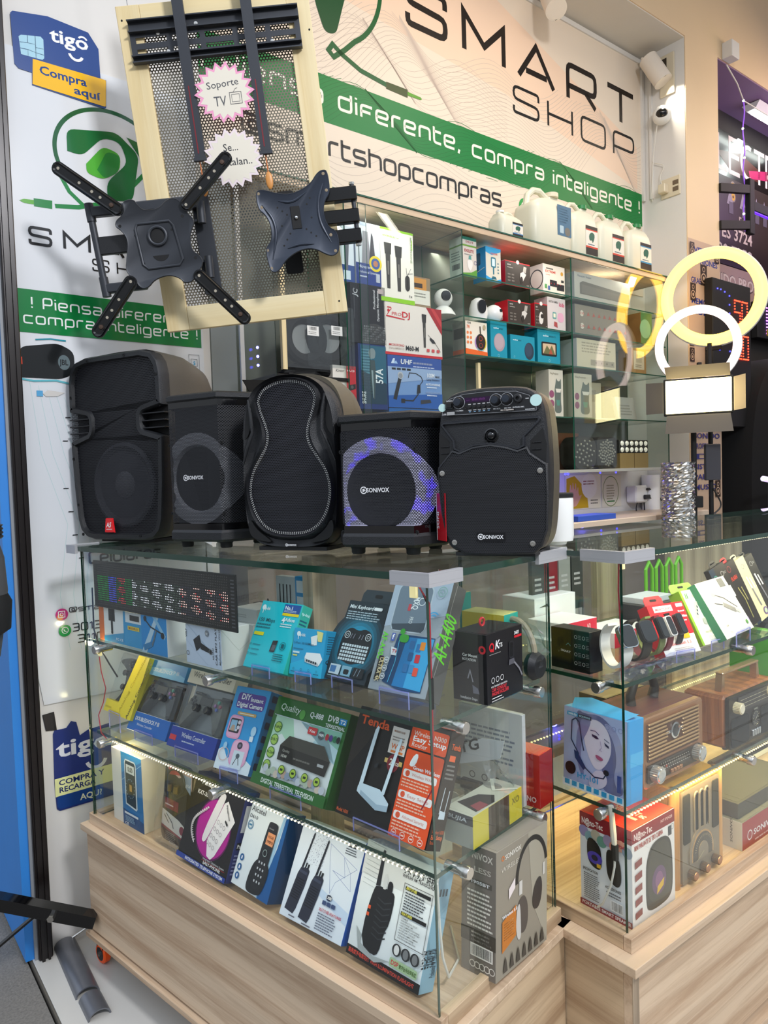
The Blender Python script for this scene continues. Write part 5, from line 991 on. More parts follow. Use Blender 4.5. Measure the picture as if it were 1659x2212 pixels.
def f(P):
    P.poly([(0,0),(100,0),(100,12),(84,16),(66,11),(50,20),(30,14),(12,26),(0,22)],'#e8f2f8');P.rr(12,74,92,93,4,'#5c3f9e');P.text('DIY',22,85,7,'#fff',w=26);P.text('Instant',50,84,5,'#fff',w=36);P.text('Digital Camera',15,76,5.5,'#fff',w=74);P.rr(24,66,78,70,1.5,'#d8a860');P.rect(30,67.4,72,68.6,'#f4e8cc')
    P.rr(8,37,48,65,6,'#efa0c4');P.rr(10,39,46,63,5,'#f4b4d2');P.rr(12,44,42,61,2,'#2a2530');P.rr(14,46,32,59,1,'#9cc8e4');P.poly([(16,46),(30,46),(27,53),(20,53)],'#c8a890');P.disc(38,57,2.4,'#e8e0e8');P.disc(38,51,2.4,'#e8e0e8');P.disc(34.5,47.5,1.6,'#e8e0e8')
    P.rr(36,7,84,38,8,'#efa6ca');P.rr(38,9,82,36,7,'#f6bcd8');P.disc(58,31,4.2,'#3a3444');P.disc(58,31,2,'#7a7488');P.rect(46,4,76,25,'#dfeaf2');P.line([(52,8),(60,20),(68,9)],1,'#444');P.disc(60,19,3,'#55606a');P.rect(78,38,88,44,'#e8f0f8');P.disc(84,50,4,'#b8dcf4',6);P.ring(20,18,8,.8,'#e8b8b0');P.disc(18,28,3,'#a8d4f0',4)
M,w,h,d=place('diy');carton('toy_camera_box','sky-blue toy camera box with two pink cameras and a purple title','box',M,w,h,d,('#2f9fe0','#2478b8','#2f9fe0','#2a90d0'),f,right=lambda P:[P.rr(20,8+k*16,80,16+k*16,1.5,'#2a3050')for k in range(6)])
stand('diy','sky-blue toy camera box',SA2,.5)
def f(P):
    P.rect(6,12,96,79,'#e6ebe9');P.poly([(6,79),(30,79),(46,40),(20,60),(6,50)],'#b7dcc0');P.poly([(40,79),(75,79),(60,55),(96,45),(96,70)],'#c3dfe6');P.poly([(50,79),(96,60),(96,79)],'#8fc6b0');P.text('Quality',8,86,7.5,'#e4efe2',w=28,b=0,sh=.1);P.disc(40,86,4.5,'#5aa845',5.5);P.text('Q-888',50,86,6,'#eef2ee',w=18);P.text('DVB',74,87,6.5,'#f0f4f0',w=14);P.rect(89,86,98,93,'#2a8fd0');P.text('T2',90,87.5,4,'#fff',w=7);P.text('TERRESTRIAL',73,80.5,3.6,'#e8f0e8',w=25)
    for k,tx in enumerate(('FullHD','DVB-T2','H.264','USB2.0')):y=66-k*14.5;P.disc(13-0*k,y,6.3,'#2f6a1e');P.disc(13,y,5.4,'#a8cc5c');P.text(tx,8.4,y-1.4,3,'#23481a',w=9.4)
    P.rr(54,68,66,76,1,'#d43a3c');P.text('You',55.5,70.5,3,'#fff',w=8);P.disc(72,70,4.5,'#555c60');P.text('WiFi',68.6,68.8,3,'#fff',w=7)
    for x,c in((80,'#b8303a'),(85,'#5a3a90'),(90,'#2a7a50'),(94.5,'#222')):P.disc(x,70,2.6,c,3.6)
    P.poly([(24,48),(33,60),(80,60),(92,46)],'#4a463e');P.poly([(24,48),(92,46),(90,30),(25,32)],'#332f2a');P.text('Quality',29,42,2.8,'#b8b4a8',w=10,b=0);P.text('HDMI',29,36,3,'#c8c4b8',w=8);P.lines(46,36,72,40,1,'#77736a');P.rect(78,38,86,41,'#bbb')
    q=random.Random(2)
    for k in range(16):P.disc(14+k*5.2,17+q.uniform(-2,3),4.2,q.choice(('#c9cfd6','#d9c9b6','#b8c6b0','#c8a894','#9aa6b8')))
    for x in(36,52,68,84):P.disc(x,23,5.0,'#3a5a1e');P.disc(x,23,4.2,'#b6d24e');P.rect(x-1.8,21.8,x+1.8,24.2,'#2a3a18')
    P.rect(0,0,100,12,'#2a6a26');P.text('DIGITAL TERRESTRIAL TELEVISION',14,3.6,5,'#eef4ea',w=72);P.line([(6,79),(96,79)],.5,'#dde')
M,w,h,d=place('quality');carton('tv_decoder_box','green and white digital TV decoder box in the middle of the middle shelf','box',M,w,h,d,('#2c6d28','#24521f','#2c6d28','#356e2c'),f)
stand('quality','green decoder box',SA2,.42)
def f(P):
    P.poly([(0,40),(18,70),(30,100),(0,100)],'#2b231c');P.text('Tenda',4,84.5,8,'#ea5a20',w=33);P.rect(41,66,59,90,'#e9ded6');P.lines(43,84,57,88,1,'#c88a6a');P.lines(43,77,58,82,2,'#a89890');P.text('WISP',43.5,70.5,4.5,'#e06a2a',w=14);P.rect(44,67,57,69,'#e8813a');P.poly([(40,57),(59,57),(59,61),(40,61)],'#d6b468');P.disc(49.5,58,7.2,'#7a1f2a',8);P.text('2',45.5,56,5.6,'#f0e6d8');P.text('AÑOS',49.5,56.5,3,'#f0e6d8',w=6.5)
    P.rr(61,76,99,95,2,'#f1541d');P.text('Wireless N300',64,87.5,4,'#f8e8de',w=33,b=0);P.text('Easy Setup',64,82.5,4.4,'#fff',w=34);P.text('Router',64,77.6,4,'#f8e8de',w=16,b=0);P.rr(61,0,99,74.5,2,'#f1541d')
    P.poly(smoothp([(66,62),(70,72),(74,72),(73,63),(69,60)],1),'#fff');P.text('Green Wireless',71,59,3,'#fff',w=27)
    for y,tx in((51,'Wireless WAN'),(33,'Easy Setup'),(15.5,'Advanced Security')):P.rr(62.5,y,96.5,y+6.5,2,'#f8efe9');P.disc(67,y+3.2,2.6,'#e85a34');P.text(tx,71.5,y+2,2.6,'#e0988a',w=22,b=0);P.lines(63,y-9,95,y-1,3,'#f9c3a6')
    for k in range(4):P.ring(67+k*9,4,3,.6,'#fbdccb');P.rect(65.5+k*9,3.4,68.5+k*9,4.6,'#fbdccb')
    P.poly([(20.3,28),(24.5,30),(28,85),(26,86),(24,82)],'#dbe9f2');P.poly([(46,28),(49.5,30),(55,80),(53,81),(51.5,77)],'#dbe9f2');P.poly([(20,30),(24,33),(44,33),(56,24),(56,17),(44,15),(24,23),(20,25)],'#d3e4ef');P.poly([(24,23),(44,15),(56,17),(56,22),(44,20),(24,27)],'#a9bfce')
    P.poly([(32,52),(36,55),(36,51),(33,49)],'#23252a');P.text('Model: N301',3,3,3,'#d8602c',w=14)
def g(P):
    P.text('Tenda',20,84,5,'#e8642a',w=66);P.rect(20,74,62,79,'#ee6a3a');P.lines(14,58,80,72,4,'#8a8580');P.line([(30,30),(36,52)],1,'#cdd6dc');P.line([(66,30),(72,50)],1,'#cdd6dc');P.poly([(30,26),(74,26),(72,32),(34,33)],'#cfdbe3');P.text('Wireless N300',8,14,3,'#e0683a',w=84,b=0);P.text('Easy Setup',8,9.5,3.4,'#f0784a',w=80);P.text('Router',8,5.4,3,'#e0683a',w=40,b=0)
M,w,h,d=place('tenda');carton('router_box','black and orange router box at the right of the middle shelf','box',M,w,h,d,('#171310','#3a302a','#171310','#2a2420'),f,g,gloss=False)
stand('tenda','black and orange router box',SA2,.5)
bg2=thing('cable_bag','clear plastic bag with handwritten card at the back right of the middle shelf','bag',FA@T(1.12,.22,SA2))
mk('header_card',MB().prism([(-.06,.07),(.09,.12),(.10,.155),(.05,.15),(-.05,.10)],.0,.001),card('#cfd3d4'),bg2);P=Print(.001,.001);P.text('OTG',-28,100,20,'#15171b',w=80,rot=22,sh=.2);P.build('handwriting',bg2);crinkle('clear_bag',bg2,(0,.03,.06),(.09,.03,.055),8);mk('connector',MB().box((-.02,.02,.03),(.03,.035,.05),c=.003).cyl((-.05,.028,.04),(-.02,.028,.04),.006,10),BLK,bg2)
fa('paper_box','flat white instruction box leaning at the back right of the middle shelf',1.06,.30,SA2+.0,.15,.18,.012,('#d8d8d2','#ccc','#ccc'),lambda P:(P.lines(8,40,92,80,8,'#8d9096'),[P.ring(20+k*20,20,4,1,'#555')for k in range(4)]))
M,w,h,d=place('silver')
fa('car_toy_box','silver and yellow box with a car picture lying beside the router box',1.165,.105,SA2,.062,.058,.16,('#9fa39a','#c9b93a','#aaa','#c3c4b2'),lambda P:(P.rect(0,70,100,100,'#3a4048'),P.text('BUJIA',8,78,12,'#cfd6da',w=70,sh=.3)),right=lambda P:(P.rect(30,0,72,100,'#4a3f36'),P.text('XO',78,60,20,'#8a8040')),top=lambda P:(P.disc(30,80,12,'#8a8a80',8),P.poly([(10,20),(90,12),(96,45),(70,60),(30,50)],'#2d2a2a'),P.poly([(55,20),(92,15),(92,35),(60,36)],'#8c3a44'),P.line([(0,95),(50,70),(100,90)],4,'#d8dac8')))
fa('red_speaker_box','glossy red box with a black speaker picture at the back right of the middle shelf',1.13,.31,SA2,.11,.105,.05,('#a3241c','#8a1c18','#a3241c','#c0392b'),lambda P:(P.disc(45,60,26,'#1a1718'),P.disc(45,60,12,'#3a3638'),P.text('NANO',55,10,10,'#e0c0b8',w=38)),gloss=True)
# ---- floor of the near case
def meter_pic(P,x0,y0,x1,y1):
    def X(a):return x0+(x1-x0)*a
    def Y(a):return y0+(y1-y0)*a
    P.poly([(X(.0),Y(.05)),(X(.9),Y(0)),(X(1),Y(.05)),(X(1),Y(.95)),(X(.9),Y(1)),(X(.1),Y(1)),(X(0),Y(.93))],'#dfe9ee');P.poly([(X(.07),Y(.08)),(X(.9),Y(.04)),(X(.93),Y(.93)),(X(.86),Y(.97)),(X(.12),Y(.97)),(X(.07),Y(.9))],'#17364f');P.rect(X(.15),Y(.72),X(.85),Y(.9),'#dfe6e2');P.text('0.00',X(.3),Y(.76),(y1-y0)*.10,'#1a1f22',w=(x1-x0)*.42);P.disc(X(.5),Y(.42),(y1-y0)*.12,'#0f2230');P.rect(X(.4),Y(.36),X(.6),Y(.5),'#c89a58')
    for k in range(16):a=k*22.5;P.disc(X(.5+.36*math.cos(R_(a))),Y(.42+.19*math.sin(R_(a))),(y1-y0)*.012,'#9fc0d2',n=6)
def f(P):
    P.rect(33,0,100,100,'#1f78b8');P.poly([(33,70),(100,96),(100,100),(33,100)],'#2f96d0');P.poly([(33,0),(100,0),(100,14),(33,22)],'#12518a');P.line([(33,60),(100,92)],.6,'#9fd4f0');meter_pic(P,44,26,82,92);P.rect(42,17,86,20,'#e8f0f4');P.lines(44,7,76,15,4,'#9cc8e4');P.text('CE',42,2,4,'#e8f0f8',w=12)
M,w,h,d=place('meter');carton('multimeter_box','white and blue multimeter box standing at the left end of the case floor','box',T(*PL['meter'][:2],SA0)@Rz(-41.8)@T(0,.018,0),w,h,.075,('#e9e7e0','#e6ddc8','#e4e2dc','#f0ead8'),f,top=lambda P:P.rect(20,30,70,60,'#dcc58e'))
M,w,h,d=place('cable');t=thing('cable_blister','clear blister pack with gold audio plugs on a printed card','blister pack',T(*PL['cable'][:2],SA0)@Rz(-41.8)@T(-.004,.03,.0)@Rx(-8));W_,H_=.135,.205
mk('shell',MB().loft([[(a,y,b)for a,b in pl]for pl,y in((rrect(0,0,W_,H_,.02),.03),(rrect(.003,.003,W_-.003,H_-.003,.02),.004),(rrect(.008,.008,W_-.008,H_-.008,.02),0))]),BLISTER,t)
mk('card',MB().prism(rrect(.006,.006,W_-.006,H_-.006,.02),.0215,.0225),card('#2a2624'),t);P=Print(W_/100,H_/100)
P.poly([(10,92),(90,92),(94,70),(80,86),(50,80),(14,86)],'#c9a9a0');P.poly([(16,88),(60,90),(60,84),(20,80)],'#b8343a');P.poly([(60,86),(90,86),(90,66),(70,74)],'#8fa3ba');P.text('Digital',64,74,4,'#e8ecf0',w=24,b=0,sh=.2);P.rect(12,40,56,52,'#8c2f42');P.rect(14,44,40,45.5,'#e0c8c8');P.poly([(6,38),(60,32),(94,24),(92,12),(6,20)],'#e4dfd8');P.poly([(6,20),(92,12),(92,10),(6,17)],'#8c2f42');P.disc(72,22,5,'#8c2f42');P.line([(20,34),(40,26),(46,20)],1.2,'#222');P.line([(14,32),(30,24)],1.2,'#222');P.lines(22,4,56,14,5,'#a09a94');P.text('DIGITAL',36,1,3,'#d8d4ce',w=30);P.build('card_print',t,T(0,.0215,0))
for x in(.048,.075):p=mk('audio_plug',MB().cyl((x,.012,H_*.72),(x,.012,H_*.64),.0075,14).cyl((x,.012,H_*.64),(x,.012,H_*.60),.006,12,1),[mat('gold_plug','#c9a04c',.2,1),BLK],t)
mk('coiled_cable',MB().torus((W_*.5,.012,H_*.76),.038,.0035,'y',36,6,sz=.8),BLKW,t)
def f(P):
    P.disc(56,46,33,'#b3138f',33);P.ring(56,46,34.5,2,'#5a0c52');P.text('Panaphone',14,88,6,'#ece9e4',w=46);P.text('KXT-3014',10,76,4.6,'#e6e2dc',w=28)
    P.poly(smoothp([(38,32),(52,78),(58,88),(66,88),(66,80),(50,34),(44,27)],2),'#e9e3e4');P.poly([(50,32),(66,78),(72,82),(92,64),(70,20),(64,14),(56,16)],'#f0ebec');P.L+=1
    for r in range(4):
        for c in range(3):P.ring(63+c*6.2-r*3.6,56-r*8.4-c*1.6,2.4,.5,'#8c868a');
    P.poly([(76,62),(82,58),(80,56),(75,60)],'#2a2a2a');P.text('Panaphone',71,77,2.6,'#333',w=18,rot=-52)
    pts=[]
    for k in range(60):a=k/59;pts.append((40-24*math.sin(a*2.6)+.9*math.cos(k*2.1),66-42*a+1.4*math.sin(k*2.1)))
    P.line(pts,1.8,'#ddd6d8');P.text('Integrated Telephone System',52,11.6,2.3,'#d8d8d8',w=42,b=0);P.text('EASY-PHONE',54,7,3.8,'#eee',w=34);P.rect(50,10.2,96,10.7,'#a22');P.poly([(0,0),(100,0),(100,5.6),(0,5.6)],'#24409a');P.text('INTEGRATED TELEPHONE SYSTEM',19,1.4,3.2,'#f0f0f4',w=76)
M,w,h,d=place('panaph');carton('telephone_box','black telephone box with a white handset on a magenta disc','box',M,w,h,d,('#151214','#27306c','#151214','#1c1a1c'),f,right=lambda P:(P.rect(20,55,80,85,'#c9ccd4'),P.rect(16,36,90,44,'#14161c'),P.text('Pan',20,38,4,'#eee',w=40),P.lines(16,8,84,32,6,'#8c94c0')))
def f(P):
    P.poly([(72,0),(100,0),(100,100),(94,100),(90,60)],'#185a9c');P.poly([(70,0),(72,0),(86,45),(94,100),(88,100)],'#9fc4e0');P.text('Alcatel',4,86,6,'#23262a',w=38,b=0);P.text('D610',3,78,4,'#2a3036',w=22,b=0);P.ring(11,70,5.5,.9,'#3f7fa8');P.ring(11,70,4,.5,'#3f7fa8');P.rect(7.5,69,14.5,71,'#3f7fa8')
    for y in(32,21,11):P.disc(12,y,4,'#1c5c98');P.rr(10.4,y-2,13.6,y+2,.8,'#eef')
    P.poly(smoothp([(38,6),(42,30),(52,40),(66,42),(82,38),(86,28),(80,6),(70,2),(46,1)],2),'#1d2026');P.poly(smoothp([(50,14),(56,80),(60,84),(80,84),(82,78),(78,14),(70,8),(54,8)],2),'#23252b');P.poly([(60,58),(79,58),(80,72),(61,72)],'#e79a6a');P.text('HOGAR',63,66,3,'#5c2a14',w=14);P.text('19VEP18',62,60.5,3,'#5c2a14',w=16);P.L+=1
    for r in range(4):
        for c in range(3):P.rect(56.5+c*7,36-r*7,59.5+c*7,38.5-r*7,'#c8ccd2')
    P.ring(67,49,4,.8,'#9aa');P.text('alcatel',62,76,1.8,'#999',w=12)
M,w,h,d=place('alcatel');carton('cordless_phone_box','white and blue cordless phone box with a dark handset in its cradle','box',M,w,h,d,('#e6edf2','#17406f','#e6edf2','#dfe6ea'),f)
def walkie(P,x,y,s,ang=0,col='#262a3c'):
    def q(a,b):return(x+a*s+b*s*.16,y+b*s*1.02)
    P.poly([q(0,0),q(16,-2),q(18,4),q(19,30),q(18,46),q(14,49),q(2,47),q(0,40)],col);P.poly([q(2.5,47),q(6,48),q(5.4,86),q(3.4,88),q(2.6,86)],'#1c1f2c');P.poly([q(8,48),q(10.4,48),q(10.4,54),q(8,54)],'#15171f');P.poly([q(12,48),q(15,48),q(15,53),q(12,53)],'#15171f');P.poly([q(2,42),q(16,41),q(16,44),q(2,45)],'#3a4056')
    for k in range(9):P.poly([q(2.5,36-k*2.6),q(16,35-k*2.6),q(16,34-k*2.6),q(2.5,35-k*2.6)],'#11131c',False)
def f(P):
    q=random.Random(4)
    for k in range(220):a,b=q.uniform(18,46),q.uniform(58,97);P.poly([(a,b),(a+.6,b),(a+.6,b+.6),(a,b+.6)],'#4f6284',False)
    pts=[(50,86),(62,62),(74,78),(88,66),(96,72),(70,52),(54,72),(94,50),(66,40),(56,58),(82,60)]
    for i in range(len(pts)):P.line([pts[i],pts[(i*3+4)%len(pts)]],.35,'#5a7ab8',False)
    P.poly([(46,36),(100,18),(100,30),(50,42)],'#c4d6ee');walkie(P,6,8,.92);walkie(P,30,6,.92);P.rect(76,90,88,96,'#2b3345');P.rect(79,91.5,85,94.5,'#e8edf4');P.lines(74,82,92,89,3,'#4a5262');P.disc(68,36,4.2,'#22304c',3);P.text('USB',64,34.8,2.6,'#fff',w=8)
    for k in range(3):P.rr(60+k*7,28,66+k*7,32,.8,'#3a4c78')
    P.text('功能介绍 FEATURES',58,21.5,2.4,'#c0405a',w=34);P.lines(58,3,88,20,7,'#6a7288');P.rect(16,3.4,26,4.6,'#667');P.rect(38,1.8,52,3,'#667')
M,w,h,d=place('bao1');carton('two_way_radio_box','pale blue box with two navy walkie-talkies and a line network','box',M,w,h,d,('#e0e8f4','#1d5cc0','#dfe6f2','#e4eaf4'),f)
def f(P):
    P.rect(0,0,100,8,'#1c1c1e');P.text('高亮度手电筒功能  HIGH ILLUMINATION FLASHLIGHT',3,2.6,3,'#d8483a',w=90)
    P.poly([(0,70),(100,70),(100,100),(0,100)],'#d2d6d8');
    for k in range(10):P.line([(4,99-k*4),(28,98-k*4)],.5,'#bfc6ca',False)
    P.text('手持调频对讲机',55,86,5,'#17181c',w=42,rot=-1);P.text('VHF/UHF FM TRANSCEIVER',55,82,2.8,'#25262a',w=43)
    q=lambda a,b:(a,b);P.poly(smoothp([(17,14),(36,9),(43,13),(45,30),(50,40),(51,62),(47,66),(24,66),(21,60),(17,40)],1),'#1d1e22');P.poly([(23,65),(29,66),(28,96),(25,97),(24,94)],'#222429');P.poly(smoothp([(32,65),(38,65),(38,76),(35,79),(32,76)],1),'#c8cccf');P.poly(smoothp([(39,64),(46,64),(46,72),(42,74),(39,72)],1),'#1b1c20')
    for k in range(7):P.line([(29,56-k*5),(39,53.6-k*5),(48,57-k*5)],1,'#34363c',False)
    P.rect(18.5,44,22,47,'#e4582c');P.rect(18,38,21.5,41,'#e4582c');P.poly([(8,26),(17,20),(17,14),(36,9),(60,12),(40,5),(16,8)],'#a9b0b2')
    P.line([(60,78),(97,78),(97,31),(60,31)],.5,'#555',closed=True);P.rect(62,73,95,76,'#17181a');P.text('功能介绍',63,73.6,2,'#e8e05a',w=14);P.lines(63,56,92,72,7,'#44484e');P.rect(62,52,95,55,'#17181a');P.text('FEATURES',63,52.6,2,'#e8e05a',w=14)
    for k,tx in enumerate(('• SCRAMBLER','• NOISE REDUCTION CIRCUIT','• LONG STANDBY TIME','• LONG COMMUNICATION RANGE','• HIGH CAPABILITY LI-ION BATTERY','• BATTERY SAVE, CTCSS DCS','• REPORTING NUMBER COMMAND','  OF ENGLISH AND CHINESE','  FUNCTION HUMANISM DESIGN')):P.text(tx,63,49.4-k*2,1.25,'#33363a',b=0,xs=.82)
    for k in range(3):P.disc(66+k*12,24,5,'#2a2b2f');P.disc(66+k*12,24,3,'#77797c' if k else '#ddd',4)
    P.rr(60,10,96,17,1.5,'#a9c49a');P.text('DSP',62,11.8,3.6,'#d0303c',w=10);P.text('数字信号处理系统',73,12,2.6,'#4a6a20',w=22)
def g(P):P.text('专业无线对讲机',60,20,14,'#2a3036',rot=90,w=75);P.text('Professional FM Transceiver',85,12,7,'#3c4a54',rot=90,w=110,b=0);[P.rect(20+k*22,78,32+k*22,84,'#44525c')for k in range(3)]
M,w,h,d=place('bao2');carton('two_way_radio_box','silver-white box with one large black walkie-talkie in the right corner','box',M,w,h,d,('#e2e8ec','#8fb4c6','#9fc0d0','#dde4e8'),f,g)
def lf(P):P.text('NiVOX',30,90,5,'#cfc9bc',w=60);P.text('LESS',36,80,4,'#b8b2a6',w=50);P.rect(14,70,88,74,'#5c574e');P.text('P1905BT',18,70.8,2.4,'#ddd',w=64);P.lines(18,36,92,66,9,'#d9d4c8');P.rect(0,24,100,35,'#4a453d');P.lines(30,25,90,34,3,'#b8b2a6');P.rect(28,14,92,24,'#e0dcd2');P.bars(32,15,88,23);[P.ring(34+k*14,8,2.8,.7,'#d8d2c6')for k in range(5)]
def rt(P):
    P.poly([(60,100),(100,100),(100,0),(70,40)],'#a59e8c');P.ring(12,92.5,2,.8,'#d87a3a');P.text('SONiVOX',16,90.5,3.6,'#e8e2d4',w=30,rot=2);P.text('WIRELESS',8,82,3.6,'#cfc8b8',w=40,sh=.2,b=0)
    P.ring(68,66,25,4,'#33302c',ry=30,a0=8,a1=182,n=30);P.poly(smoothp([(40,50),(52,54),(60,44),(60,28),(52,22),(42,26),(38,38)],2),'#57504a');P.poly(smoothp([(38,46),(44,50),(46,30),(46,20),(40,20),(36,30)],2),'#c8c4bc');P.poly(smoothp([(74,56),(86,60),(90,48),(84,34),(72,34),(68,44)],2),'#403a36');P.rect(42,55,48,66,'#cfcbc2');P.rect(90,58,94,68,'#cfcbc2');P.poly([(22,66),(34,72),(34,64),(22,58)],'#e8dcd8')
    P.poly([(10,44),(36,50),(36,26),(10,20)],'#c2752c');P.lines(13,28,34,42,7,'#e2b27c');P.text('Wireless 5.0',10,46,2.4,'#eee',w=28);[P.poly([(12+k*12,4),(20+k*12,4),(18+k*12,12),(16+k*12,16),(14+k*12,12)],'#4c463e')for k in range(7)]
M,w,h,d=place('head');carton('headphone_box','tall grey-beige headphone box at the right corner of the case floor','box',T(*PL['head'][:2],SA0)@Rz(-41.8)@T(0,.012,0)@Rx(-3),w+.004,h+.016,.175,('#777067','#938b7b','#777067','#948d80'),lf,rt)
# ---- second case
def f(P):
    P.text('∩',20,40,5,'#888');P.line([(40,60),(46,66),(52,60)],1.6,'#4a8a94');P.text('SMART',26,44,5,'#c8c8ca',w=26,rot=-4)
    for r in range(4):
        for c in range(2):P.ring(66+c*20,84-r*21,4.4,1,'#b8b8ba');P.lines(72+c*20,78-r*21,80+c*20,90-r*21,3,'#77777a')
x,y,z,yaw,lean,w,h,d=PL['blackbox'];carton('smartwatch_box','matte black box with rows of small white symbols in the second case','box',T(x,y,SBa)@Rz(yaw),w,h,.042,('#101013','#141418','#101013','#1a1a1e'),f)
def fb(name,label,x,y,z,w,h,d,cols,fr=None,cat='box',yaw=0,**k):return carton(name,label,cat,FB@T(x,y,z)@Rz(yaw),w,h,d,cols,fr,**k)
rw=dict(cols=('#d6344c','#f0efec','#c22840','#f2f0ec'))
for x,y,z,w_,h_,lb in((.08,.2,SBa,.13,.035,'red and white earphone box lying nearest to the black box'),(.235,.18,SBa,.15,.035,'red and white earphone box behind the watches'),(.10,.215,SBa+.0355,.12,.035,'red and white earphone box stacked on top of another'),(.13,.32,SBa,.15,.11,'large white earphone box at the back with two small dark marks')):
    fb('earphone_box',lb,x,y,z,w_,h_,.10,('#cf3048','#eeecea','#eeecea','#f3f1ee')if h_<.1 else('#e6e8e8','#ddd','#ddd','#f0f2f2'),(lambda P:P.text('N3',70,30,40,'#f0c8cc',w=10))if h_<.1 else(lambda P:(P.poly([(10,80),(30,86),(34,80)],'#333'),P.lines(10,40,60,60,2,'#bbb'))))
fb('power_bank_box','flat black box behind the mercury-red adapter box',.40,.2,SBa,.13,.07,.08,('#2a2927','#333','#222','#35342f'),None)
fb('tablet_box','thin blue and white box lying flat behind the usb hub box',.42,.22,SBa+.0705,.12,.014,.07,('#cfdbe2','#bbb','#ccc','#dfe6ea'))
# watches on acrylic cuffs
rack=thing('watch_rack','row of clear acrylic cuffs that hold the watches','watch stand',FB@T(.02,.0,SBa))
for k in range(9):
    x=.0+k*.034;c=mk('cuff',MB().prism([(-.012,0),(.035,0),(.032,.004),(.006,.012),(-.010,.026),(-.014,.024),(-.004,.008),(-.014,.003)],x,x+.02,'x'),ACRYL,rack,T(0,.03,0),smooth=0)
def watch(label,x,y,z,band,face,R=.030,fw=.034,fh=.040,yaw=-35,strapw=.020,metal=None):
    t=thing('smartwatch',label,'watch',FB@T(x,y,z)@Rz(yaw),'watches on clear cuffs')
    bm_=mat('strap_'+band[1:],band,.45);outer=[(R*.92*math.cos(R_(a)),R*1.22*math.sin(R_(a)))for a in range(150,391,12)];inner=[((R-.004)*.92*math.cos(R_(a)),(R-.004)*1.22*math.sin(R_(a)))for a in range(390,149,-12)]
    mk('strap',MB().prism(outer+inner,-strapw/2,strapw/2,'x'),bm_,t);mk('strap',MB().prism([(R*.92*math.cos(R_(a)),R*1.22*math.sin(R_(a)))for a in range(30,76,9)]+[((R-.004)*.92*math.cos(R_(a)),(R-.004)*1.22*math.sin(R_(a)))for a in range(75,29,-9)],-strapw/2,strapw/2,'x'),bm_,t)
    Mf=T(0,-R*.80,R*.62)@Rx(-28);b=mk('watch_case',MB().prism(rrect(-fw/2,-fh/2,fw/2,fh/2,min(fw,fh)*.28),-.005,.005),metal or BLK,t,Mf);mk('screen',MB().prism(rrect(-fw/2+.002,-fh/2+.002,fw/2-.002,fh/2-.002,min(fw,fh)*.24),-.0062,-.0049),BLKG,b);mk('crown',MB().cyl((fw/2,0,.006),(fw/2+.003,0,.006),.003,10),STEEL,b);return t
watch('silver smartwatch on a white strap at the left of the watch row',.045,.045,SBa+.062,'#e9e7e2','#111',.036,.038,.045,-12,.024,mat('silver_case','#b9bbbd',.2,.9))
watch('black square smartwatch on a black strap, second in the watch row',.112,.045,SBa+.062,'#26211c','#111',.034,.038,.044,-10,.024)
watch('slim fitness band with an olive green strap in the watch row',.165,.045,SBa+.062,'#76804a','#111',.033,.020,.044,-8,.016)
watch('slim fitness band with a dark red and white strap in the watch row',.200,.047,SBa+.060,'#7c1f2c','#111',.032,.019,.042,-8,.016,mat('white_case','#e2dede',.3))
watch('slim fitness band with a black strap at the right of the watch row',.240,.047,SBa+.060,'#17181a','#111',.031,.020,.044,-8,.016)
def f(P):P.rect(0,36,100,100,'#e4202a');P.rect(14,84,66,96,'#f6ecec');P.text('MERCUSYS',18,87,4.5,'#d2303a',w=44);P.rr(78,90,97,97,1,'#f4d8d8');P.text('4',76,66,11,'#fff');P.text('Años',84,69,5,'#fff',w=14);P.lines(76,60,96,65,1,'#f8d0d0');P.text('Bluetooth',78,80,3,'#fff',w=18);P.rect(40,40,60,62,'#17181c');P.rect(44,44,56,58,'#4a4d52');P.rect(66,28,84,42,'#f2bd1e');P.text('Bluetooth 5.3',26,18,5.5,'#e0483a',w=56,b=0);P.lines(30,4,90,13,3,'#c9b9b4')
M,w,h,d=place('merc');carton('bluetooth_adapter_box','red and white bluetooth adapter box with a hanging tab','box',M,w,h,d,('#f1eeea','#c01d26','#c81f28','#d8232c'),f,tab=(.1,.62,.022));stand('merc','red and white adapter box',SBa,.5)
def f(P):P.rect(0,0,8,100,'#8ab82a');P.poly([(14,84),(17,94),(20,94),(18,84)],'#5a9a2a');P.poly([(20,84),(23,94),(26,94),(24,84)],'#3a8a2a');P.text('ALTEK',28,85,4.5,'#a9a89e',w=20,b=0);P.poly([(20,50),(40,78),(50,74),(30,46)],'#c9cdbf');[P.poly([(29+k*5,54+k*6),(33+k*5,52+k*6),(35+k*5,56+k*6),(31+k*5,58+k*6)],'#44525c')for k in range(3)];P.line([(46,76),(60,76),(66,64),(56,50),(50,44)],1.6,'#d4d6cc');P.poly([(42,46),(54,46),(52,34),(40,36)],'#b9bdb0');P.text('Hub USB 3.0 4 en 1',30,20,4,'#9aa86a',w=54,b=0);[P.ring(40+k*16,10,4,.7,'#cdd6b8')for k in range(3)];P.rect(78,12,96,24,'#f2bd1e')
M,w,h,d=place('hub');carton('usb_hub_box','white usb hub box with green spine and green hanging tab','box',M,w,h,d,('#efece0','#8ab82a','#7faa28','#a9d030'),f,tab=(-.1,.8,.02));stand('hub','white usb hub box',SBa,.5)
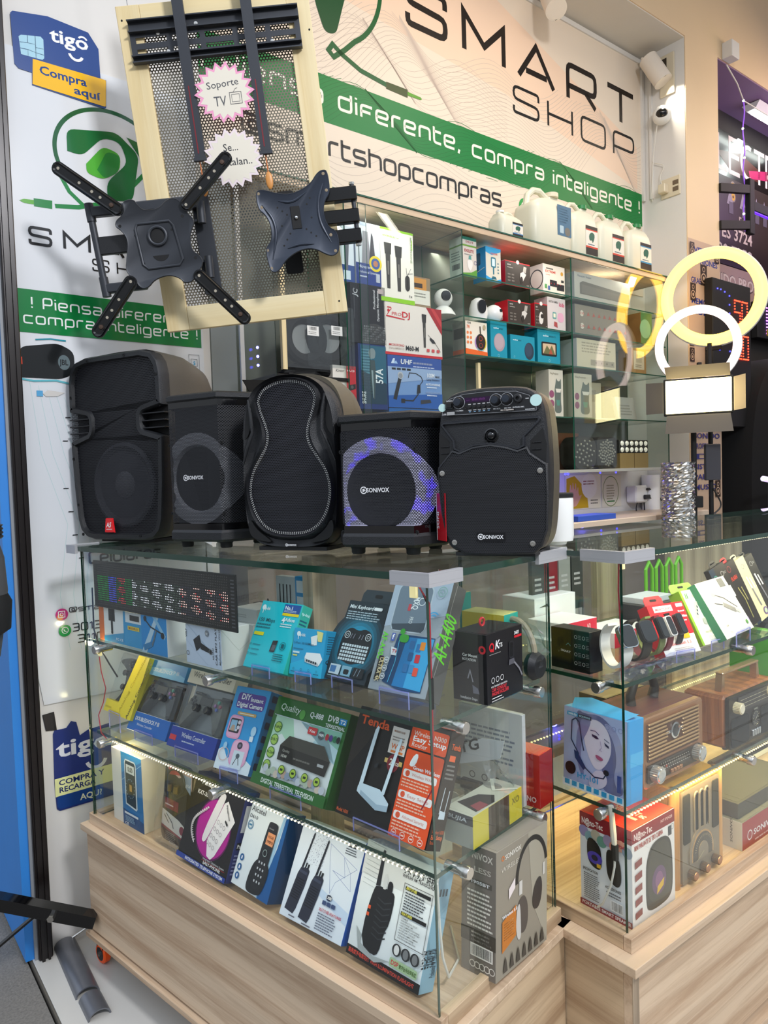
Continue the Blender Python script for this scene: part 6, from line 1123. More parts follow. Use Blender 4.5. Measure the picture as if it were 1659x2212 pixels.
def f(P):P.rect(70,82,90,98,'#3a3d42');P.text('ALTEK',8,86,5,'#8fb49c',w=34);P.line([(36,74),(60,64),(86,42)],2.4,'#5c5a58');P.poly([(30,78),(40,76),(38,70),(28,72)],'#9aa0a4');P.poly([(46,50),(74,34),(78,42),(50,58)],'#8a8782');P.line([(24,60),(46,54)],1.6,'#5c5a58');P.poly([(76,36),(86,30),(88,36),(78,42)],'#b8bab6');P.text('HDMI',20,18,3.5,'#a9a294',w=8,b=0);P.text('TYPE-C',20,6,3.5,'#a9a294',w=12,b=0);P.disc(88,14,4,'#5a9a4a')
M,w,h,d=place('cabl');carton('cable_adapter_box','white cable adapter box tilted to the right with a grey cable picture','box',M,w,h,d,('#f1ede2','#ddd','#3a7a5a','#e6e2d8'),f)
stand('cabl','white cable adapter box',SBa,.5)
def f(P):P.rect(0,0,30,100,'#17283c');P.ring(22,84,5,1,'#4a9a8a');P.ring(66,86,4,1,'#999');P.lines(74,84,92,88,2,'#999');P.poly([(54,70),(64,70),(68,50),(60,50)],'#d8d8da');P.poly([(72,66),(80,66),(86,48),(78,48)],'#d8d8da');P.line([(64,50),(74,20)],3,'#7a7a80');P.disc(84,10,6,'#6a4a8a');P.disc(84,10,4,'#b8c8a8')
x,y,z,yaw,lean,w,h,d=PL['blis1']
for k,(dx,c,lb,rot)in enumerate(((-.03,'#2a2622','dark charger card with two white plugs at the right of the upper shelf',-14),(.045,'#241f1d','dark cable card with a red border at the right of the upper shelf',-14),(.12,'#d9cfa6','pale cable card behind the two dark ones',-14),(.19,'#2d2b27','dark cable card at the right edge of the upper shelf',-14))):
    t=carton('charger_card',lb,'blister pack',FB@T(.56+dx,.045+.012*k,SBa+.004)@Ry(rot)@Rx(-18),.07,.165,.014,(c,'#2a3440','#c8252c' if k==1 else c,c),f if k!=1 else(lambda P:(P.rect(0,0,9,100,'#d4252c'),P.ring(46,90,5,1,'#8a3a3a'),P.text('FLASH',34,72,6,'#c8402e',w=40),P.line([(50,60),(62,40),(60,10)],2,'#9a9458'),P.line([(70,58),(76,36)],2,'#9a9458'))),tab=(.3,.7,.014))
def f(P):
    P.poly([(0,8),(0,100),(100,100),(100,8)],'#aab8e0');P.poly(smoothp([(22,100),(34,96),(60,100),(84,84),(96,60),(92,30),(98,8),(60,8),(66,40),(30,70),(20,84)],2),'#6a6f9c');P.poly(smoothp([(34,88),(54,94),(72,84),(78,62),(72,44),(58,30),(46,36),(36,56),(32,74)],2),'#d9d3e6');P.poly(smoothp([(34,96),(46,92),(40,76),(30,60),(28,40),(36,20),(28,20),(20,44),(22,76)],2),'#8085b4')
    P.poly(smoothp([(62,92),(80,74),(86,50),(80,26),(92,10),(98,40),(94,70),(80,90)],2),'#9a9fc8');P.poly([(46,74),(54,73),(58,70),(54,69),(47,71)],'#2a3052');P.disc(52,71,1.4,'#1c2038');P.poly([(66,68),(73,65),(74,62),(68,64)],'#2a3052');P.line([(44,78),(52,78.5),(58,75)],1,'#4a4f78');P.line([(66,72),(74,69)],1,'#4a4f78');P.line([(60,68),(62,60),(59,57),(63,56)],.7,'#a49cc0');P.poly(smoothp([(52,50),(58,50),(66,47),(62,44),(55,45)],1),'#a8587c');P.poly(smoothp([(50,30),(66,34),(74,20),(60,8),(40,8)],2),'#cfc8e0')
    P.line([(26,44),(13,60),(14,84),(20,88),(26,84),(30,64),(34,50)],1.6,'#1d3858');P.poly([(18,48),(24,46),(38,30),(34,26),(20,38)],'#1b3a6c');P.line([(36,30),(52,22),(66,24),(70,30)],1.6,'#1d3858');P.disc(70,32,4,'#20222e',3.4)
    P.rect(6,90,24,94.5,'#2b9ad0');P.rect(24,90,46,94.5,'#1d2c4c');P.text('WIRELESS',8,91,2.4,'#e8f4fa',w=14);P.text('MICROPHONE',26,91,2.4,'#9fd0e8',w=18);P.disc(13,24,8,'#17181e');P.text('HY-101',24,15,6.5,'#2b9ad0',w=36);P.rect(0,0,100,9,'#e4ebf2');[P.rect(4+k*12,2.4,12+k*12,8.6,'#2b9ad0')for k in range(8)];P.rect(88,14,94,34,'#24408c')
    for k in range(3):P.ring(72+k*10,88,3,.6,'#7a86b4')
x,y,z,yaw,lean,w,h,d=PL['hset'];t=carton('headset_box','blue headset microphone box with a portrait of a woman and crumpled corners','box',T(x,y,SBb)@Rz(yaw)@Rx(-3),w,h,.055,('#8fa0d4','#2f9fdc','#4ab0e0','#49b4e6'),f,right=lambda P:(P.rect(20,44,100,60,'#4fb4e4'),P.poly([(0,0),(30,0),(10,100),(0,100)],'#3a96cc')))
mk('torn_flap',MB().add([(w*.1,.004,h),(w*.95,.004,h),(w*1.04,.03,h+.012),(w*.9,.045,h+.006),(w*.2,.05,h+.014),(w*.02,.03,h+.012)],[(0,1,2,3,4,5)]),card('#49b4e6'),t)
# radios
GOLDF=mat('bronze_grille','#b4835e',.3,.55,bump=.1);GOLDL=mat('pale_brass','#c9a070',.25,.7);DIAL=mat('dark_dial','#2a1e18',.3,coat=.4);CLK=mat('clear_knob','#c8c4bc',.12,.5)
def knob(root,x,z,r,y0,m=CLK,cap=CHROME,depth=.016,ridges=24):
    pr=[]
    for i in range(ridges*2):a=math.pi*i/ridges;rr=r*(1 if i%2 else.93);pr.append((x+rr*math.cos(a),z+rr*math.sin(a)))
    k=mk('knob',MB().prism(pr,y0-depth,y0),m,root);mk('knob_face',MB().lathe([(r*.8,0),(r*.76,-.0015),(r*.4,-.0005),(.0001,-.0015)],(x,y0-depth,z),'y',24),cap,k);return k
x,y,z,yaw,lean,w,h,d=PL['radio1'];t=thing('vintage_radio','retro table radio with bronze louvred grille and mahogany top in the second case','radio',T(x,y,SBb)@Rz(yaw));D=.135
mk('cabinet',MB().box((.001,.012,.004),(w-.001,D,h),c=.006),MAHOG,t);mk('front_frame',MB().loft([r3(rrect(0,0,w,h,.012),.014),r3(rrect(0,0,w,h,.012),.002),r3(rrect(.003,.003,w-.003,h-.003,.011),0),r3(rrect(.010,.010,w-.010,h-.010,.008),.003)]),GOLDF,t)
mk('speaker_opening',MB().prism(rrect(.016,h*.36,w-.016,h-.014,.006),.0015,.004),mat('brown_mesh','#5a3620',.6),t)
for k in range(10):
    zz=h*.40+k*(h*.53/10);x0,x1=.018,w-.018
    if 3<=k<=7:mk('louvre',MB().box((x0,-.002,zz),(w*.40-abs(5-k)*.004,.003,zz+.0042),c=.001),GOLDL,t);mk('louvre',MB().box((w*.60+abs(5-k)*.004,-.002,zz),(x1,.003,zz+.0042),c=.001),GOLDL,t)
    else:mk('louvre',MB().box((x0,-.002,zz),(x1,.003,zz+.0042),c=.001),GOLDL,t)
mk('emblem',MB().lathe([(.017,.002),(.017,-.003),(.0135,-.004),(.013,-.002),(.0001,-.002)],(w*.5,0,h*.68),'y',32).box((w*.5-.032,-.001,h*.68-.003),(w*.5+.032,.001,h*.68+.003)),CHROME,t);mk('emblem_face',MB().lathe([(.0128,0),(.0001,-.001)],(w*.5,-.0025,h*.68),'y',24),BLKG,t)
mk('tuning_panel',MB().prism(rrect(.012,h*.07,w-.012,h*.32,.006),-.001,.003),DIAL,t)
P=Print(1,1)
for r_ in range(3):
    for k in range(14):P.rect(w*.26+k*w*.034,h*(.27-r_*.035),w*.26+k*w*.034+.003,h*(.275-r_*.035)+.001,'#cfc8ba')
P.rect(w*.3,h*.225,w*.33,h*.255,'#a8402e');P.lines(w*.05,h*.085,w*.2,h*.1,1,'#bba');P.build('dial_print',t,T(0,-.001,0))
knob(t,w*.155,h*.19,.017,-.001);knob(t,w*.855,h*.215,.017,-.001)
for k in range(4):mk('key',MB().box((w*.41+k*.0115,-.005,h*.09),(w*.41+k*.0115+.009,-.0005,h*.145),c=.001),GOLDF,t)
hdl=MB().tube([(w*.22,.07,h),(w*.21,.07,h+.02),(w*.28,.07,h+.046),(w*.42,.07,h+.058),(w*.56,.07,h+.05),(w*.61,.07,h+.024),(w*.58,.07,h+.002)],[.011,.010,.009,.009,.009,.010,.012],12);mk('handle',hdl,mat('brown_handle','#3c342a',.4),t,T(.015,0,0))
x,y,z,yaw,lean,w,h,d=PL['radio2'];t=thing('vintage_radio','retro radio with teak cabinet, dark front and brass carrying handle','radio',T(x,y,SBb)@Rz(yaw));w=.245;D=.11
mk('cabinet',MB().box((0,.008,.006),(w,D,h),c=.008),TEAK,t);mk('front_panel',MB().prism(rrect(.002,.006,w-.002,h-.002,.006),0,.009),mat('dark_bronze','#2c241c',.35,.3),t);mk('tuning_window',MB().prism(rrect(.04,h*.66,w-.04,h*.94,.003),-.002,.001),DIAL,t)
P=Print(1,1)
for r_ in range(3):P.lines(.05,h*(.72+r_*.07),w-.05,h*(.74+r_*.07),1,'#c8bf9c',seed=r_)
P.build('dial_print',t,T(0,-.002,0))
knob(t,.03,h*.78,.013,0,mat('cream_knob','#d9cdaa',.4),mat('cream_face','#e6dcc0',.4));knob(t,w*.78,h*.84,.013,0,MT['cream_knob'],MT['cream_face'])
for sx in(.008,w-.095):mk('speaker_grille',MB().prism(rrect(sx,h*.08,sx+.082,h*.58,.008),-.0025,.001),mat('black_cloth','#121418',.8),t)
mk('clock',MB().lathe([(.019,.001),(.019,-.003),(.017,-.0035),(.0165,-.002),(.0001,-.002)],(w*.5,0,h*.44),'y',28),BLKG,t);P=Print(1,1)
for k in range(12):a=R_(30*k);P.disc(w*.5+.0135*math.cos(a),h*.44+.0135*math.sin(a),.0011,'#cfc6a4',n=8)
P.line([(w*.5-.006,h*.44-.004),(w*.5,h*.44),(w*.5+.007,h*.44+.006)],.001,'#e8e0c0');P.text('RADIO',w*.5-.011,h*.6,.004,'#bba');P.build('clock_face',t,T(0,-.0022,0))
for k in range(4):mk('key',MB().box((w*.42+k*.0105,-.005,h*.12),(w*.42+k*.0105+.008,0,h*.24),c=.001),CHROME,t)
mk('handle',MB().box((.035,.03,h+.038),(w-.035,.05,h+.044),c=.002).prism([(.03,h),(.045,h),(.045,h+.04),(.036,h+.04)],.032,.048).prism([(w-.045,h),(w-.03,h),(w-.036,h+.04),(w-.045,h+.04)],.032,.048),GOLDL,t,kind='thing')
for i in range(2):mk('foot',MB().cyl((.02+i*(w-.04),.02,-.0),(.02+i*(w-.04),.02,.007),.006,10),BLK,t)
x,y,z,yaw,lean,w,h,d=PL['cath'];t=thing('vintage_radio','tall cathedral-style wooden radio with arched bars and a half-moon dial','radio',T(x,y,SA0)@Rz(yaw));D=.11
mk('cabinet',MB().box((.012,.006,0),(w-.012,D,h-.006)),BEECH,t)
for sx in(.010,w-.010):mk('side_column',MB().cyl((sx,.012,0),(sx,.012,h),.011,20),BEECH,t)
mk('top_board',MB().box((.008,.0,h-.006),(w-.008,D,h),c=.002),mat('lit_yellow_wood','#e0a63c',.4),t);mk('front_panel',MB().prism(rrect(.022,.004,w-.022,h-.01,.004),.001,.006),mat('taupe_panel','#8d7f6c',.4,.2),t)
for sx in(.026,w-.052):mk('speaker_cloth',MB().prism(rrect(sx,h*.42,sx+.026,h-.018,.004),-.001,.001),mat('dotted_cloth','#2b2822',.8,noise=.6,nscale=400),t)
mk('speaker_cloth',MB().prism(rrect(w*.36,h*.5,w*.64,h-.03,.012),-.0005,.001),BLKM,t)
for k in(-1,0,1):
    x0=w*.5+k*.021;mk('arched_bar',MB().tube([(x0-.009,-.001,h*.5)]+[(x0+.009*math.cos(R_(a)),-.001,h*.84+.012*math.sin(R_(a)))for a in range(180,-1,-20)]+[(x0+.009,-.001,h*.5)],.0022,6),MT['taupe_panel'],t)
for r_,mm in((.052,MT['taupe_panel']),(.044,GOLDL),(.040,DIAL),(.020,MT['taupe_panel'])):
    mk('dial_arch',MB().prism([(w*.5+r_*math.cos(R_(a)),h*.27+r_*math.sin(R_(a)))for a in range(0,181,10)]+[(w*.5-r_,h*.2),(w*.5+r_,h*.2)],-.002-(.052-r_)*.06,.002),mm,t)
P=Print(1,1)
for a in range(10,171,8):P.line([(w*.5+.032*math.cos(R_(a)),h*.27+.032*math.sin(R_(a))),(w*.5+.037*math.cos(R_(a)),h*.27+.037*math.sin(R_(a)))],.0006,'#d8c79a',False)
P.line([(w*.5,h*.27),(w*.5-.03,h*.2)],.0012,'#c8b890');P.build('dial_print',t,T(0,-.005,0))
for sx in(.25,.5,.75):knob(t,w*sx,h*.10,.0105,0,mat('bronze_knob','#5c4632',.3,.4),mat('copper_face','#b8866a',.3,.5),.014,16)
def lf(P):
    P.rect(0,85,100,100,'#8c1a2c');P.text('N@no-Tec',4,88,6.5,'#f2e8e8',w=42);[P.disc(8+k*12,80-(k%2)*4,6,c)for k,c in enumerate(('#8c84b8','#7fa8b4','#b8b0a0','#6a9a8c','#9a8cb0','#c87a6a','#e0a08c','#8a9ab0'))];P.text('NT-P2428',66,78,3,'#c03040',w=26)
    P.poly(smoothp([(16,78),(40,72),(44,58),(42,44),(22,46),(14,56)],2),'#15161a');P.disc(30,56,9,'#4a3ab0',6.5);P.disc(30,56,4,'#1a1a3a',3);P.rect(34,47,42,51,'#e0b030');P.poly(smoothp([(54,74),(78,68),(82,44),(74,34),(56,40),(52,56)],2),'#17181b');P.text('SPECIFICATION',6,39,2.8,'#22262c',w=30);P.lines(8,9,40,37,13,'#5a6068');P.text('ACCESSORIES',50,30,2.8,'#22262c',w=30);P.lines(52,22,84,28,2,'#5a6068');P.rect(60,9,84,20,'#eef0f2');P.bars(62,10,82,19);P.poly([(0,0),(100,0),(100,6.5),(0,6.5)],'#8c1a2c');P.text('PORTABLE SMART SPEAKER',4,2,3.4,'#f0e6e6',w=94)
def rt(P):
    P.rect(0,86,100,100,'#8c2024');P.text('N@no-Tec',4,89,6.5,'#f2dcd4',w=42);P.text('NT-P2428',66,92,3,'#e8c0b4',w=28);P.text('MINI PARLANTE DE TIPO CABINA',5,78,5.0,'#b03a34',w=66,rot=2);P.rect(84,74,92,84,'#3a3d42');P.ring(94,82,3,.5,'#888')
    P.poly(smoothp([(30,12),(30,50),(33,62),(42,74),(60,78),(82,76),(92,64),(94,20),(86,8),(60,6),(40,7)],2),'#3a352c');P.poly(smoothp([(34,14),(34,50),(38,62),(46,71),(62,75),(80,72),(88,62),(90,20),(82,11)],2),'#4a4438');P.disc(60,34,13,'#6a4a68',15);P.disc(60,34,7,'#8a5a7c',9);P.poly([(54,20),(70,26),(72,34),(56,28)],'#e0b030')
    for k in range(5):P.poly([(5,8+k*13),(20,10+k*13),(20,17+k*13),(5,15+k*13)],'#8c3a34')
x,y,z,yaw,lean,w,h,d=PL['nano'];carton('mini_speaker_box','red and white mini speaker box in the near corner of the second case','box',T(x,y,SA0)@Rz(yaw),w,h,.149,('#e4e8ee','#efe6de','#e4e8ee','#d8321c'),lf,rt,top=lambda P:(P.text('N@no-Tec',30,40,12,'#f6c8b0',w=60,rot=0),P.rect(30,28,84,34,'#f0b8a0')))
x,y,z,yaw,lean,w,h,d=PL['sonb'];t=carton('microphone_box','long low red and grey microphone box beside the cathedral radio','box',T(x,y,SA0)@Rz(yaw),.3,.066,.075,('#a32226','#8a1c20','#b4b2ae','#6a6a5c'),lambda P:(P.ring(12,42,18,4,'#f0e4e0'),P.text('SONiVOX',18,34,20,'#f0e4e0',w=40),P.lines(20,8,70,20,1,'#e0b8b4')),left=lambda P:(P.text('SONiVOX',70,20,8,'#4a4a4c',rot=90,w=90),P.text('VS-M18',30,30,8,'#5a5a5c',rot=90,w=70)))
fb('speaker_carton','dark flat carton lying on top of the long red microphone box',.47,.02,SA0+.068,.3,.035,.14,('#3c3a30','#333','#444','#4c4a3c'))
kbd=thing('keyboard','black keyboard with white edge standing on the lowest level at the right','keyboard',FB@T(.80,.24,SA0+.0)@Rx(-20));mk('case',MB().box((0,0,0),(.42,.018,.05),c=.004),BLK,kbd);mk('edge',MB().box((0,-.003,.0),(.42,0,.012),c=.001),mat('pale_edge','#d8d2b8',.3),kbd)
kk=MB()
for i in range(26):
    for j in range(2):kk.box((.008+i*.0155,-.004,.018+j*.015),(.008+i*.0155+.013,.0,.030+j*.015))
mk('keys',kk,BLKG,kbd,kind='stuff')
fb('green_box','bright green carton at the right edge of the second case',.675,.04,SBb,.03,.235,.1,('#3a8a26','#2f7420','#4aa030','#5ab03a'))
fb('cable_bundle_box','dark box on the middle level behind the teak radio',.30,.25,SBb,.16,.10,.08,('#2a2824','#333','#3a362e','#4a443a'))
# green stands and clear clips at the back of the second case
gs=thing('green_stand','bright green plastic phone stands at the back of the second case','phone stand',FB@T(.60,.33,SBa));GRN=mat('lime_plastic','#6fc030',.3)
for k in range(4):mk('stand',MB().tube([(k*.05,0,0),(k*.05,.0,.13),(k*.05+.015,0,.15),(k*.05+.03,0,.13),(k*.05+.03,0,0)],.005,8),GRN,gs)
for k,(c,lb)in enumerate((('#2a2a2a','black phone case in the row behind the earphone boxes'),('#7a1f2a','black and red phone case in the row behind the earphone boxes'),('#8a8d88','grey phone case in the row behind the earphone boxes'),('#3a3d3a','dark grey phone case in the row behind the earphone boxes'))):fb('phone_case_pack',lb,.17+k*.05,.36,SBa,.045,.19,.012,(c,'#c23' if k==1 else c,'#c23' if k==1 else c,c),lambda P:(P.lines(20,60,80,80,3,'#b0b0b0'),P.rect(15,10,85,30,'#9a9a90')),yaw=0)
clp=thing('acrylic_dividers','row of clear acrylic dividers at the back left of the second case','dividers',FB@T(.16,.335,SBa))
for k in range(6):mk('divider',MB().prism([(0,0),(.002,0),(.002,.09),(0,.09)],0,.05,'x'),ACRYL,clp,T(k*.035,0,0)@Rz(60),smooth=0)
# oak uprights behind the second case
for k,(x,w_)in enumerate(((.55,.10),(.93,.46))):mk('rear_upright',MB().box((x,.452,.43),(x+w_,.472,1.13)),OAKZ,caseB)
up=struct('partition_upright',MB().box((-.345,.52,.0),(-.285,.56,1.139)),OAKZ,FB)
# ================================================================ BACK CABINET ON THE WALL
cab=thing('wall_cabinet','long glass-fronted wall cabinet with glass shelves under the shop sign','cabinet',FC)
BACKP=mat('cabinet_back','#5f6258',.25,noise=.04,nscale=4)
mk('back_panel',MB().box((-1.15,.258,1.318),(1.578,.263,2.335)),BACKP,cab)
mk('top_board',MB().box((-1.15,-.008,2.338),(1.585,.262,2.362),c=.001),OAKX,cab);mk('top_glass',MB().box((-1.15,-.012,2.3625),(1.59,.262,2.368)),EDGE_L,cab);mk('bottom_board',MB().box((-1.15,-.006,1.302),(1.585,.262,1.317),c=.001),mat('grey_board','#a9a89e',.5),cab)
for x in(-.60,.006,.731,1.573):pane('divider',(x-.0025,.0,1.318),(x+.0025,.257,2.337),'x',cab,g=SHELFG,e=EDGE_L)
for z in(2.158,1.985,1.823,1.574):
    for x0,x1 in((.010,.728),(.735,1.569)):pane('shelf',(x0,.006,z-.006),(x1,.25,z),'z',cab,g=SHELFG,e=EDGE_L)
pane('sliding_door',(.733,-.0045,1.319),(1.575,-.0005,2.336),'y',cab,g=CABG,e=EDGE_L)
pane('sliding_door',(-.60,-.0045,1.319),(-.50,-.0005,2.336),'y',cab,e=EDGE_L);pane('sliding_door',(-.54,-.010,1.319),(.0,-.0055,2.336),'y',cab,e=EDGE_L)
mk('door_frame',MB().box((-1.15,-.006,1.32),(-1.06,.0,2.335)),mat('grey_door','#8d9596',.3),cab);mk('door_frame',MB().box((-1.045,-.006,1.32),(-1.03,.004,2.335)),WHITE,cab);pane('sliding_door',(-1.155,.01,1.32),(-.9,.014,2.33),'y',cab,e=EDGE)
mk('shelf_post',MB().box((-.868,.02,1.7),(-.85,.035,2.2)),PINE,cab);mk('shelf_post',MB().box((.135,.05,1.66),(.15,.065,1.80)),PINE,cab)
light('cabinet_light','AREA',(.35,.05,2.32),.8,(1,.93,.8),.7,.03,M=FC);light('cabinet_light','AREA',(1.15,.08,2.32),1.2,(1,.93,.8),.7,.03,M=FC);light('cabinet_light','AREA',(-.5,.05,2.32),1.0,(1,.93,.8),.8,.03,M=FC)
def cb(key,name,label,cols,front=None,d=.08,left=None,**k):
    x,y,z,w,h=CB[key];return carton(name,label,'box',FC@T(x,y+.0,z),w,h,d,cols,front,left=left,**k)
SHELF_Z={2.158:('bulb','tripod','cam1','extreme','vac'),1.985:('cam2','cam3','camera5','c10a','green'),1.823:('orangebox','pop','dot','show','strip','brown'),1.574:('dog','dog2','kinter')}
for z,ks in SHELF_Z.items():
    for k in ks:a=list(CB[k]);a[4]+=a[2]-(z+.0005);a[2]=z+.0005;CB[k]=tuple(a)
def mic(P,x,y0,y1,w,c='#2d2a28'):P.poly([(x-w,y1),(x+w,y1),(x+w*.8,y1-(y1-y0)*.25),(x-w*.8,y1-(y1-y0)*.25)],c);P.poly([(x-w*.62,y1-(y1-y0)*.25),(x+w*.62,y1-(y1-y0)*.25),(x+w*.42,y0),(x-w*.42,y0)],'#3b3835');P.rect(x-w*.2,y0+(y1-y0)*.3,x+w*.2,y0+(y1-y0)*.6,'#77726c')
CB['uhf']=(-.39,.03,1.585,.287,.206);CB['prodj']=(-.399,.03,1.7925,.304,.205);CB['greenmic']=(-.411,.03,1.999,.172,.286)
CB['under']=(-.385,.035,1.39,.28,.194);CB['shure']=(-.532,.03,1.573,.138,.25);CB['bluetall']=(-.56,.03,1.8245,.168,.225);CB['micprof']=(-.528,.03,2.05,.12,.235);CB['micL']=(-.596,.035,2.05,.064,.21)
cb('under','karaoke_box','blue microphone set box at the bottom of the cabinet stack',('#1d62a8','#15508c','#15508c','#2a6ab0'),None)
def f(P):
    P.rect(0,78,100,100,'#2b4f9c');P.text('UHF',22,84,9,'#1a1c22',w=21,sh=.15);P.text('UHF',22.6,84.6,9,'#e8ecf4',w=21,sh=.15);P.lines(46,84,88,92,1,'#8c93b0');P.lines(46,79,92,83,1,'#c8d0e8');P.poly([(6,84),(10,94),(13,94),(12,84)],'#cfe0f4');P.poly([(10,84),(15,90),(18,84)],'#9fc0ea');P.poly([(0,45),(100,62),(100,78),(0,78)],'#93abcf');P.poly([(0,0),(100,0),(100,30),(0,22)],'#1c56a4')
    [P.rect(7+k*9,72,14+k*9,76,'#17191f')for k in range(4)];P.poly([(8,16),(14,14),(24,56),(18,57)],'#1b1c21');P.disc(22,62,7,'#b5b9bf');P.disc(22,61,5,'#8d9198');P.line([(36,58),(38,68),(50,68),(60,62),(63,54),(56,44)],1.6,'#1a1c22');P.poly([(51,28),(58,30),(58,46),(53,46)],'#1a1c22');P.line([(54,28),(44,14),(26,14)],2.4,'#1a1c22');P.rect(22,9,29,17,'#1a1c22');P.poly([(58,8),(78,12),(76,18),(58,16)],'#2d2f36')
    P.text('100M',70,62,8,'#e9edf4',w=15,sh=.1);P.text('MAX',87,62,4,'#1a1c22',w=8);P.text('Long Distance',70,56,3.4,'#22365c',w=25);P.text('AUTO-PAIRING',68,46,4,'#e8ecf4',w=28);P.lines(70,40,92,44,1,'#dfe6f4');P.text('FREQUENCY',68,30,3.6,'#8fa4cc',w=28);P.lines(70,24,92,28,1,'#dfe6f4')
cb('uhf','microphone_box','blue wireless microphone set box, lowest visible of the cabinet stack',('#6f93c6','#1c4a8c','#1c4a8c','#2b4f9c'),f)
def f(P):
    P.poly([(72,100),(100,48),(100,100)],'#a61c26');P.poly([(80,100),(100,62),(100,76),(86,100)],'#c43a3c');P.poly([(0,0),(100,0),(100,5),(0,5)],'#c9202c');P.text('PRO',12,76,6,'#c9202c',w=17,b=0,sh=.05);P.text('DJ',29,74,11,'#c9202c',w=15);P.poly([(3,72),(34,69),(34,71),(3,75)],'#c9202c');P.disc(7,84,3,'#c9202c');P.rect(5,89,12,91,'#c9202c');P.line([(5,76),(8,82),(12,88)],1.6,'#c9202c');mic(P,68,20,86,4)
    P.poly([(78,42),(85,36),(88,30),(82,30),(77,37)],'#26262a');P.line([(86,32),(92,22),(96,14)],.8,'#333');P.line([(78,42),(74,46)],.8,'#555');P.text('MICROFONO',6,17,4.4,'#c9202c',w=26,b=0);P.text('INALAMBRICO',6,11,3.6,'#b8a8a0',w=26,b=0);P.text('M60-M',34,11,9,'#26262a',w=23);[P.rr(71+k*9,12,76+k*9,18,.8,'#cf4a4e')for k in range(3)]
cb('prodj','microphone_box','white and red wireless microphone box on top of the blue microphone set',('#e9dfd8','#d8cec6','#dcd2ca','#e8e0d8'),f)
def f(P):
    P.rect(0,0,100,6,'#8fca1e');P.rect(0,97,100,100,'#8fca1e');P.text('WIRELESS',8,88,2.4,'#8fca1e',w=48);mic(P,23,18,80,11);mic(P,54,16,78,11);P.rr(72,18,86,40,5,'#332f2c');P.line([(78,40),(76,50)],.6,'#444');P.line([(80,40),(90,50)],.6,'#444');P.line([(80,42),(96,44)],.6,'#444');P.text('MICROPHONE',90,94,3,'#a9b89a',rot=-90,w=60);P.rect(94,76,96,90,'#8fca1e');P.text('1x',82,10,3,'#444',w=10)
cb('greenmic','microphone_box','tall white box with two black microphones and lime green edges',('#eee8de','#8fca1e','#7fc01a','#8fca1e'),f,d=.06)
def f(P):
    P.rect(8,8,98,98,'#1f5c74');P.poly([(8,8),(98,8),(98,40),(8,60)],'#0f3448')
    for r in range(16):
        for c in range(10):P.poly([(12+c*3.6,92-r*4.4),(14.6+c*3.6,92-r*4.4),(14.6+c*3.6,90-r*4.4),(12+c*3.6,90-r*4.4)],'#5d97a8',False)
    P.L+=1;P.poly(smoothp([(36,84),(36,90),(44,94),(54,94),(60,90),(60,84),(56,78),(40,78)],1),'#7d8c90');P.poly([(40,76),(57,76),(60,58),(54,16),(48,16),(38,58)],'#3a4c50');P.poly([(44,60),(50,60),(50,18),(48,18)],'#8aa0a4');P.text('SHURE',22,8,7,'#dfe8ea',rot=90,w=34);P.text('57A',84,40,14,'#dfe8ea',rot=90,w=42)
cb('shure','microphone_box','teal microphone box with large number lettering up its side',('#162f6a','#16265c','#1b2a66','#20306c'),f)
def f(P):
    P.poly(smoothp([(26,2),(30,20),(44,32),(66,36),(90,32),(98,26),(98,0),(26,0)],2),'#3a3a3c')
    for r in range(7):
        for c in range(12):P.poly([(32+c*5.2+r*.6,4+r*4),(35.6+c*5.2+r*.6,4+r*4),(35.4+c*5.2+r*.6,6.4+r*4),(32+c*5.2+r*.6,6.4+r*4)],'#8a8c90',False)
    P.L+=1;P.text('JC',18,78,9,'#c9cbd0',w=16,rot=80);P.text('Professional',70,60,4.4,'#c8c8cc',rot=90,w=44);P.text('Dynamic Microphone',80,40,4.4,'#c8c8cc',rot=90,w=70);P.rect(78,88,94,96,'#b8a8a8');P.line([(10,40),(10,92)],1,'#55565c')
cb('bluetall','microphone_box','black and navy microphone box with a large mesh head picture',('#1a1a22','#15161e','#101016','#1c1c26'),f)
def f(P):
    P.rect(0,0,100,34,'#223a84');P.poly([(0,100),(100,100),(100,92),(0,96)],'#b8c6e0');P.poly([(24,34),(60,34),(50,86),(30,86)],'#8b8890');P.poly([(52,34),(80,34),(70,80),(64,86)],'#3b3b44');P.disc(78,36,13,'#e2cc20');P.disc(78,36,9,'#3a5a9c');P.disc(78,36,5,'#b87a5a');P.text('Microphone',10,26,5,'#dfe6f4',w=54,b=0);P.text('Professional Dynamic',10,18,4,'#cfd8ec',w=74,b=0);P.lines(12,10,46,15,1,'#c8d0e4');P.bars(78,6,94,20,'#dfe6f4')
cb('micprof','microphone_box','white and blue professional microphone box with a yellow round seal',('#d8dde6','#25408c','#c9d4e6','#dfe6f0'),f)
def f(P):P.rect(0,0,100,30,'#2d4a8c');P.poly([(30,86),(60,86),(64,70),(52,20),(38,20)],'#5d6068');P.disc(46,84,9,'#8d9098');P.rect(20,4,70,20,'#cfe0e8')
cb('micL','microphone_box','narrow white microphone box at the left end beside the wall bracket arms',('#dce4ee','#25408c','#c9d4e6','#dfe6f0'),f)
def f(P):P.rect(58,0,100,100,'#c01c28');P.text('Kinter',12,84,7,'#3a3634',w=36,sh=.25,b=0);P.text('MA-120',62,86,5,'#f0dada',w=32);P.poly([(66,40),(98,46),(98,58),(66,54)],'#1f1a1c');P.disc(82,50,4,'#555')
cb('kinter','amplifier_box','white and red amplifier box behind the guitar-shaped speaker',('#e6e0d6','#a81824','#e0dace','#e9e4dc'),f)
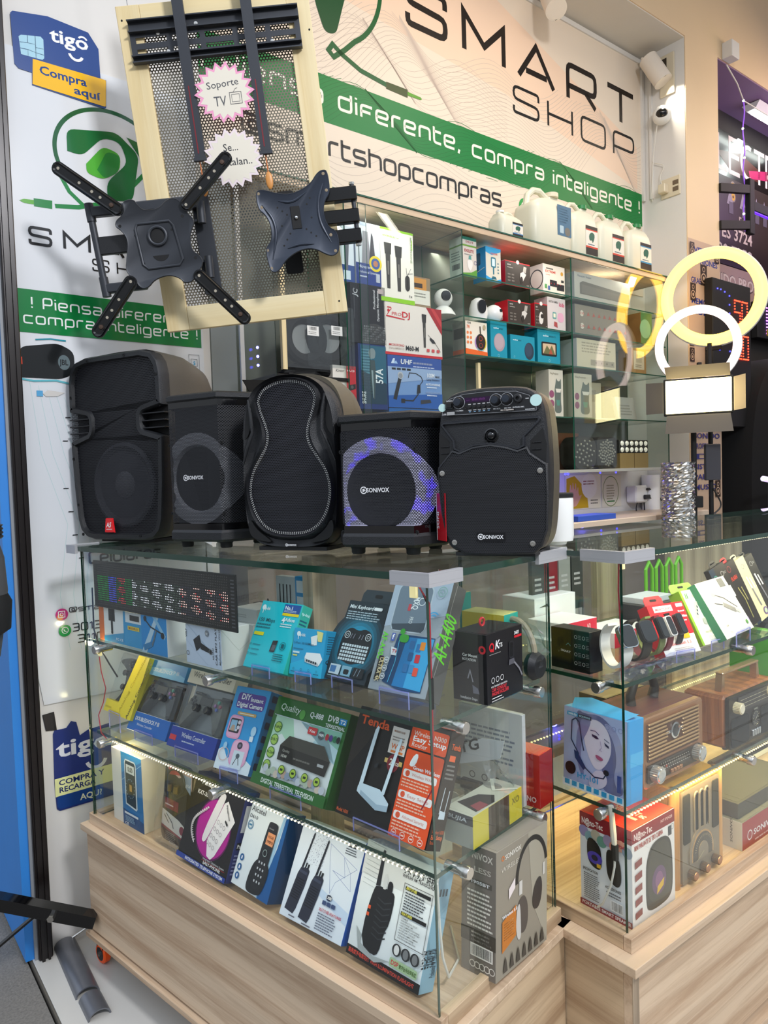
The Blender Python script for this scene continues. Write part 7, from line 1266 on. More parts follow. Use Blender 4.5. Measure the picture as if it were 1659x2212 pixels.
def f(P):P.rect(0,92,100,100,'#2f7a68');P.rect(0,82,100,92,'#dcd8cc');P.text('EXELITE',24,85,5,'#a83a44',w=54);P.rect(0,76,100,80,'#6fa040');P.text('EXELITE',14,62,7,'#a83a44',w=66);P.lines(14,54,80,58,1,'#888');P.poly(smoothp([(34,26),(32,38),(40,44),(64,44),(72,38),(68,26),(56,16),(48,16)],2),'#e9e6e0');P.poly([(42,44),(62,44),(60,54),(46,54)],'#5a9a94');P.poly([(0,0),(100,0),(100,22),(60,12),(0,8)],'#5d9a3a');P.ring(90,38,5,1,'#4a4a88')
cb('bulb','light_bulb_box','white and green light bulb box at the left of the top cabinet shelf',('#d6cdc2','#ccc','#dfe6e0','#cfd6cc'),f,left=lambda P:(P.rect(0,76,100,80,'#6fa040'),P.bars(20,20,80,34),P.lines(14,40,86,66,4,'#7d8a88')))
def f(P):P.poly([(0,0),(100,0),(100,12),(60,4),(0,16)],'#2d9fd6');P.poly([(0,84),(40,78),(100,92),(100,100),(0,100)],'#3aa6da');P.rr(34,42,66,72,4,'#1f7488');P.rr(40,46,60,68,2,'#d8ecf0');P.rect(46,22,54,42,'#1f7488');P.poly([(34,8),(70,8),(62,16),(42,16)],'#1f6474');P.text('HOLDER',32,80,5,'#d8665c',w=46);P.lines(76,24,86,60,4,'#3a7a8c')
cb('tripod','phone_holder_box','blue box with a teal desk phone holder picture on the top cabinet shelf',('#ddd6c4','#2a8ac0','#2387bd','#2d9fd6'),f,left=lambda P:(P.rr(20,50,60,86,4,'#134a68'),P.rect(34,30,44,50,'#134a68'),P.line([(20,30),(90,40)],2,'#b8c8cc')))
def cam(P,k=0):
    P.rect(0,96,100,100,'#c81e28');P.rect(0,0,100,4,'#c81e28');P.disc(50,100,9,'#e6e0da',8);P.text('ezviz',8,82,6,'#d8d4ce',w=14);P.lines(8,70,34,76,1,'#a9a49c');[P.lines(9+i*16,14,20+i*16,52,3,'#7c766e',seed=i)for i in range(2)]
    if k:P.poly(smoothp([(34,22),(32,50),(44,68),(58,66),(66,50),(64,26),(50,16)],2),'#d8d4ce');P.disc(56,50,9,'#26221f')
    else:P.poly([(58,30),(70,26),(84,56),(72,66),(60,58)],'#cfcac4');P.disc(64,30,9,'#2a2522',15);P.poly([(70,66),(82,62),(86,86),(74,88)],'#a9a49c')
    P.text('wifi',84,10,4,'#b8b2aa',w=10)
def red_side(P):P.text('ezviz',60,20,24,'#f0d0d0',rot=90,w=40)
cb('cam1','camera_box','black and red security camera box on the top cabinet shelf',('#3a332e','#b81c28','#b81c28','#c4262e'),cam,left=red_side)
cb('cam2','camera_box','black and red security camera box on the second cabinet shelf with a bullet camera',('#3a332e','#b81c28','#b81c28','#c4262e'),cam,left=red_side)
cb('cam3','camera_box','narrow black and red camera box showing a round white camera',('#3a332e','#b81c28','#b81c28','#c4262e'),lambda P:cam(P,1),left=red_side)
def f(P):P.text('EXTREME',10,72,8,'#d2402e',w=48);P.lines(12,62,34,66,1,'#c87a6a');P.rect(14,84,46,88,'#55504a');P.disc(86,76,7,'#d29a3a');P.rect(30,26,62,48,'#2c2a2e');P.rect(62,16,96,38,'#2c2a2e');[P.rect(34+k*14,34,38+k*14,38,'#a8303a')for k in range(4)];P.rect(82,46,94,54,'#333');P.rect(6,16,16,30,'#5a9a5c');P.rect(20,12,30,26,'#4a66a0')
cb('extreme','game_console_box','white box with red heading and game screens at the right of the top shelf',('#eadfcc','#ddd','#e2dcd4','#efe8dc'),f,left=lambda P:P.ring(50,50,30,4,'#44484e',ry=34))
def f(P):P.text('DIGITAL CAMERA',8,84,6,'#3f3d3a',w=50);P.text('kids',64,76,12,'#c8406a',w=30);P.poly(smoothp([(54,40),(58,56),(84,58),(92,40),(84,28),(60,28)],2),'#dba6bc');P.rr(28,36,48,56,2,'#5f9a98');P.rr(32,40,44,52,1,'#e8e4c8');P.poly([(34,14),(54,10),(52,26),(36,28)],'#a84a4a')
cb('camera5','toy_camera_box','pale pink children camera box at the right of the second cabinet shelf',('#cfc6c4','#bbb','#bdb6b4','#d6d0cc'),f)
def f(P):P.poly([(0,0),(100,0),(100,14),(0,20)],'#e4682c');P.text('C303',8,92,5,'#333',w=18);P.text('7W',6,78,10,'#e4682c',w=14);[P.disc(10+(k%2)*14,66-(k//2)*14,4.4,'#e9824a')for k in range(6)];P.ring(68,40,24,4,'#b08ac8',a0=90,a1=230);P.ring(68,40,24,4,'#d8c83a',a0=-60,a1=90);P.ring(68,40,24,4,'#7fb8c0',a0=230,a1=300);P.disc(68,42,20,'#2f2723',24);P.ring(68,52,7,1,'#d2502e');P.ring(68,32,7,1,'#d2502e');P.line([(68,64),(66,88)],4,'#3a302a');P.disc(86,86,6,'#b8a888',8)
cb('orangebox','bluetooth_speaker_box','white and orange bluetooth speaker box on the third cabinet shelf',('#ece2d2','#ddd','#8f8a82','#efe8dc'),f,left=lambda P:(P.rect(10,50,90,80,'#4a4640'),P.rect(0,0,100,18,'#c85a28')))
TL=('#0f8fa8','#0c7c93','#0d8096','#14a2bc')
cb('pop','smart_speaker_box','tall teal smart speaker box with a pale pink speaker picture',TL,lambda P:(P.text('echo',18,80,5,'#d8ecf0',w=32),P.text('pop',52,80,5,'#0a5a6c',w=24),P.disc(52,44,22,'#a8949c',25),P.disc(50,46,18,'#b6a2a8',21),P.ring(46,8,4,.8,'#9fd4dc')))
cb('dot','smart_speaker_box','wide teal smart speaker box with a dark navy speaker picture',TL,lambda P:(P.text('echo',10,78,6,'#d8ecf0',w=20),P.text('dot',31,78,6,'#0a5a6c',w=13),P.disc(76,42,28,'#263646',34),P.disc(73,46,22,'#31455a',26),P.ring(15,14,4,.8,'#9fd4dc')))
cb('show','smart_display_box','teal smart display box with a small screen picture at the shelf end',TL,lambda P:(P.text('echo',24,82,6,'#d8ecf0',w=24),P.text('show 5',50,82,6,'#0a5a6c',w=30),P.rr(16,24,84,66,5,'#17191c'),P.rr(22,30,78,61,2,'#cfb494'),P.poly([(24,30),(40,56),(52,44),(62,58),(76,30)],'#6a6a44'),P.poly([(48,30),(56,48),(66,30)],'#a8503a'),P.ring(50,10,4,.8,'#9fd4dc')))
# small things low in the middle bay
for n_,lb,x,z,w_,h_,c_,fr in(('bottle_box','small white box with bottle pictures above the control-panel speaker',.19,1.574,.19,.105,('#e2d8c6','#ddd','#a9a49a','#e9e2d4'),lambda P:(P.text('SOLITY',62,84,6,'#5a544a',w=26),[P.rect(8+k*8,40,13+k*8,84,c)for k,c in enumerate(('#555','#777','#c84a3a','#8a3a6a'))])),('blue_box','small light blue box left of the bottle box',.13,1.574,.05,.10,('#8fb8d0','#7fa8c0','#8fb8d0','#9fc8dc'),None),('speaker_box','white box with a red and grey portable speaker picture',.47,1.574,.145,.10,('#e6dcc8','#ccc','#ccc','#e9e2d4'),lambda P:(P.rr(14,20,60,70,6,'#4a4640'),P.rr(50,10,84,60,5,'#d2482e'),P.disc(66,36,12,'#2a3a34')))):
    carton(n_,lb,'box',FC@T(x,.05,z+.0005),w_,h_,.07,c_,fr)
# cameras on the second shelf
def robot(label,x,kind):
    t=thing('security_camera',label,'camera',FC@T(x,.07,1.9855)@Rz(-22))
    if kind==0:mk('base',MB().lathe([(.052,0),(.05,.008),(.035,.03),(.022,.04)],n=28),WHITE,t);mk('head',MB().sphere((0,0,.075),.04),WHITE,t);mk('lens_band',MB().lathe([(.022,0),(.02,-.006),(.0001,-.008)],(0,-.036,.078),'y',20),BLKG,t)
    elif kind==1:mk('body',MB().lathe([(.036,0),(.042,.03),(.040,.06),(.030,.09),(.012,.102),(.0001,.104)],n=28),WHITE,t);mk('lens_band',MB().prism(smoothp([(-.018,.035),(-.02,.075),(0,.09),(.02,.075),(.018,.035),(0,.025)],2),-.046,-.03),BLKG,t)
    else:mk('body',MB().sphere((0,0,.042),.042),WHITE,t);mk('lens',MB().lathe([(.008,0),(.006,-.003),(.0001,-.003)],(.02,-.037,.052),'y',16),BLKG,t)
for a in(('white indoor camera with round head on a flared base, left of the cabinet post',-.045,0),('white indoor camera with tall body and black face band',.165,1),('small round white camera with a single lens dot',.262,2)):robot(*a)
tubes=thing('white_tubes','bundle of thin white tubes leaning beside the cabinet cameras','tubes',FC@T(-.13,.1,1.82))
for k in range(4):mk('tube',MB().cyl((k*.018,0,0),(k*.018-.03,0,.20),.005,8),WHITE,tubes)
carton('cable_pack','orange topped cable pack with a white label right of the tall microphone box','pack',FC@T(-.235,.06,1.998),.11,.13,.03,('#8d7a60','#777','#777','#c87a3a'),lambda P:(P.rect(0,60,80,96,'#c98a3c'),P.rect(8,66,60,80,'#3a2a20'),P.rect(4,14,96,60,'#dcd9d0'),P.lines(16,34,84,52,2,'#8d8a82')))
# right bay
def f(P):P.text('Vacuum Sealer',5,84,8,'#4c5a6a',w=24,b=0);P.poly([(9,22),(9,62),(14,70),(98,56),(98,20)],'#6a675f');P.poly([(12,26),(12,58),(97,46),(97,24)],'#77736a')
cb('vac','vacuum_sealer_box','long white vacuum sealer box on the top shelf of the right bay',('#bcb8ae','#aaa','#aaa','#c8c4ba'),f,d=.12)
def f(P):
    for y in(72,30):P.disc(13,y,10,'#d8cfc0');P.text('C10',9,y-3,7,'#b8402e',w=8);[P.poly([(22+k*10.5,y-6),(25+k*10.5,y+8),(28+k*10.5,y-4)],'#b05a4c')for k in range(8)]
cb('c10a','light_string_box','brown box with two rows of small red lamps on the second right shelf',('#8b8375','#777','#777','#8f887a'),f,d=.12)
cb('strip','power_strip_box','cream power strip box with outlet drawings on the third right shelf',('#d2c8ae','#ccc','#bbb','#dcd4be'),lambda P:(P.lines(12,52,90,92,4,'#a89f8a'),P.rect(34,12,96,32,'#a49c8a'),[P.disc(48+k*14,22,4,'#77705f')for k in range(4)]),d=.1)
def dog(P):P.poly(smoothp([(40,34),(38,58),(48,74),(52,84),(60,76),(76,76),(84,84),(86,70),(84,52),(82,34),(88,16),(80,8),(44,8),(36,16)],2),'#5f6a64');P.poly([(46,60),(86,60),(80,52),(52,52)],'#d8d4c6');P.poly([(50,36),(76,36),(72,24),(54,24)],'#4f8a7a');P.disc(18,48,8,'#8a4a6a');P.disc(18,28,8,'#8a4a6a');P.text('Dog Projector',10,90,4,'#77705f',w=58,b=0)
cb('dog','figure_lamp_box','white box with a dog figure wearing sunglasses in the right bay',('#c9c2ae','#bbb','#b0aa98','#d2ccb8'),dog)
cb('dog2','figure_lamp_box','white box with a dog figure at the right end of the middle bay',('#ccc8b8','#bbb','#b4b0a0','#d2ccb8'),dog)
carton('projector_box','pale box leaning beside the dog figure box in the right bay','box',FC@T(.94,.08,1.5745),.13,.19,.05,('#a8a28e','#999','#999','#b8b29e'),lambda P:(P.rr(24,48,66,80,3,'#938c78'),P.ring(44,64,12,1,'#77705f')))
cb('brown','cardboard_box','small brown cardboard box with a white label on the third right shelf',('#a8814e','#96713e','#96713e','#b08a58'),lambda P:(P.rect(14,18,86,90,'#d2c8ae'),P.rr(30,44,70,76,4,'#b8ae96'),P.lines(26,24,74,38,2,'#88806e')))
cb('green','green_speaker_box','green and orange box at the right end of the second right shelf',('#3f7a4a','#2a6a3a','#a8743c','#4a8a54'),lambda P:P.disc(40,50,30,'#7ab08a'),d=.1)
carton('amplifier','dark stacked audio unit behind the yellow ring reflection','box',FC@T(1.19,.12,1.9855),.11,.14,.1,('#3f3a32','#333','#333','#444'),lambda P:(P.disc(50,72,16,'#1c1916'),P.disc(50,28,16,'#1c1916')))
carton('tablet_box','white box leaning at the right end of the fourth right shelf','box',FC@T(1.20,.06,1.5745)@Rx(-12),.17,.13,.02,('#b9b8ae','#999','#999','#c8c6ba'),lambda P:P.lines(14,20,80,70,4,'#9a988e'))
carton('camera_carton','dark carton behind the white leaning box in the right bay','box',FC@T(1.2,.15,1.5745),.13,.19,.06,('#3a3c44','#333','#333','#444'),lambda P:P.rect(60,40,90,70,'#8a4a4a'))
def led_can(label,x,w_,h_,n,sq=False):
    t=thing('stage_light',label,'stage light',FC@T(x,.05,1.3185));o=rrect(0,0,w_,h_,min(w_,h_)*(.18 if sq else.38),8);mk('housing',MB().prism(o,0,.08),mat('stage_black','#2a2621',.5),t);mb=MB();q=random.Random(n)
    for i in range(n):
        a=i*2.39996;r=math.sqrt((i+.5)/n)*.42;mb.lathe([(.006,0),(.005,-.004),(.0001,-.005)],(w_*.5+r*w_*math.cos(a),0,h_*.5+r*h_*math.sin(a)),'y',8)
    mk('lenses',mb,mat('lens_glass','#c8c4b4',.1,.6),t,kind='stuff');return t
led_can('round stage light with large round lenses at the bottom of the right bay',.79,.19,.165,26);led_can('round stage light with many small lenses beside the other round one',.985,.17,.165,60,True)
t=thing('stage_light_bar','stage light bar with two rows of six bright lenses on brown cartons','stage light',FC@T(1.165,.04,1.3985));mk('housing',MB().box((0,0,0),(.27,.06,.07),c=.003),MT['stage_black'],t)
for i in range(6):
    for j in range(2):mk('lens',MB().lathe([(.014,0),(.010,-.006),(.0001,-.010)],(.025+i*.044,0,.018+j*.034),'y',12),mat('bright_lens','#e9e4d4',.12,.3,emit='#fff6e0',es=.3),t)
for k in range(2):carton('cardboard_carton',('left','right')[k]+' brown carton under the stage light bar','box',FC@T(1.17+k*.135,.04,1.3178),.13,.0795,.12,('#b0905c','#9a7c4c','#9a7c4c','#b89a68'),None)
carton('orange_box','flat orange-brown box behind the round stage lights','box',FC@T(.70+.04,.16,1.3178),.24,.19,.06,('#8a4f34','#6f3f2a','#6f3f2a','#95583c'),None)
t=thing('bluetooth_speaker','blue cylinder bluetooth speaker standing in the bottom of the middle bay','speaker',FC@T(.53,.06,1.3178));mk('body',MB().lathe([(.030,0),(.036,.006),(.036,.20),(.030,.208)],n=28),mat('blue_fabric','#1c3f9c',.7),t);mk('orange_tag',MB().box((.025,-.036,.05),(.034,-.03,.075)),mat('orange_tag','#e4582c',.4),t)
t=thing('bluetooth_speaker','black cylinder bluetooth speaker behind the blue one','speaker',FC@T(.62,.1,1.3178));mk('body',MB().lathe([(.034,0),(.04,.006),(.04,.18),(.034,.188)],n=28),BLKM,t)
# cable coils and remote in the left bay
for k,(x,z,lb)in enumerate(((-.76,1.82,'black cable coil in a clear bag, left of two in the cabinet'),(-.655,1.83,'black cable coil in a clear bag with a white price label'))):
    t=thing('cable_coil',lb,'cable',FC@T(x,.05,z));mk('coil',MB().torus((0,0,0),.075,.022,'y',32,10),BLKM,t);mk('inner_card',MB().prism(ell(0,0,.056),.0,.003),mat('grey_card','#a9a9a6',.4),t);mk('bag',MB().prism(rrect(-.105,-.11,.105,.12,.01),-.024,-.0235),BLISTER,t)
    P=Print(.001,.001);P.rect(0,10,50,45,'#e6e6e2');P.bars(10,30,40,42,'#333');P.lines(6,14,44,26,2,'#777');P.build('label_print',t,T(0,-.0245,0));crinkle('plug_bundle',t,(0,.02,-.115),(.1,.03,.03),k+20,BLKM,8)
t=thing('cable_shelf','dark wire shelf that carries the bagged cables','shelf',FC@T(-.9,.02,1.672));mk('board',MB().box((0,0,0),(.32,.2,.012),c=.002),BLKM,t)
carton('remote_card','brown card with a black remote control behind the guitar-shaped speaker','pack',FC@T(-.80,.04,1.562),.13,.10,.012,('#a9823c','#987','#987','#a98'),lambda P:(P.rr(24,8,80,92,4,'#221f1e'),[P.disc(48+(k%3)*11,74-(k//3)*18,5,'#a9a29a')for k in range(12)]))
t=thing('laptop_stand','angled black metal plates standing behind the second speaker','stand',FC@T(-1.02,-.06,1.56));mk('plate',MB().prism([(0,0),(.13,-.03),(.16,.09),(-.05,.08)],0,.004),BLKM,t);mk('plate',MB().prism([(.10,0),(.32,.01),(.32,.10),(.14,.12)],.02,.023),BLKM,t)
t=thing('led_string','short string of blue-white leds on the grey cabinet door','lights',FC@T(-.985,-.012,1.70))
for k in range(3):mk('led',MB().sphere((0,0,k*.03),.005,n=8,k=5),mat('blue_led','#8a8aff',emit='#5a5aff',es=9),t)
t=thing('blue_leds','row of blue leds shining under the wall cabinet','lights',FC)
for x in(.61,.70,.72,.98,1.117):mk('led',MB().sphere((x,.03,1.297),.006 if x<.8 else.004,n=8,k=5),mat('deep_blue_led','#2a2aff',emit='#1a1aff',es=14),t)
light('blue_glow','POINT',(.68,.12,1.27),.9,(.1,.1,1),M=FC,rad=.02);light('blue_glow','POINT',(.98,.15,1.27),.12,(.1,.1,1),M=FC,rad=.02)
# wall notices and sockets under the cabinet
t=thing('wall_notice','yellow notice with a raised hand on the wall under the cabinet','poster',FC@T(0,.268,0));P=Print(.01,.01)
mk('sheet',MB().box((1.0,-.0008,1.10),(1.31,.0,1.29)),card('#e6e0cc'),t);P.poly([(100.4,110.5),(120,110.5),(119,117),(114,124),(108,128.4),(101,127)],'#c9a21e');P.poly(smoothp([(103.5,112),(103,119),(104.4,125),(105.6,119.5),(106.4,126.4),(107.6,119.6),(109,126),(109.6,119),(111,123.4),(111.4,117),(114.6,118.4),(111,113.6),(108.5,111.4)],1),'#d9a48c');P.disc(121,122.6,7,'#ece8dc');P.lines(115.6,123,127,126,2,'#b05050');P.lines(122,112,129.6,115.4,2,'#8a867a');P.build('printed_face',t,T(0,-.0008,0))
t=thing('wall_notice','pale certificate with a green oval frame on the wall under the cabinet','poster',FC@T(0,.268,0));mk('sheet',MB().box((1.325,-.0008,1.10),(1.51,0,1.285)),card('#dcd6c6'),t);P=Print(.01,.01);P.ring(141,119,7.8,.5,'#7a8a5a',ry=8.8);P.lines(137,114,145,123,6,'#a49c84');P.rect(137.4,112.8,144.6,113.6,'#3a7a44');P.build('printed_face',t,T(0,-.0008,0))
t=thing('power_adapter','white wall adapter with black plugs under the cabinet','adapter',FC@T(1.56,.20,1.115));mk('body',MB().box((0,0,0),(.12,.069,.10),c=.008),WHITE,t);mk('plug',MB().box((.07,-.02,.02),(.12,.0,.045),c=.004),BLK,t);mk('plug',MB().box((.10,-.015,.07),(.125,0,.085),c=.003),BLK,t)
for pts in([(.12,-.01,.03),(.2,-.02,-.02),(.24,-.02,-.1),(.25,-.02,-.2)],[(.125,-.01,.078),(.22,-.02,.03),(.28,-.02,-.08),(.28,-.02,-.2)],[(.01,.0,.0),(-.02,-.01,-.03),(.0,-.01,-.12),(.0,-.01,-.25)],[(.08,0,0),(.07,-.01,-.1),(.09,-.01,-.25)]):mk('cable',MB().tube(rounded(pts,.1,6),.0035,6),BLKW,t)
mk('coiled_cable',MB().tube([(.17+.02*math.cos(k*.8),-.03,-.10-.003*k+.03*math.sin(k*.8))for k in range(24)],.004,6),BLKW,t)
t=thing('white_pipe','white vertical pipe on the wall under the right end of the cabinet','pipe',FC@T(1.735,.215,0));mk('pipe',MB().cyl((0,0,.9),(0,0,1.275),.052,28),WHITE,t)
t=thing('back_counter','long cream counter top below the wall cabinet','counter',FC);mk('top',MB().box((-1.1,-.12,1.03),(1.78,.26,1.07),c=.004),mat('cream_laminate','#d8c4ae',.35),t);mk('body',MB().box((-1.1,-.10,.0),(1.78,.26,1.029)),mat('dimmed_cream_body','#75695e',.5),t);carton('blue_carton','flat blue carton on the cream back counter','box',FC@T(.62,-.1,1.0705),.30,.025,.12,('#3a5ab8','#2a4aa0','#2a4aa0','#4a6ad0'),None)  # cream body coloured dark to give the dim background behind the near case
# jugs on top of the cabinet
HD=mat('milky_plastic','#e2e0cc',.35,alpha=.93);CAPG=mat('green_cap','#1a7a3c',.35)
def jug(label,x,w_,d_,h_,hd=1,cap=CAPG,draw=None,lx=(0,1),big=False):
    t=thing('plastic_jug',label,'jug',FC@T(x,.03,2.3685),'plastic jugs on the cabinet');c=Vector((w_/2,d_/2))
    def ring(k,z,dx=0):return[(c.x+(a-w_/2)*k+dx,c.y+(b-d_/2)*k,z)for a,b in rrect(0,0,w_,d_,min(w_,d_)*.28,5)]
    nx=-w_*.22*hd;mk('body',MB().loft([ring(.94,0),ring(1,.012),ring(1,h_*.62),ring(.95,h_*.70),ring(.74,h_*.80,nx*.25),ring(.5,h_*.86,nx*.8),ring(.26,h_*.89,nx),ring(.24,h_*.94,nx)]),HD,t,smooth=60)
    cx=c.x+nx;mk('cap',MB().cyl((cx,c.y,h_*.935),(cx,c.y,h_),w_*.13,18),cap,t)
    mk('handle',MB().tube([(c.x-w_*.10*hd,c.y,h_*.90),(c.x+w_*.08*hd,c.y,h_*.985),(c.x+w_*.24*hd,c.y,h_*.97),(c.x+w_*.38*hd,c.y,h_*.86),(c.x+w_*.42*hd,c.y,h_*.68)],w_*.055,10),HD,t)
    P=Print(w_/100,h_/100);draw(P);P.build('label_print',t,T(0,-.0006,0));return t
def lab(c1):
    def f(P):P.rect(46,8,92,58,'#e4ddd2');P.rect(46,52,92,58,'#1d1b1c');P.rect(46,50,92,52,c1);P.poly(smoothp([(60,32),(58,42),(68,48),(80,46),(80,38),(72,28),(70,34)],1),'#1f5c4c');P.lines(54,24,84,28,1,'#4a6a7a');P.rect(46,8,92,20,'#1f1c1d');P.rect(46,20,92,23,c1)
    return f
jug('small round-shouldered jug at the left end of the row on the cabinet',.29,.15,.10,.135,1,WHITE,lab('#3a7ab0'))
jug('largest jug with a slate blue label and a cream cap',.515,.29,.15,.30,-1,mat('cream_cap','#d8d0b8',.4),lambda P:(P.rect(56,26,92,74,'#3f6a88'),P.lines(60,46,86,70,6,'#7a9cb4'),P.rr(62,30,72,42,1.5,'#a8c0cc'),P.disc(82,34,7,'#6a6a64')))
jug('jug with a red-striped label directly right of the largest jug',.80,.21,.13,.285,-1,CAPG,lab('#c8402e'));jug('jug with a red-striped label, second from the right end of the row',1.02,.22,.13,.28,-1,CAPG,lab('#c8402e'));jug('jug with a blue-striped label at the right end of the row',1.27,.225,.13,.28,-1,CAPG,lab('#3a8ab8'))
# ================================================================ ALCOVE FITTINGS, RING LIGHTS, NEIGHBOURING SHOP
def spot(label,p,q,energy):
    t=thing('spotlight',label,'spotlight',FC);p,q=Vector(p),Vector(q);d=(q-p).normalized()
    mk('housing',MB().tube([p,p+d*.17],[.052,.052],28).tube([p+d*.17,p+d*.171,p+d*.150],[.052,.046,.043],28,0,False),mat('spot_white','#e6dccf',.4),t)
    mk('lamp_face',MB().cyl(p+d*.164,p+d*.166,.0455,24),mat('lamp_glow','#fff',emit='#fff2d8',es=9),t)
    mk('arm',MB().tube([p+d*.04,p+d*.04+Vector((0,.06,.06))],.009,8),MT['spot_white'],t)
    light('spot_beam','SPOT',p+d*.175,energy,(1,.88,.70),spot=95,target=q+d*.3,M=FC,rad=.04);return t
spot('white tube spotlight hanging near the top edge of the sign',(.80,.15,3.69),(.735,.034,3.475),9)
spot('white tube spotlight in the corner above the camera',(1.70,.17,3.66),(1.755,.05,3.42),11)
t=thing('dome_camera','white dome camera with dark lens on the alcove side wall','camera',FC@T(1.745,.115,3.335));mk('body',MB().sphere((0,0,0),.052),WHITE,t);mk('lens_band',MB().sphere((-.022,-.014,-.004),.040,sc_=(.9,.9,.72)),BLKG,t);mk('mount',MB().cyl((.02,0,0),(.045,0,0),.035,20),WHITE,t)
mk('wire',MB().tube(rounded([(0,.03,-.04),(.02,.07,-.2),(.03,.09,-.42),(.035,.09,-.45)],.05,4),.003,6),WHW,t)
t=thing('wall_socket','beige double wall socket with a plugged adapter on the alcove side wall','socket',FC@T(1.79,.09,2.93));mk('plate',MB().box((-.008,-.06,-.055),(0,.06,.055),c=.003),mat('beige_plastic','#d8cdb4',.4),t);mk('adapter',MB().box((-.05,.01,-.03),(-.008,.055,.02),c=.004),MT['beige_plastic'],t)
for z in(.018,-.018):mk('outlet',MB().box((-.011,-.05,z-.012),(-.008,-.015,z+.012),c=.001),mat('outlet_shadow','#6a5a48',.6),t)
mk('wire',MB().tube(rounded([(-.03,.04,.02),(-.02,.06,.08),(-.02,.02,.13),(-.015,.10,.17),(-.01,.12,.19)],.03,4),.0025,6),WHW,t)
t=thing('switch_box','open beige wiring box on the alcove side wall behind the spotlight','wiring box',FC@T(1.789,.10,3.58));mk('plate',MB().box((-.012,-.045,-.13),(0,.045,.10),c=.003),MT['beige_plastic'],t);mk('opening',MB().box((-.014,.0,-.04),(-.012,.03,.08)),mat('dark_opening','#3a3024',.8),t);mk('wire',MB().tube(rounded([(-.015,.02,.05),(-.03,.06,.09),(-.03,.12,.10),(-.02,.16,.10)],.03,4),.004,6),WHW,t)
def ring_light(label,c,R,r,col,es,look,energy):
    t=thing('ring_light',label,'ring light',T(*c)@Rz(look));m=mat('tube_'+col[1:],'#111',emit=col,es=es)
    mk('tube',MB().torus((0,0,0),R,r,'y',72,16,0,1.0),m,t);mk('back_rim',MB().torus((0,.008,0),R+r*.2,r*.95,'y',72,12),WHITE,t);mk('bracket',MB().box((-.04,.0,-R-r-.022),(.04,.02,-R-r+.004),c=.003),BLKM,t)
    return t
ring_light('large warm yellow ring light behind the second case',(1.805,3.948,2.224),.232,.031,'#ffc044',6,-24,3);ring_light('smaller white ring light in front of the yellow one',(1.648,3.785,1.937),.186,.021,'#ffe6de',2.2,-24,2)
t=thing('video_light','bright white video light panel with four barn doors on a stand','video light',T(1.629,3.742,1.676)@Rz(-22));
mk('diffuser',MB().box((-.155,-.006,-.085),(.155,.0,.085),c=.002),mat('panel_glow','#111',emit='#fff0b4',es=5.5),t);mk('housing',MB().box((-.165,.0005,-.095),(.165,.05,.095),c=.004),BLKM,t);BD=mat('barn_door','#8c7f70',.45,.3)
mk('barn_door',MB().add([(-.15,0,.095),(.15,0,.095),(.145,-.06,.15),(-.16,-.06,.15)],[(0,1,2,3)]),BD,t);mk('barn_door',MB().add([(-.15,0,-.095),(.15,0,-.095),(.16,-.05,-.19),(-.16,-.05,-.19)],[(0,1,2,3)]),mat('barn_door_shaded','#4a433c',.5),t)  # light and shade on the doors are put into separate tones
mk('barn_door',MB().add([(.165,0,-.085),(.165,0,.085),(.215,-.05,.09),(.215,-.05,-.08)],[(0,1,2,3)]),mat('barn_door_lit','#cdb592',.4),t);mk('barn_door',MB().add([(-.165,0,-.08),(-.165,0,.08),(-.25,-.05,.075),(-.25,-.05,-.085)],[(0,1,2,3)]),MT['barn_door_shaded'],t)
t=thing('light_stand','black light stand carrying the ring lights and panel','stand',T(1.628,3.80,0));mk('pole',MB().cyl((0,0,0),(0,0,1.60),.014,14),BLKM,t);mk('clamp',MB().box((-.035,-.03,1.1),(.035,.03,1.16),c=.004),BLKM,t)
for a in(30,150,270):mk('leg',MB().tube([(0,0,.55),(.4*math.cos(R_(a)),.4*math.sin(R_(a)),.01)],.01,8),BLKM,t)
t=thing('light_stand','second black stand with a grey controller box, right of the first','stand',T(1.739,3.85,0));mk('pole',MB().cyl((0,0,0),(0,0,1.96),.012,14),BLKM,t);mk('controller_box',MB().box((-.04,-.03,1.24),(.04,-.005,1.43),c=.003),mat('dark_grey_box','#3b3a40',.5),t);mk('foot_plate',MB().cyl((0,0,0),(0,0,.02),.2,24),BLKM,t)
mk('cable',MB().tube(rounded([(.0,-.02,1.2),(.05,-.03,1.1),(-.02,-.03,1.05),(-.06,-.03,.95)],.05,5),.004,6),BLKW,t)
mk('phone_clip',MB().box((-.11,-.02,1.81),(-.03,.0,1.83),c=.002).box((-.07,-.02,1.78),(-.05,0,1.86),c=.002),BLKM,t)
# crinkled silver duct
t=thing('foil_duct','crinkled silver foil duct standing in front of the pillar','duct',FC@T(1.25,-.24,0));q=random.Random(3);rings=[]
for i in range(70):
    z=.8+i*.0078;rings.append([((.078+q.uniform(-.006,.006)+.004*(i%2))*math.cos(a),(.078+q.uniform(-.006,.006))*math.sin(a),z)for a in(2*math.pi*k/40 for k in range(40))])
mk('foil',MB().loft(rings),mat('silver_foil','#bfbdb8',.25,1),t,smooth=0);mk('duct_base',MB().cyl((0,0,0),(0,0,.8),.075,20),mat('silver_foil','#bbb'),t)
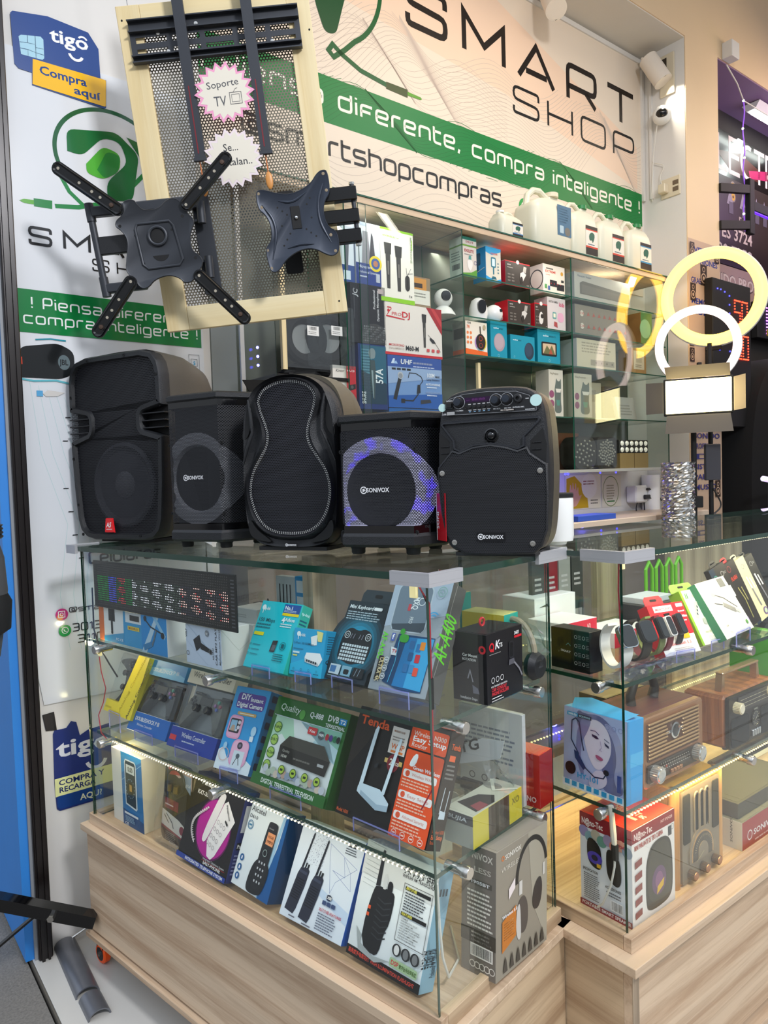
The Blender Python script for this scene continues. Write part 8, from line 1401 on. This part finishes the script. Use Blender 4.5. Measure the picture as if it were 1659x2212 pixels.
# price posters glued to the pillar
t=thing('pillar_poster','pale poster with speaker drawings and blue lettering wrapped on the pillar','poster',FC@T(0,-.0062,0));mk('sheet',MB().box((1.793,-.0012,1.0),(2.149,0,2.62)),card('#c2a68c'),t);P=Print(.01,.01)
def spkr(x,y,s):P.rect(x-s*.6,y-s,x+s*.6,y+s,'#3a2e28');P.ring(x,y-s*.3,s*.5,s*.12,'#b89c84');P.disc(x,y-s*.3,s*.2,'#b89c84');P.ring(x,y+s*.55,s*.26,s*.08,'#b89c84')
for k,tx in enumerate(('EVENTOS','REUNIONES','','GRABACIONES','','MEMORIAS','AUDIO')):
    if tx:P.text(tx,182,255-k*5.6*1.05,3.2,'#2a3a8a',w=30)
for x,y,s in((196,243,6),(184,232,5),(212,232,5),(200,232,5),(182,205,4),(182,196,4),(211,256,4),(183,256,4)):spkr(x,y,s)
for k,tx in enumerate(('SONIDO','PROFESIONAL','DJ','SISTEMA','PARA DJ','MUSICA')):P.text(tx,182,148-k*6,3,'#3a3a78',w=30)
spkr(209,118,5);P.build('printed_face',t,T(0,-.0012,0))
# neighbour shop sign and wall
t=thing('neighbour_sign','dark neighbouring shop sign with tall white letters and loudspeaker pictures','sign',FC@T(0,.298,0));mk('board',MB().box((2.16,-.004,2.70),(6,0,3.60)),mat('sign_black','#1d1716',.25,coat=.3),t);P=Print(.01,.01);P.poly([(216,270),(600,270),(600,330),(216,330)],'#3a2f2a');P.L+=1;P.poly([(270,345),(305,350),(330,345),(330,336),(290,335)],'#4a2018');P.poly([(316,341),(345,347),(345,340),(318,336)],'#a82a5a')
for ch,x0,x1 in(('L*',273,286),('E*',289,303),('T*',324,340),('R*',343,356),('O*',360,374),('I*',258,258)):
    for pl in WIDE[ch][1]:P.line([(x0+a*(x1-x0),334.5+b*22.5)for a,b in pl],3,'#d9c4c0',False)
P.ring(316,346,12,3,'#d9c4c0',ry=12.5,a0=70,a1=290)
for x,y in((293,325),(293,318)):P.disc(x,y,3.6,'#8a7a70');P.disc(x,y,2.6,'#c89a30');P.disc(x,y,1,'#3a2a10')
for x in(284,302,322,334):P.poly([(x,312),(x+5,324),(x+9,312)],'#8d8490');P.rect(x+3,306,x+9,314,'#5d5660')
P.text('ES 3724',276,288.5,8,'#c9b8b0',w=44);P.text('5425',300,300,6,'#a89890',w=20);P.text('90 7359',270,276,8,'#d2c2ba',w=50);P.build('printed_face',t,T(0,-.004,0))
t=thing('neighbour_banner','pale banner with outlined grey lettering under the neighbouring sign','banner',FC@T(0,.298,0));mk('sheet',MB().box((2.16,-.003,2.46),(6,0,2.695)),card('#a28878'),t);P=Print(.01,.01);P.text('SONIDO PROFESIONAL',250,255,9,'#55463e',w=125);P.text('SONIDO PROFESIONAL',251,256,7.6,'#cdbcae',w=123);P.build('printed_face',t,T(0,-.003,0))
def led_board(label,x,y,z,w_,h_,dots,M=FC):
    t=thing('led_sign',label,'led sign',M@T(x,y,z));mk('housing',MB().box((0,0,0),(w_,.05,h_),c=.004),BLKM,t)
    for nm,col,pts in dots:
        mb=MB()
        for a,b in pts:mb.box((a*w_-.0036,-.004,b*h_-.0036),(a*w_+.0036,0,b*h_+.0036))
        mk('led_dots',mb,mat(nm,col,emit=col,es=5),t,kind='stuff',label=nm.replace('_',' '))
    return t
def dg(chars,x0,y0,w_,h_):
    seg={'0':'abcdef','8':'abcdefg','5':'afgcd','3':'abgcd','9':'abcdfg','1':'bc'};S={'a':((0,1),(1,1)),'b':((1,1),(1,.5)),'c':((1,.5),(1,0)),'d':((0,0),(1,0)),'e':((0,0),(0,.5)),'f':((0,.5),(0,1)),'g':((0,.5),(1,.5))};o=[]
    for i,c in enumerate(chars):
        for s_ in seg[c]:
            (a,b),(c2,d2)=S[s_]
            for k in range(5):t_=k/4;o.append((x0+(i*1.4+a+(c2-a)*t_)*w_,y0+(b+(d2-b)*t_)*h_))
    return o
rb=random.Random(9)
led_board('black led board with blue and red dots behind the ring lights',1.96,-.06,1.55,.46,.86,[('blue_led_dots','#3a3aff',[(.12,.93),(.2,.93),(.3,.92),(.42,.9),(.42,.84),(.42,.78),(.2,.6),(.26,.62),(.3,.58),(.34,.62),(.16,.52)]+[(.42,.1+k*.06)for k in range(8)]+[(.3+rb.uniform(0,.1),.1+rb.uniform(0,.3))for k in range(10)]),('red_led_dots','#ff3a22',dg('50',.56,.72,.14,.16)+dg('90',.58,.48,.14,.16))])
led_board('purple-white led digit board on the neighbour wall at the right edge',3.12,.22,2.22,.6,.26,[('violet_led_dots','#d070ff',dg('183',.08,.15,.14,.7)+[(a+.012,b)for a,b in dg('183',.08,.15,.14,.7)])])
t=thing('string_light','violet string of tiny lights hanging in front of the neighbouring sign','lights',FC@T(0,.02,0));pts=[(2.52+.012*math.sin(k*.9),0,3.60-k*.035)for k in range(24)];mk('wire',MB().tube(pts,.004,6),mat('violet_wire','#9a6ad0',emit='#8a4ae0',es=.5),t);mk('wire',MB().tube([(2.25,-.03,3.72),(2.4,-.02,3.66),(2.52,0,3.60),(2.8,-.02,3.58)],.004,6),WHW,t);mk('junction_box',MB().box((2.20,-.09,3.735),(2.29,-.027,3.83),c=.003),WALLP,t)
for k in range(0,24,5):mk('led',MB().sphere(pts[k],.007,n=8,k=5),mat('white_led','#fff',emit='#fff',es=6),t)
t=thing('tube_light','bright fluorescent fitting on the neighbouring ceiling','lamp',FC@T(2.85,.13,3.68));mk('housing',MB().prism([(-.06,.045),(.06,.045),(.03,0),(-.03,0)],0,.9,'x'),WHITE,t);mk('tube',MB().cyl((.02,0,-.01),(.88,0,-.01),.014,12),mat('tube_glow','#fff',emit='#f4fff8',es=6),t)
light('violet_light','AREA',(3.4,-.35,3.3),2.5,(.72,.45,1),.8,.5,target=(3.0,.3,3.2),M=FC);light('tube_light_beam','AREA',(3.3,.1,3.6),3,(.9,1,.95),.8,.05,M=FC)
t=thing('tv_mount','black angled wall mount arms in front of the neighbouring sign','mount',FC@T(2.15,-.02,2.75));
for z in(.0,.22):mk('arm',MB().prism([(0,z-.02),(.38,z+.05),(.38,z+.10),(0,z+.03)],0,.03),BLKM,t)
mk('upright',MB().box((.36,-.002,.02),(.42,.032,.36),c=.003),BLKM,t);mk('rail',MB().box((.42,.0,.17),(1.4,.03,.23),c=.003),BLKM,t);mk('led_edge',MB().box((.42,.004,.162),(1.4,.02,.168)),mat('violet_edge','#5a2aff',emit='#4a1aff',es=2),t)
# dark merchandise at the far right
t=thing('black_drape','large black covered stage equipment at the right edge','equipment',FC@T(2.32,-.06,0));o=smoothp([(0,0),(-.02,1.2),(.02,1.62),(.14,1.86),(.34,2.0),(.9,2.06),(1.6,2.0),(1.6,0)],2);mk('cover',MB().loft([r3(insetp(o,.05),-.12),r3(o,-.05),r3(o,.3)]),mat('black_cloth_cover','#050506',.9),t)
t=thing('light_bar','slanted white led bar in front of the black drape','led bar',FC);mk('bar',MB().prism([(0,0),(.055,.005),(-.10,.50),(-.15,.49)],0,.02),mat('bar_white','#b9b4b8',.3,emit='#cfc4d4',es=.25),t,T(2.44,-.24,1.60));mk('bracket',MB().box((2.27,-.24,2.07),(2.33,-.22,2.11),c=.003),mat('brass_bracket','#8a7a30',.4),t)
t=thing('led_tube','pink and blue glowing tube across the black drape','led tube',FC);mk('tube',MB().tube([(2.34,-.26,1.60),(2.52,-.28,1.49),(2.9,-.28,1.42)],.012,10),mat('pink_glow','#fff',emit='#ffb8d0',es=1.2),t);mk('tube',MB().tube([(2.04,-.30,1.235),(2.30,-.33,1.20)],.016,10),mat('mixed_glow','#fff',emit='#c8b0f0',es=1.0),t);mk('hub',MB().sphere((2.38,-.27,1.56),.03),mat('navy_hub','#1a1a6a',.3,emit='#2222aa',es=.5),t)
t=thing('dj_speaker','dark grey loudspeaker with moulded handle at the right edge above the case','speaker',FC@T(1.78,-.68,.90)@Rz(-38));o=smoothp([(0,.05),(-.035,.10),(-.02,.16),(-.035,.20),(.0,.34),(.05,.40),(.5,.44),(.5,0),(.06,0)],1);mk('body',MB().loft([r3(insetp(o,.02),0),r3(o,.02),r3(o,.3)]),mat('dark_grey_shell','#36393e',.5),t);mk('handle',MB().tube([(-.02,.03,.12),(-.045,.03,.17),(-.045,.03,.24),(-.01,.03,.30)],.012,8),mat('mid_grey','#5d6168',.4),t);mk('orange_line',MB().tube([(.06,.0,.395),(.3,.0,.42),(.5,.0,.425)],.004,6),mat('orange_glow','#ff6a3a',emit='#ff5a2a',es=1.2),t)
t=thing('red_banner','small red and white banner behind the white ring light','banner',FC@T(0,.29,0));mk('sheet',MB().box((2.44,-.003,2.03),(2.95,0,2.20)),card('#c9a59c'),t);mk('red_field',MB().box((2.46,-.005,2.1),(2.62,-.003,2.19)),card('#c03a3c'),t)
t=thing('purple_light','violet stage lamp at the right edge below the neighbouring sign','stage light',FC@T(3.40,.12,2.75));mk('head',MB().cyl((0,0,0),(0,-.12,-.04),.10,20),mat('purple_glow','#5a1aa8',.4,emit='#5a14c8',es=1.2),t)
light('aisle_violet','POINT',(2.9,-.5,1.9),.5,(.6,.3,1),M=FC,rad=.1)
# ================================================================ HANGING PERFORATED PANEL WITH TV MOUNTS
hp=[Vector(p)for p in((-.6589,1.924,2.5375),(-.1639,1.948,2.5848),(-.0825,2.036,1.7686),(-.5775,2.012,1.7213))]   # TL TR BR BL
ux=(hp[1]-hp[0]).normalized();uz=(hp[0]-hp[3]);uz=(uz-ux*uz.dot(ux)).normalized();uy=uz.cross(ux)
MP=Matrix(((ux.x,uy.x,uz.x,hp[3].x),(ux.y,uy.y,uz.y,hp[3].y),(ux.z,uy.z,uz.z,hp[3].z),(0,0,0,1)))
PW_,PH_=.4976,.823
pan=thing('hanging_display','hanging pine-framed perforated metal panel with television mounts screwed to it','display panel',MP)
b=.060
mk('frame_rail',MB().box((b+.0005,0,0),(PW_-b-.0005,.022,.062),c=.0012),PINEX,pan);mk('frame_rail',MB().box((b+.0005,0,PH_-.062),(PW_-b-.0005,.022,PH_),c=.0012),PINEX,pan)
mk('frame_stile',MB().box((0,0,0),(b,.022,PH_),c=.0012),PINE,pan);mk('frame_stile',MB().box((PW_-b,0,0),(PW_,.022,PH_),c=.0012),PINE,pan)
mb=MB();p_=.0082;r_=.0029;x0,z0,x1,z1=b-.006,.056,PW_-b+.006,PH_-.056;rows=int((z1-z0)/(p_*.866));cols=int((x1-x0)/p_)
for j in range(rows):
    for i in range(cols):
        cx,cz=x0+(i+.5+(j%2)*.5)*p_,z0+(j+.5)*p_*.866
        o=[(cx+p_*.5774*math.cos(R_(30+60*k)),cz+p_*.5774*math.sin(R_(30+60*k)))for k in range(6)];n_=[(cx+r_*math.cos(R_(30+60*k)),cz+r_*math.sin(R_(30+60*k)))for k in range(6)]
        mb.add([(a,.012,c_)for a,c_ in o+n_],[(k,(k+1)%6,(k+1)%6+6,k+6)for k in range(6)])
mk('perforated_sheet',mb,mat('perforated_steel','#7d7768',.38,.55,noise=.15,nscale=8),pan,smooth=0,kind='stuff')
for x in(.03,PW_-.03):mk('hanging_wire',MB().cyl((x,.012,PH_-.01),(x,.012,PH_+.9),.0012,6),STEEL,pan)
for x,z in((.012,PH_-.035),(PW_-.02,.03),(PW_-.008,PH_-.1)):mk('nail_head',MB().cyl((x,-.0006,z),(x,.002,z),.0026,10),BLKM,pan)
tv=thing('tv_wall_mount','flat black television wall bracket with two long vertical arms on the perforated panel','mount',MP)
w0,w1_=.027,.466;zt,zb=.779,.676
for z,h_ in((zt-.030,.03),(zb,.018)):mk('rail',MB().prism([(-.022,z),(-.005,z),(-.005,z+h_),(-.022,z+h_),(-.022,z+h_-.003),(-.008,z+h_-.003),(-.008,z+.003),(-.022,z+.003)],w0,w1_,'x'),GRAPH,tv)
zc_=[(zb+.018,zb+.026),(zb+.036,zb+.05),(zb+.064,zb+.072),(zb+.082,zt-.03)]
for a_,b_ in zc_:mk('web_strip',MB().box((w0,-.008,a_),(w1_,-.005,b_)),GRAPH,tv,smooth=0)
for x in[w0,.12,.205,.29,.375,w1_-.014]:mk('web_strip',MB().box((x,-.0082,zb+.018),(x+.014,-.0052,zt-.03)),GRAPH,tv,smooth=0)
for x in(.150,.322):
    a=mk('vertical_arm',MB().prism([(x,0),(x+.028,0),(x+.028,.003),(x+.003,.003),(x+.003,.014),(x,.014)],.42,.98,'z').prism([(x+.025,.003),(x+.028,.003),(x+.028,.014),(x+.025,.014)],.42,.98,'z'),GRAPH,tv,T(0,-.040,0),smooth=0)
    for k in range(9):mk('arm_hole',MB().cyl((x+.014,-.0404,.74+k*.019),(x+.014,-.039,.74+k*.019),.0036,12),BLKM,a,a.matrix_local.inverted()@T(0,0,0))
    mk('red_slot',MB().box((x+.010,-.0405,.435),(x+.013,-.0402,.60)),mat('dark_red_strip','#7a1420',.5),tv);mk('arm_clip',MB().box((x-.003,-.046,.415),(x+.031,-.036,.425),c=.001),GRAPH,tv)
    mk('pull_cord',MB().tube([(x+.012,-.035,.60),(x+.011,-.035,.42),(x+.012,-.035,.372)],.0016,6),mat('orange_cord','#d27a44',.5),tv);mk('pull_tab',MB().sphere((x+.012,-.035,.352),.012,sc_=(.8,.35,1.9)),mat('orange_tab','#d9954e',.4),tv)
for x,z in((.10,.746),(.20,.76),(.39,.70),(.12,.70)):mk('screw',MB().lathe([(.006,0),(.005,-.002),(.0001,-.0025)],(x,-.0082,z),'y',14),STEEL,tv)
def burst(label,u,v,R,n,edge,draw,y,rot=0):
    t=thing('price_burst',label,'sign',MP@T(u,y,v)@Ry(rot));o=[((R if k%2==0 else R*.80)*math.cos(math.pi*k/n),(R if k%2==0 else R*.80)*.96*math.sin(math.pi*k/n))for k in range(2*n)]
    mk('card',MB().prism(o,0,.0008),card(edge),t,smooth=0);P=Print(.001,.001);P.poly([(a*880,b_*880)for a,b_ in o],'#e9e2d2');draw(P);P.build('handwriting',t);return t
burst('pink-edged starburst card with handwritten lettering and a small television drawing',.251,.574,.078,18,'#f2a2c6',lambda P:(P.text('Soporte',-44,10,17,'#55565a',b=0,w=84,rot=4),P.text('TV',-30,-32,24,'#5c5d61',b=0,w=32),P.line([(12,-30),(42,-30),(42,-2),(12,-2)],1.4,'#666',closed=True),P.line([(17,-25),(37,-25),(37,-7),(17,-7)],1,'#777',closed=True),P.line([(22,-2),(28,6),(34,8)],1,'#666')),-.045)
burst('white starburst card with handwritten lettering just below the pink one',.250,.414,.078,18,'#efdfe2',lambda P:(P.text('Se...',-24,18,18,'#3f4044',b=0,w=40),P.text('instalan..',-44,-18,18,'#3f4044',b=0,w=92)),-.044)
# large articulated mount, left
def arm_slot(root,c,ang,L,W,name='mounting_arm'):
    t=mk(name,MB().prism(rrect(-L/2,-W/2,L/2,W/2,W*.48,6),0,.004).loft([r3(rrect(-L/2+.002,-W/2+.002,L/2-.002,W/2-.002,W*.44,6),0),r3(rrect(-L/2+.005,-W/2+.005,L/2-.005,W/2-.005,W*.3,6),-.004),r3(rrect(-L/2+.009,-W/2+.009,L/2-.009,W/2-.009,W*.2,6),-.001)]),BLKARM,root,T(*c)@Ry(-ang))
    for k in(.42,.12,-.06,-.18):mk('hole',MB().cyl((k*L,-.0015,0),(k*L,-.0022,0),W*.11,10),mat('light_hole','#a8a090',.6),t)
    mk('rivet',MB().lathe([(W*.19,0),(W*.15,-.003),(.0001,-.0035)],(-L*.34,-.001,0),'y',12),mat('bronze_rivet','#5c4a40',.4,.6),t);return t
BLKARM=mat('gloss_black_steel','#131416',.25,.3,coat=.3)
m1=thing('tv_arm_mount','large articulated black television mount with four slotted arms in a cross','mount',MP)
pl1=[(-.039,.322),(-.011,.325),(-.002,.309),(.011,.294),(.047,.294),(.070,.313),(.090,.318),(.108,.305),(.119,.277),(.133,.260),(.130,.245),(.117,.223),(.115,.185),(.138,.167),(.139,.147),(.124,.129),(.108,.107),(.084,.104),(.074,.119),(.047,.130),(.010,.122),(-.009,.103),(-.029,.103),(-.041,.128),(-.061,.150),(-.051,.187),(-.041,.225),(-.052,.249),(-.068,.262),(-.063,.277),(-.046,.287),(-.038,.305)]
def plate(root,name,pts,y,m,holes=(),rim=.004):
    o=smoothp(pts,2);t=mk(name,MB().loft([r3(o,y+.004),r3(o,y),r3(insetp(o,.0015),y-.002),r3(insetp(o,rim),y-.0005)]),m,root)
    for(x,z,r)in holes:mk('hole',MB().cyl((x,y-.0008,z),(x,y-.0002,z),r,12),BLKM,t)
    return t
p1=plate(m1,'head_plate',pl1,-.100,GRAPH,[(-.055,.262,.004),(.105,.27,.004),(.122,.165,.004),(-.02,.235,.003),(.073,.24,.003),(-.01,.165,.003),(.083,.158,.003)])
mk('raised_frame',MB().tube([(-.012,-.101,.262),(.07,-.101,.262),(.078,-.101,.25),(.09,-.101,.165),(.08,-.101,.152),(.0,-.101,.150),(-.012,-.101,.162),(-.018,-.101,.25),(-.012,-.101,.262)],.0035,8),GRAPH,p1)
mk('centre_boss',MB().torus((.036,-.104,.228),.022,.004,'y',36,8).lathe([(.019,-.1015),(.0001,-.1015)],(.036,0,.228),'y',28),GRAPH,p1);mk('boss_opening',MB().lathe([(.0175,0),(.0001,-.0004)],(.036,-.1032,.228),'y',28),BLKM,p1);mk('curved_slot',MB().prism([(.036+.022*math.cos(R_(a)),.188+.022*math.sin(R_(a)))for a in range(200,341,14)],-.1012,-.1006),BLKM,p1)
for c,a,L in(((-.1163,-.108,.357),-41.3,.2),((.1783,-.108,.3445),41.1,.184),((-.101,-.108,.0654),47.8,.184),((.1754,-.108,.0587),-50.2,.185)):arm_slot(m1,c,a+(180 if c[0]>0 and c[2]>.2 else 0)+(180 if c[0]<0 and c[2]>.2 else 0)*1+(0 if c[2]>.2 or c[0]<0 else 180),L,.034)
mk('wall_plate',MB().box((.118,-.008,.085),(.165,.0,.36),c=.002),GRAPH,m1)
mk('top_arm',MB().box((-.14,-.072,.300),(.12,-.050,.326),c=.003),GRAPH,m1);mk('low_arm',MB().box((-.135,-.072,.108),(-.02,-.050,.132),c=.003),GRAPH,m1)
mk('hinge_tube',MB().cyl((-.128,-.062,.10),(-.134,-.062,.33),.009,16).cyl((-.1275,-.062,.10),(-.129,-.062,.15),.0115,16).cyl((-.133,-.062,.29),(-.134,-.062,.335),.0115,16),GRAPH,m1);mk('middle_arm',MB().box((-.125,-.068,.205),(.02,-.052,.25),c=.002),BLK,m1)
for z in(.265,.125):mk('hinge_tube',MB().cyl((.142,-.03,z),(.145,-.03,z+.055),.011,14),GRAPH,m1);mk('hinge_bracket',MB().box((.118,-.03,z+.006),(.14,-.004,z+.012)).box((.118,-.03,z+.042),(.14,-.004,z+.048)),GRAPH,m1)
m2=thing('tv_arm_mount','small dark blue-grey television mount with curved square plate and folded arms on the right','mount',MP);BG=mat('blue_grey_steel','#333a47',.4,.3,bump=.1)
hl=[(.348,.267),(.359,.257),(.370,.247),(.424,.268),(.434,.282),(.432,.234),(.353,.221),(.415,.207),(.426,.197),(.372,.200),(.362,.186),(.352,.172),(.438,.187)]
p2=plate(m2,'head_plate',[(.296,.313),(.315,.317),(.355,.301),(.391,.297),(.438,.315),(.462,.345),(.483,.349),(.489,.337),(.489,.291),(.470,.270),(.464,.239),(.472,.207),(.495,.193),(.495,.145),(.478,.132),(.462,.135),(.428,.157),(.391,.157),(.352,.137),(.329,.108),(.311,.108),(.305,.123),(.301,.171),(.322,.188),(.324,.227),(.315,.251),(.297,.268)],-.09,BG,[(a,b_,.0024)for a,b_ in hl])
for x,z in((.476,.338),(.304,.306),(.483,.145),(.311,.119),(.479,.297),(.308,.272),(.476,.186),(.307,.165)):mk('hole',MB().lathe([(.004,0),(.0001,-.0004)],(x,-.0908,z),'y',12),mat('tan_hole','#8f7f66',.6),p2)
for pts in([(.352,.283),(.387,.275),(.427,.298)],[(.309,.278),(.334,.241),(.337,.202),(.318,.141)],[(.360,.164),(.394,.172),(.430,.168)],[(.475,.167),(.451,.221),(.452,.271),(.472,.315)]):mk('pressed_rib',MB().tube([(a,0,b_)for a,b_ in rounded(pts,.03,5)],[.001]+[.0035]*(len(rounded(pts,.03,5))-2)+[.001],8),BG,p2,T(0,-.0905,0))
mk('tilt_slot',MB().box((.380,-.0925,.210),(.404,-.091,.266),c=.001),BLKM,p2);mk('tilt_bolt',MB().sphere((.393,-.094,.237),.005,n=12,k=8),CHROME,p2)
mk('wall_plate',MB().prism(rrect(.345,.115,.392,.33,.008),-.006,.0),BLKM,m2);mk('neck',MB().box((.37,-.088,.205),(.415,-.006,.265),c=.003),BLKM,m2)
for z0,x0 in((.272,.44),(.216,.44),(.166,.46)):mk('folding_arm',MB().box((x0,-.075,z0),(.557,-.045,z0+.034),c=.002),BLKARM,m2)
mk('hinge_pin',MB().cyl((.547,-.06,.160),(.547,-.06,.312),.006,14),GRAPH,m2)
for z in(.312,.157):mk('pin_nut',MB().cyl((.547,-.06,z),(.547,-.06,z+.006),.0075,6),STEEL,m2)
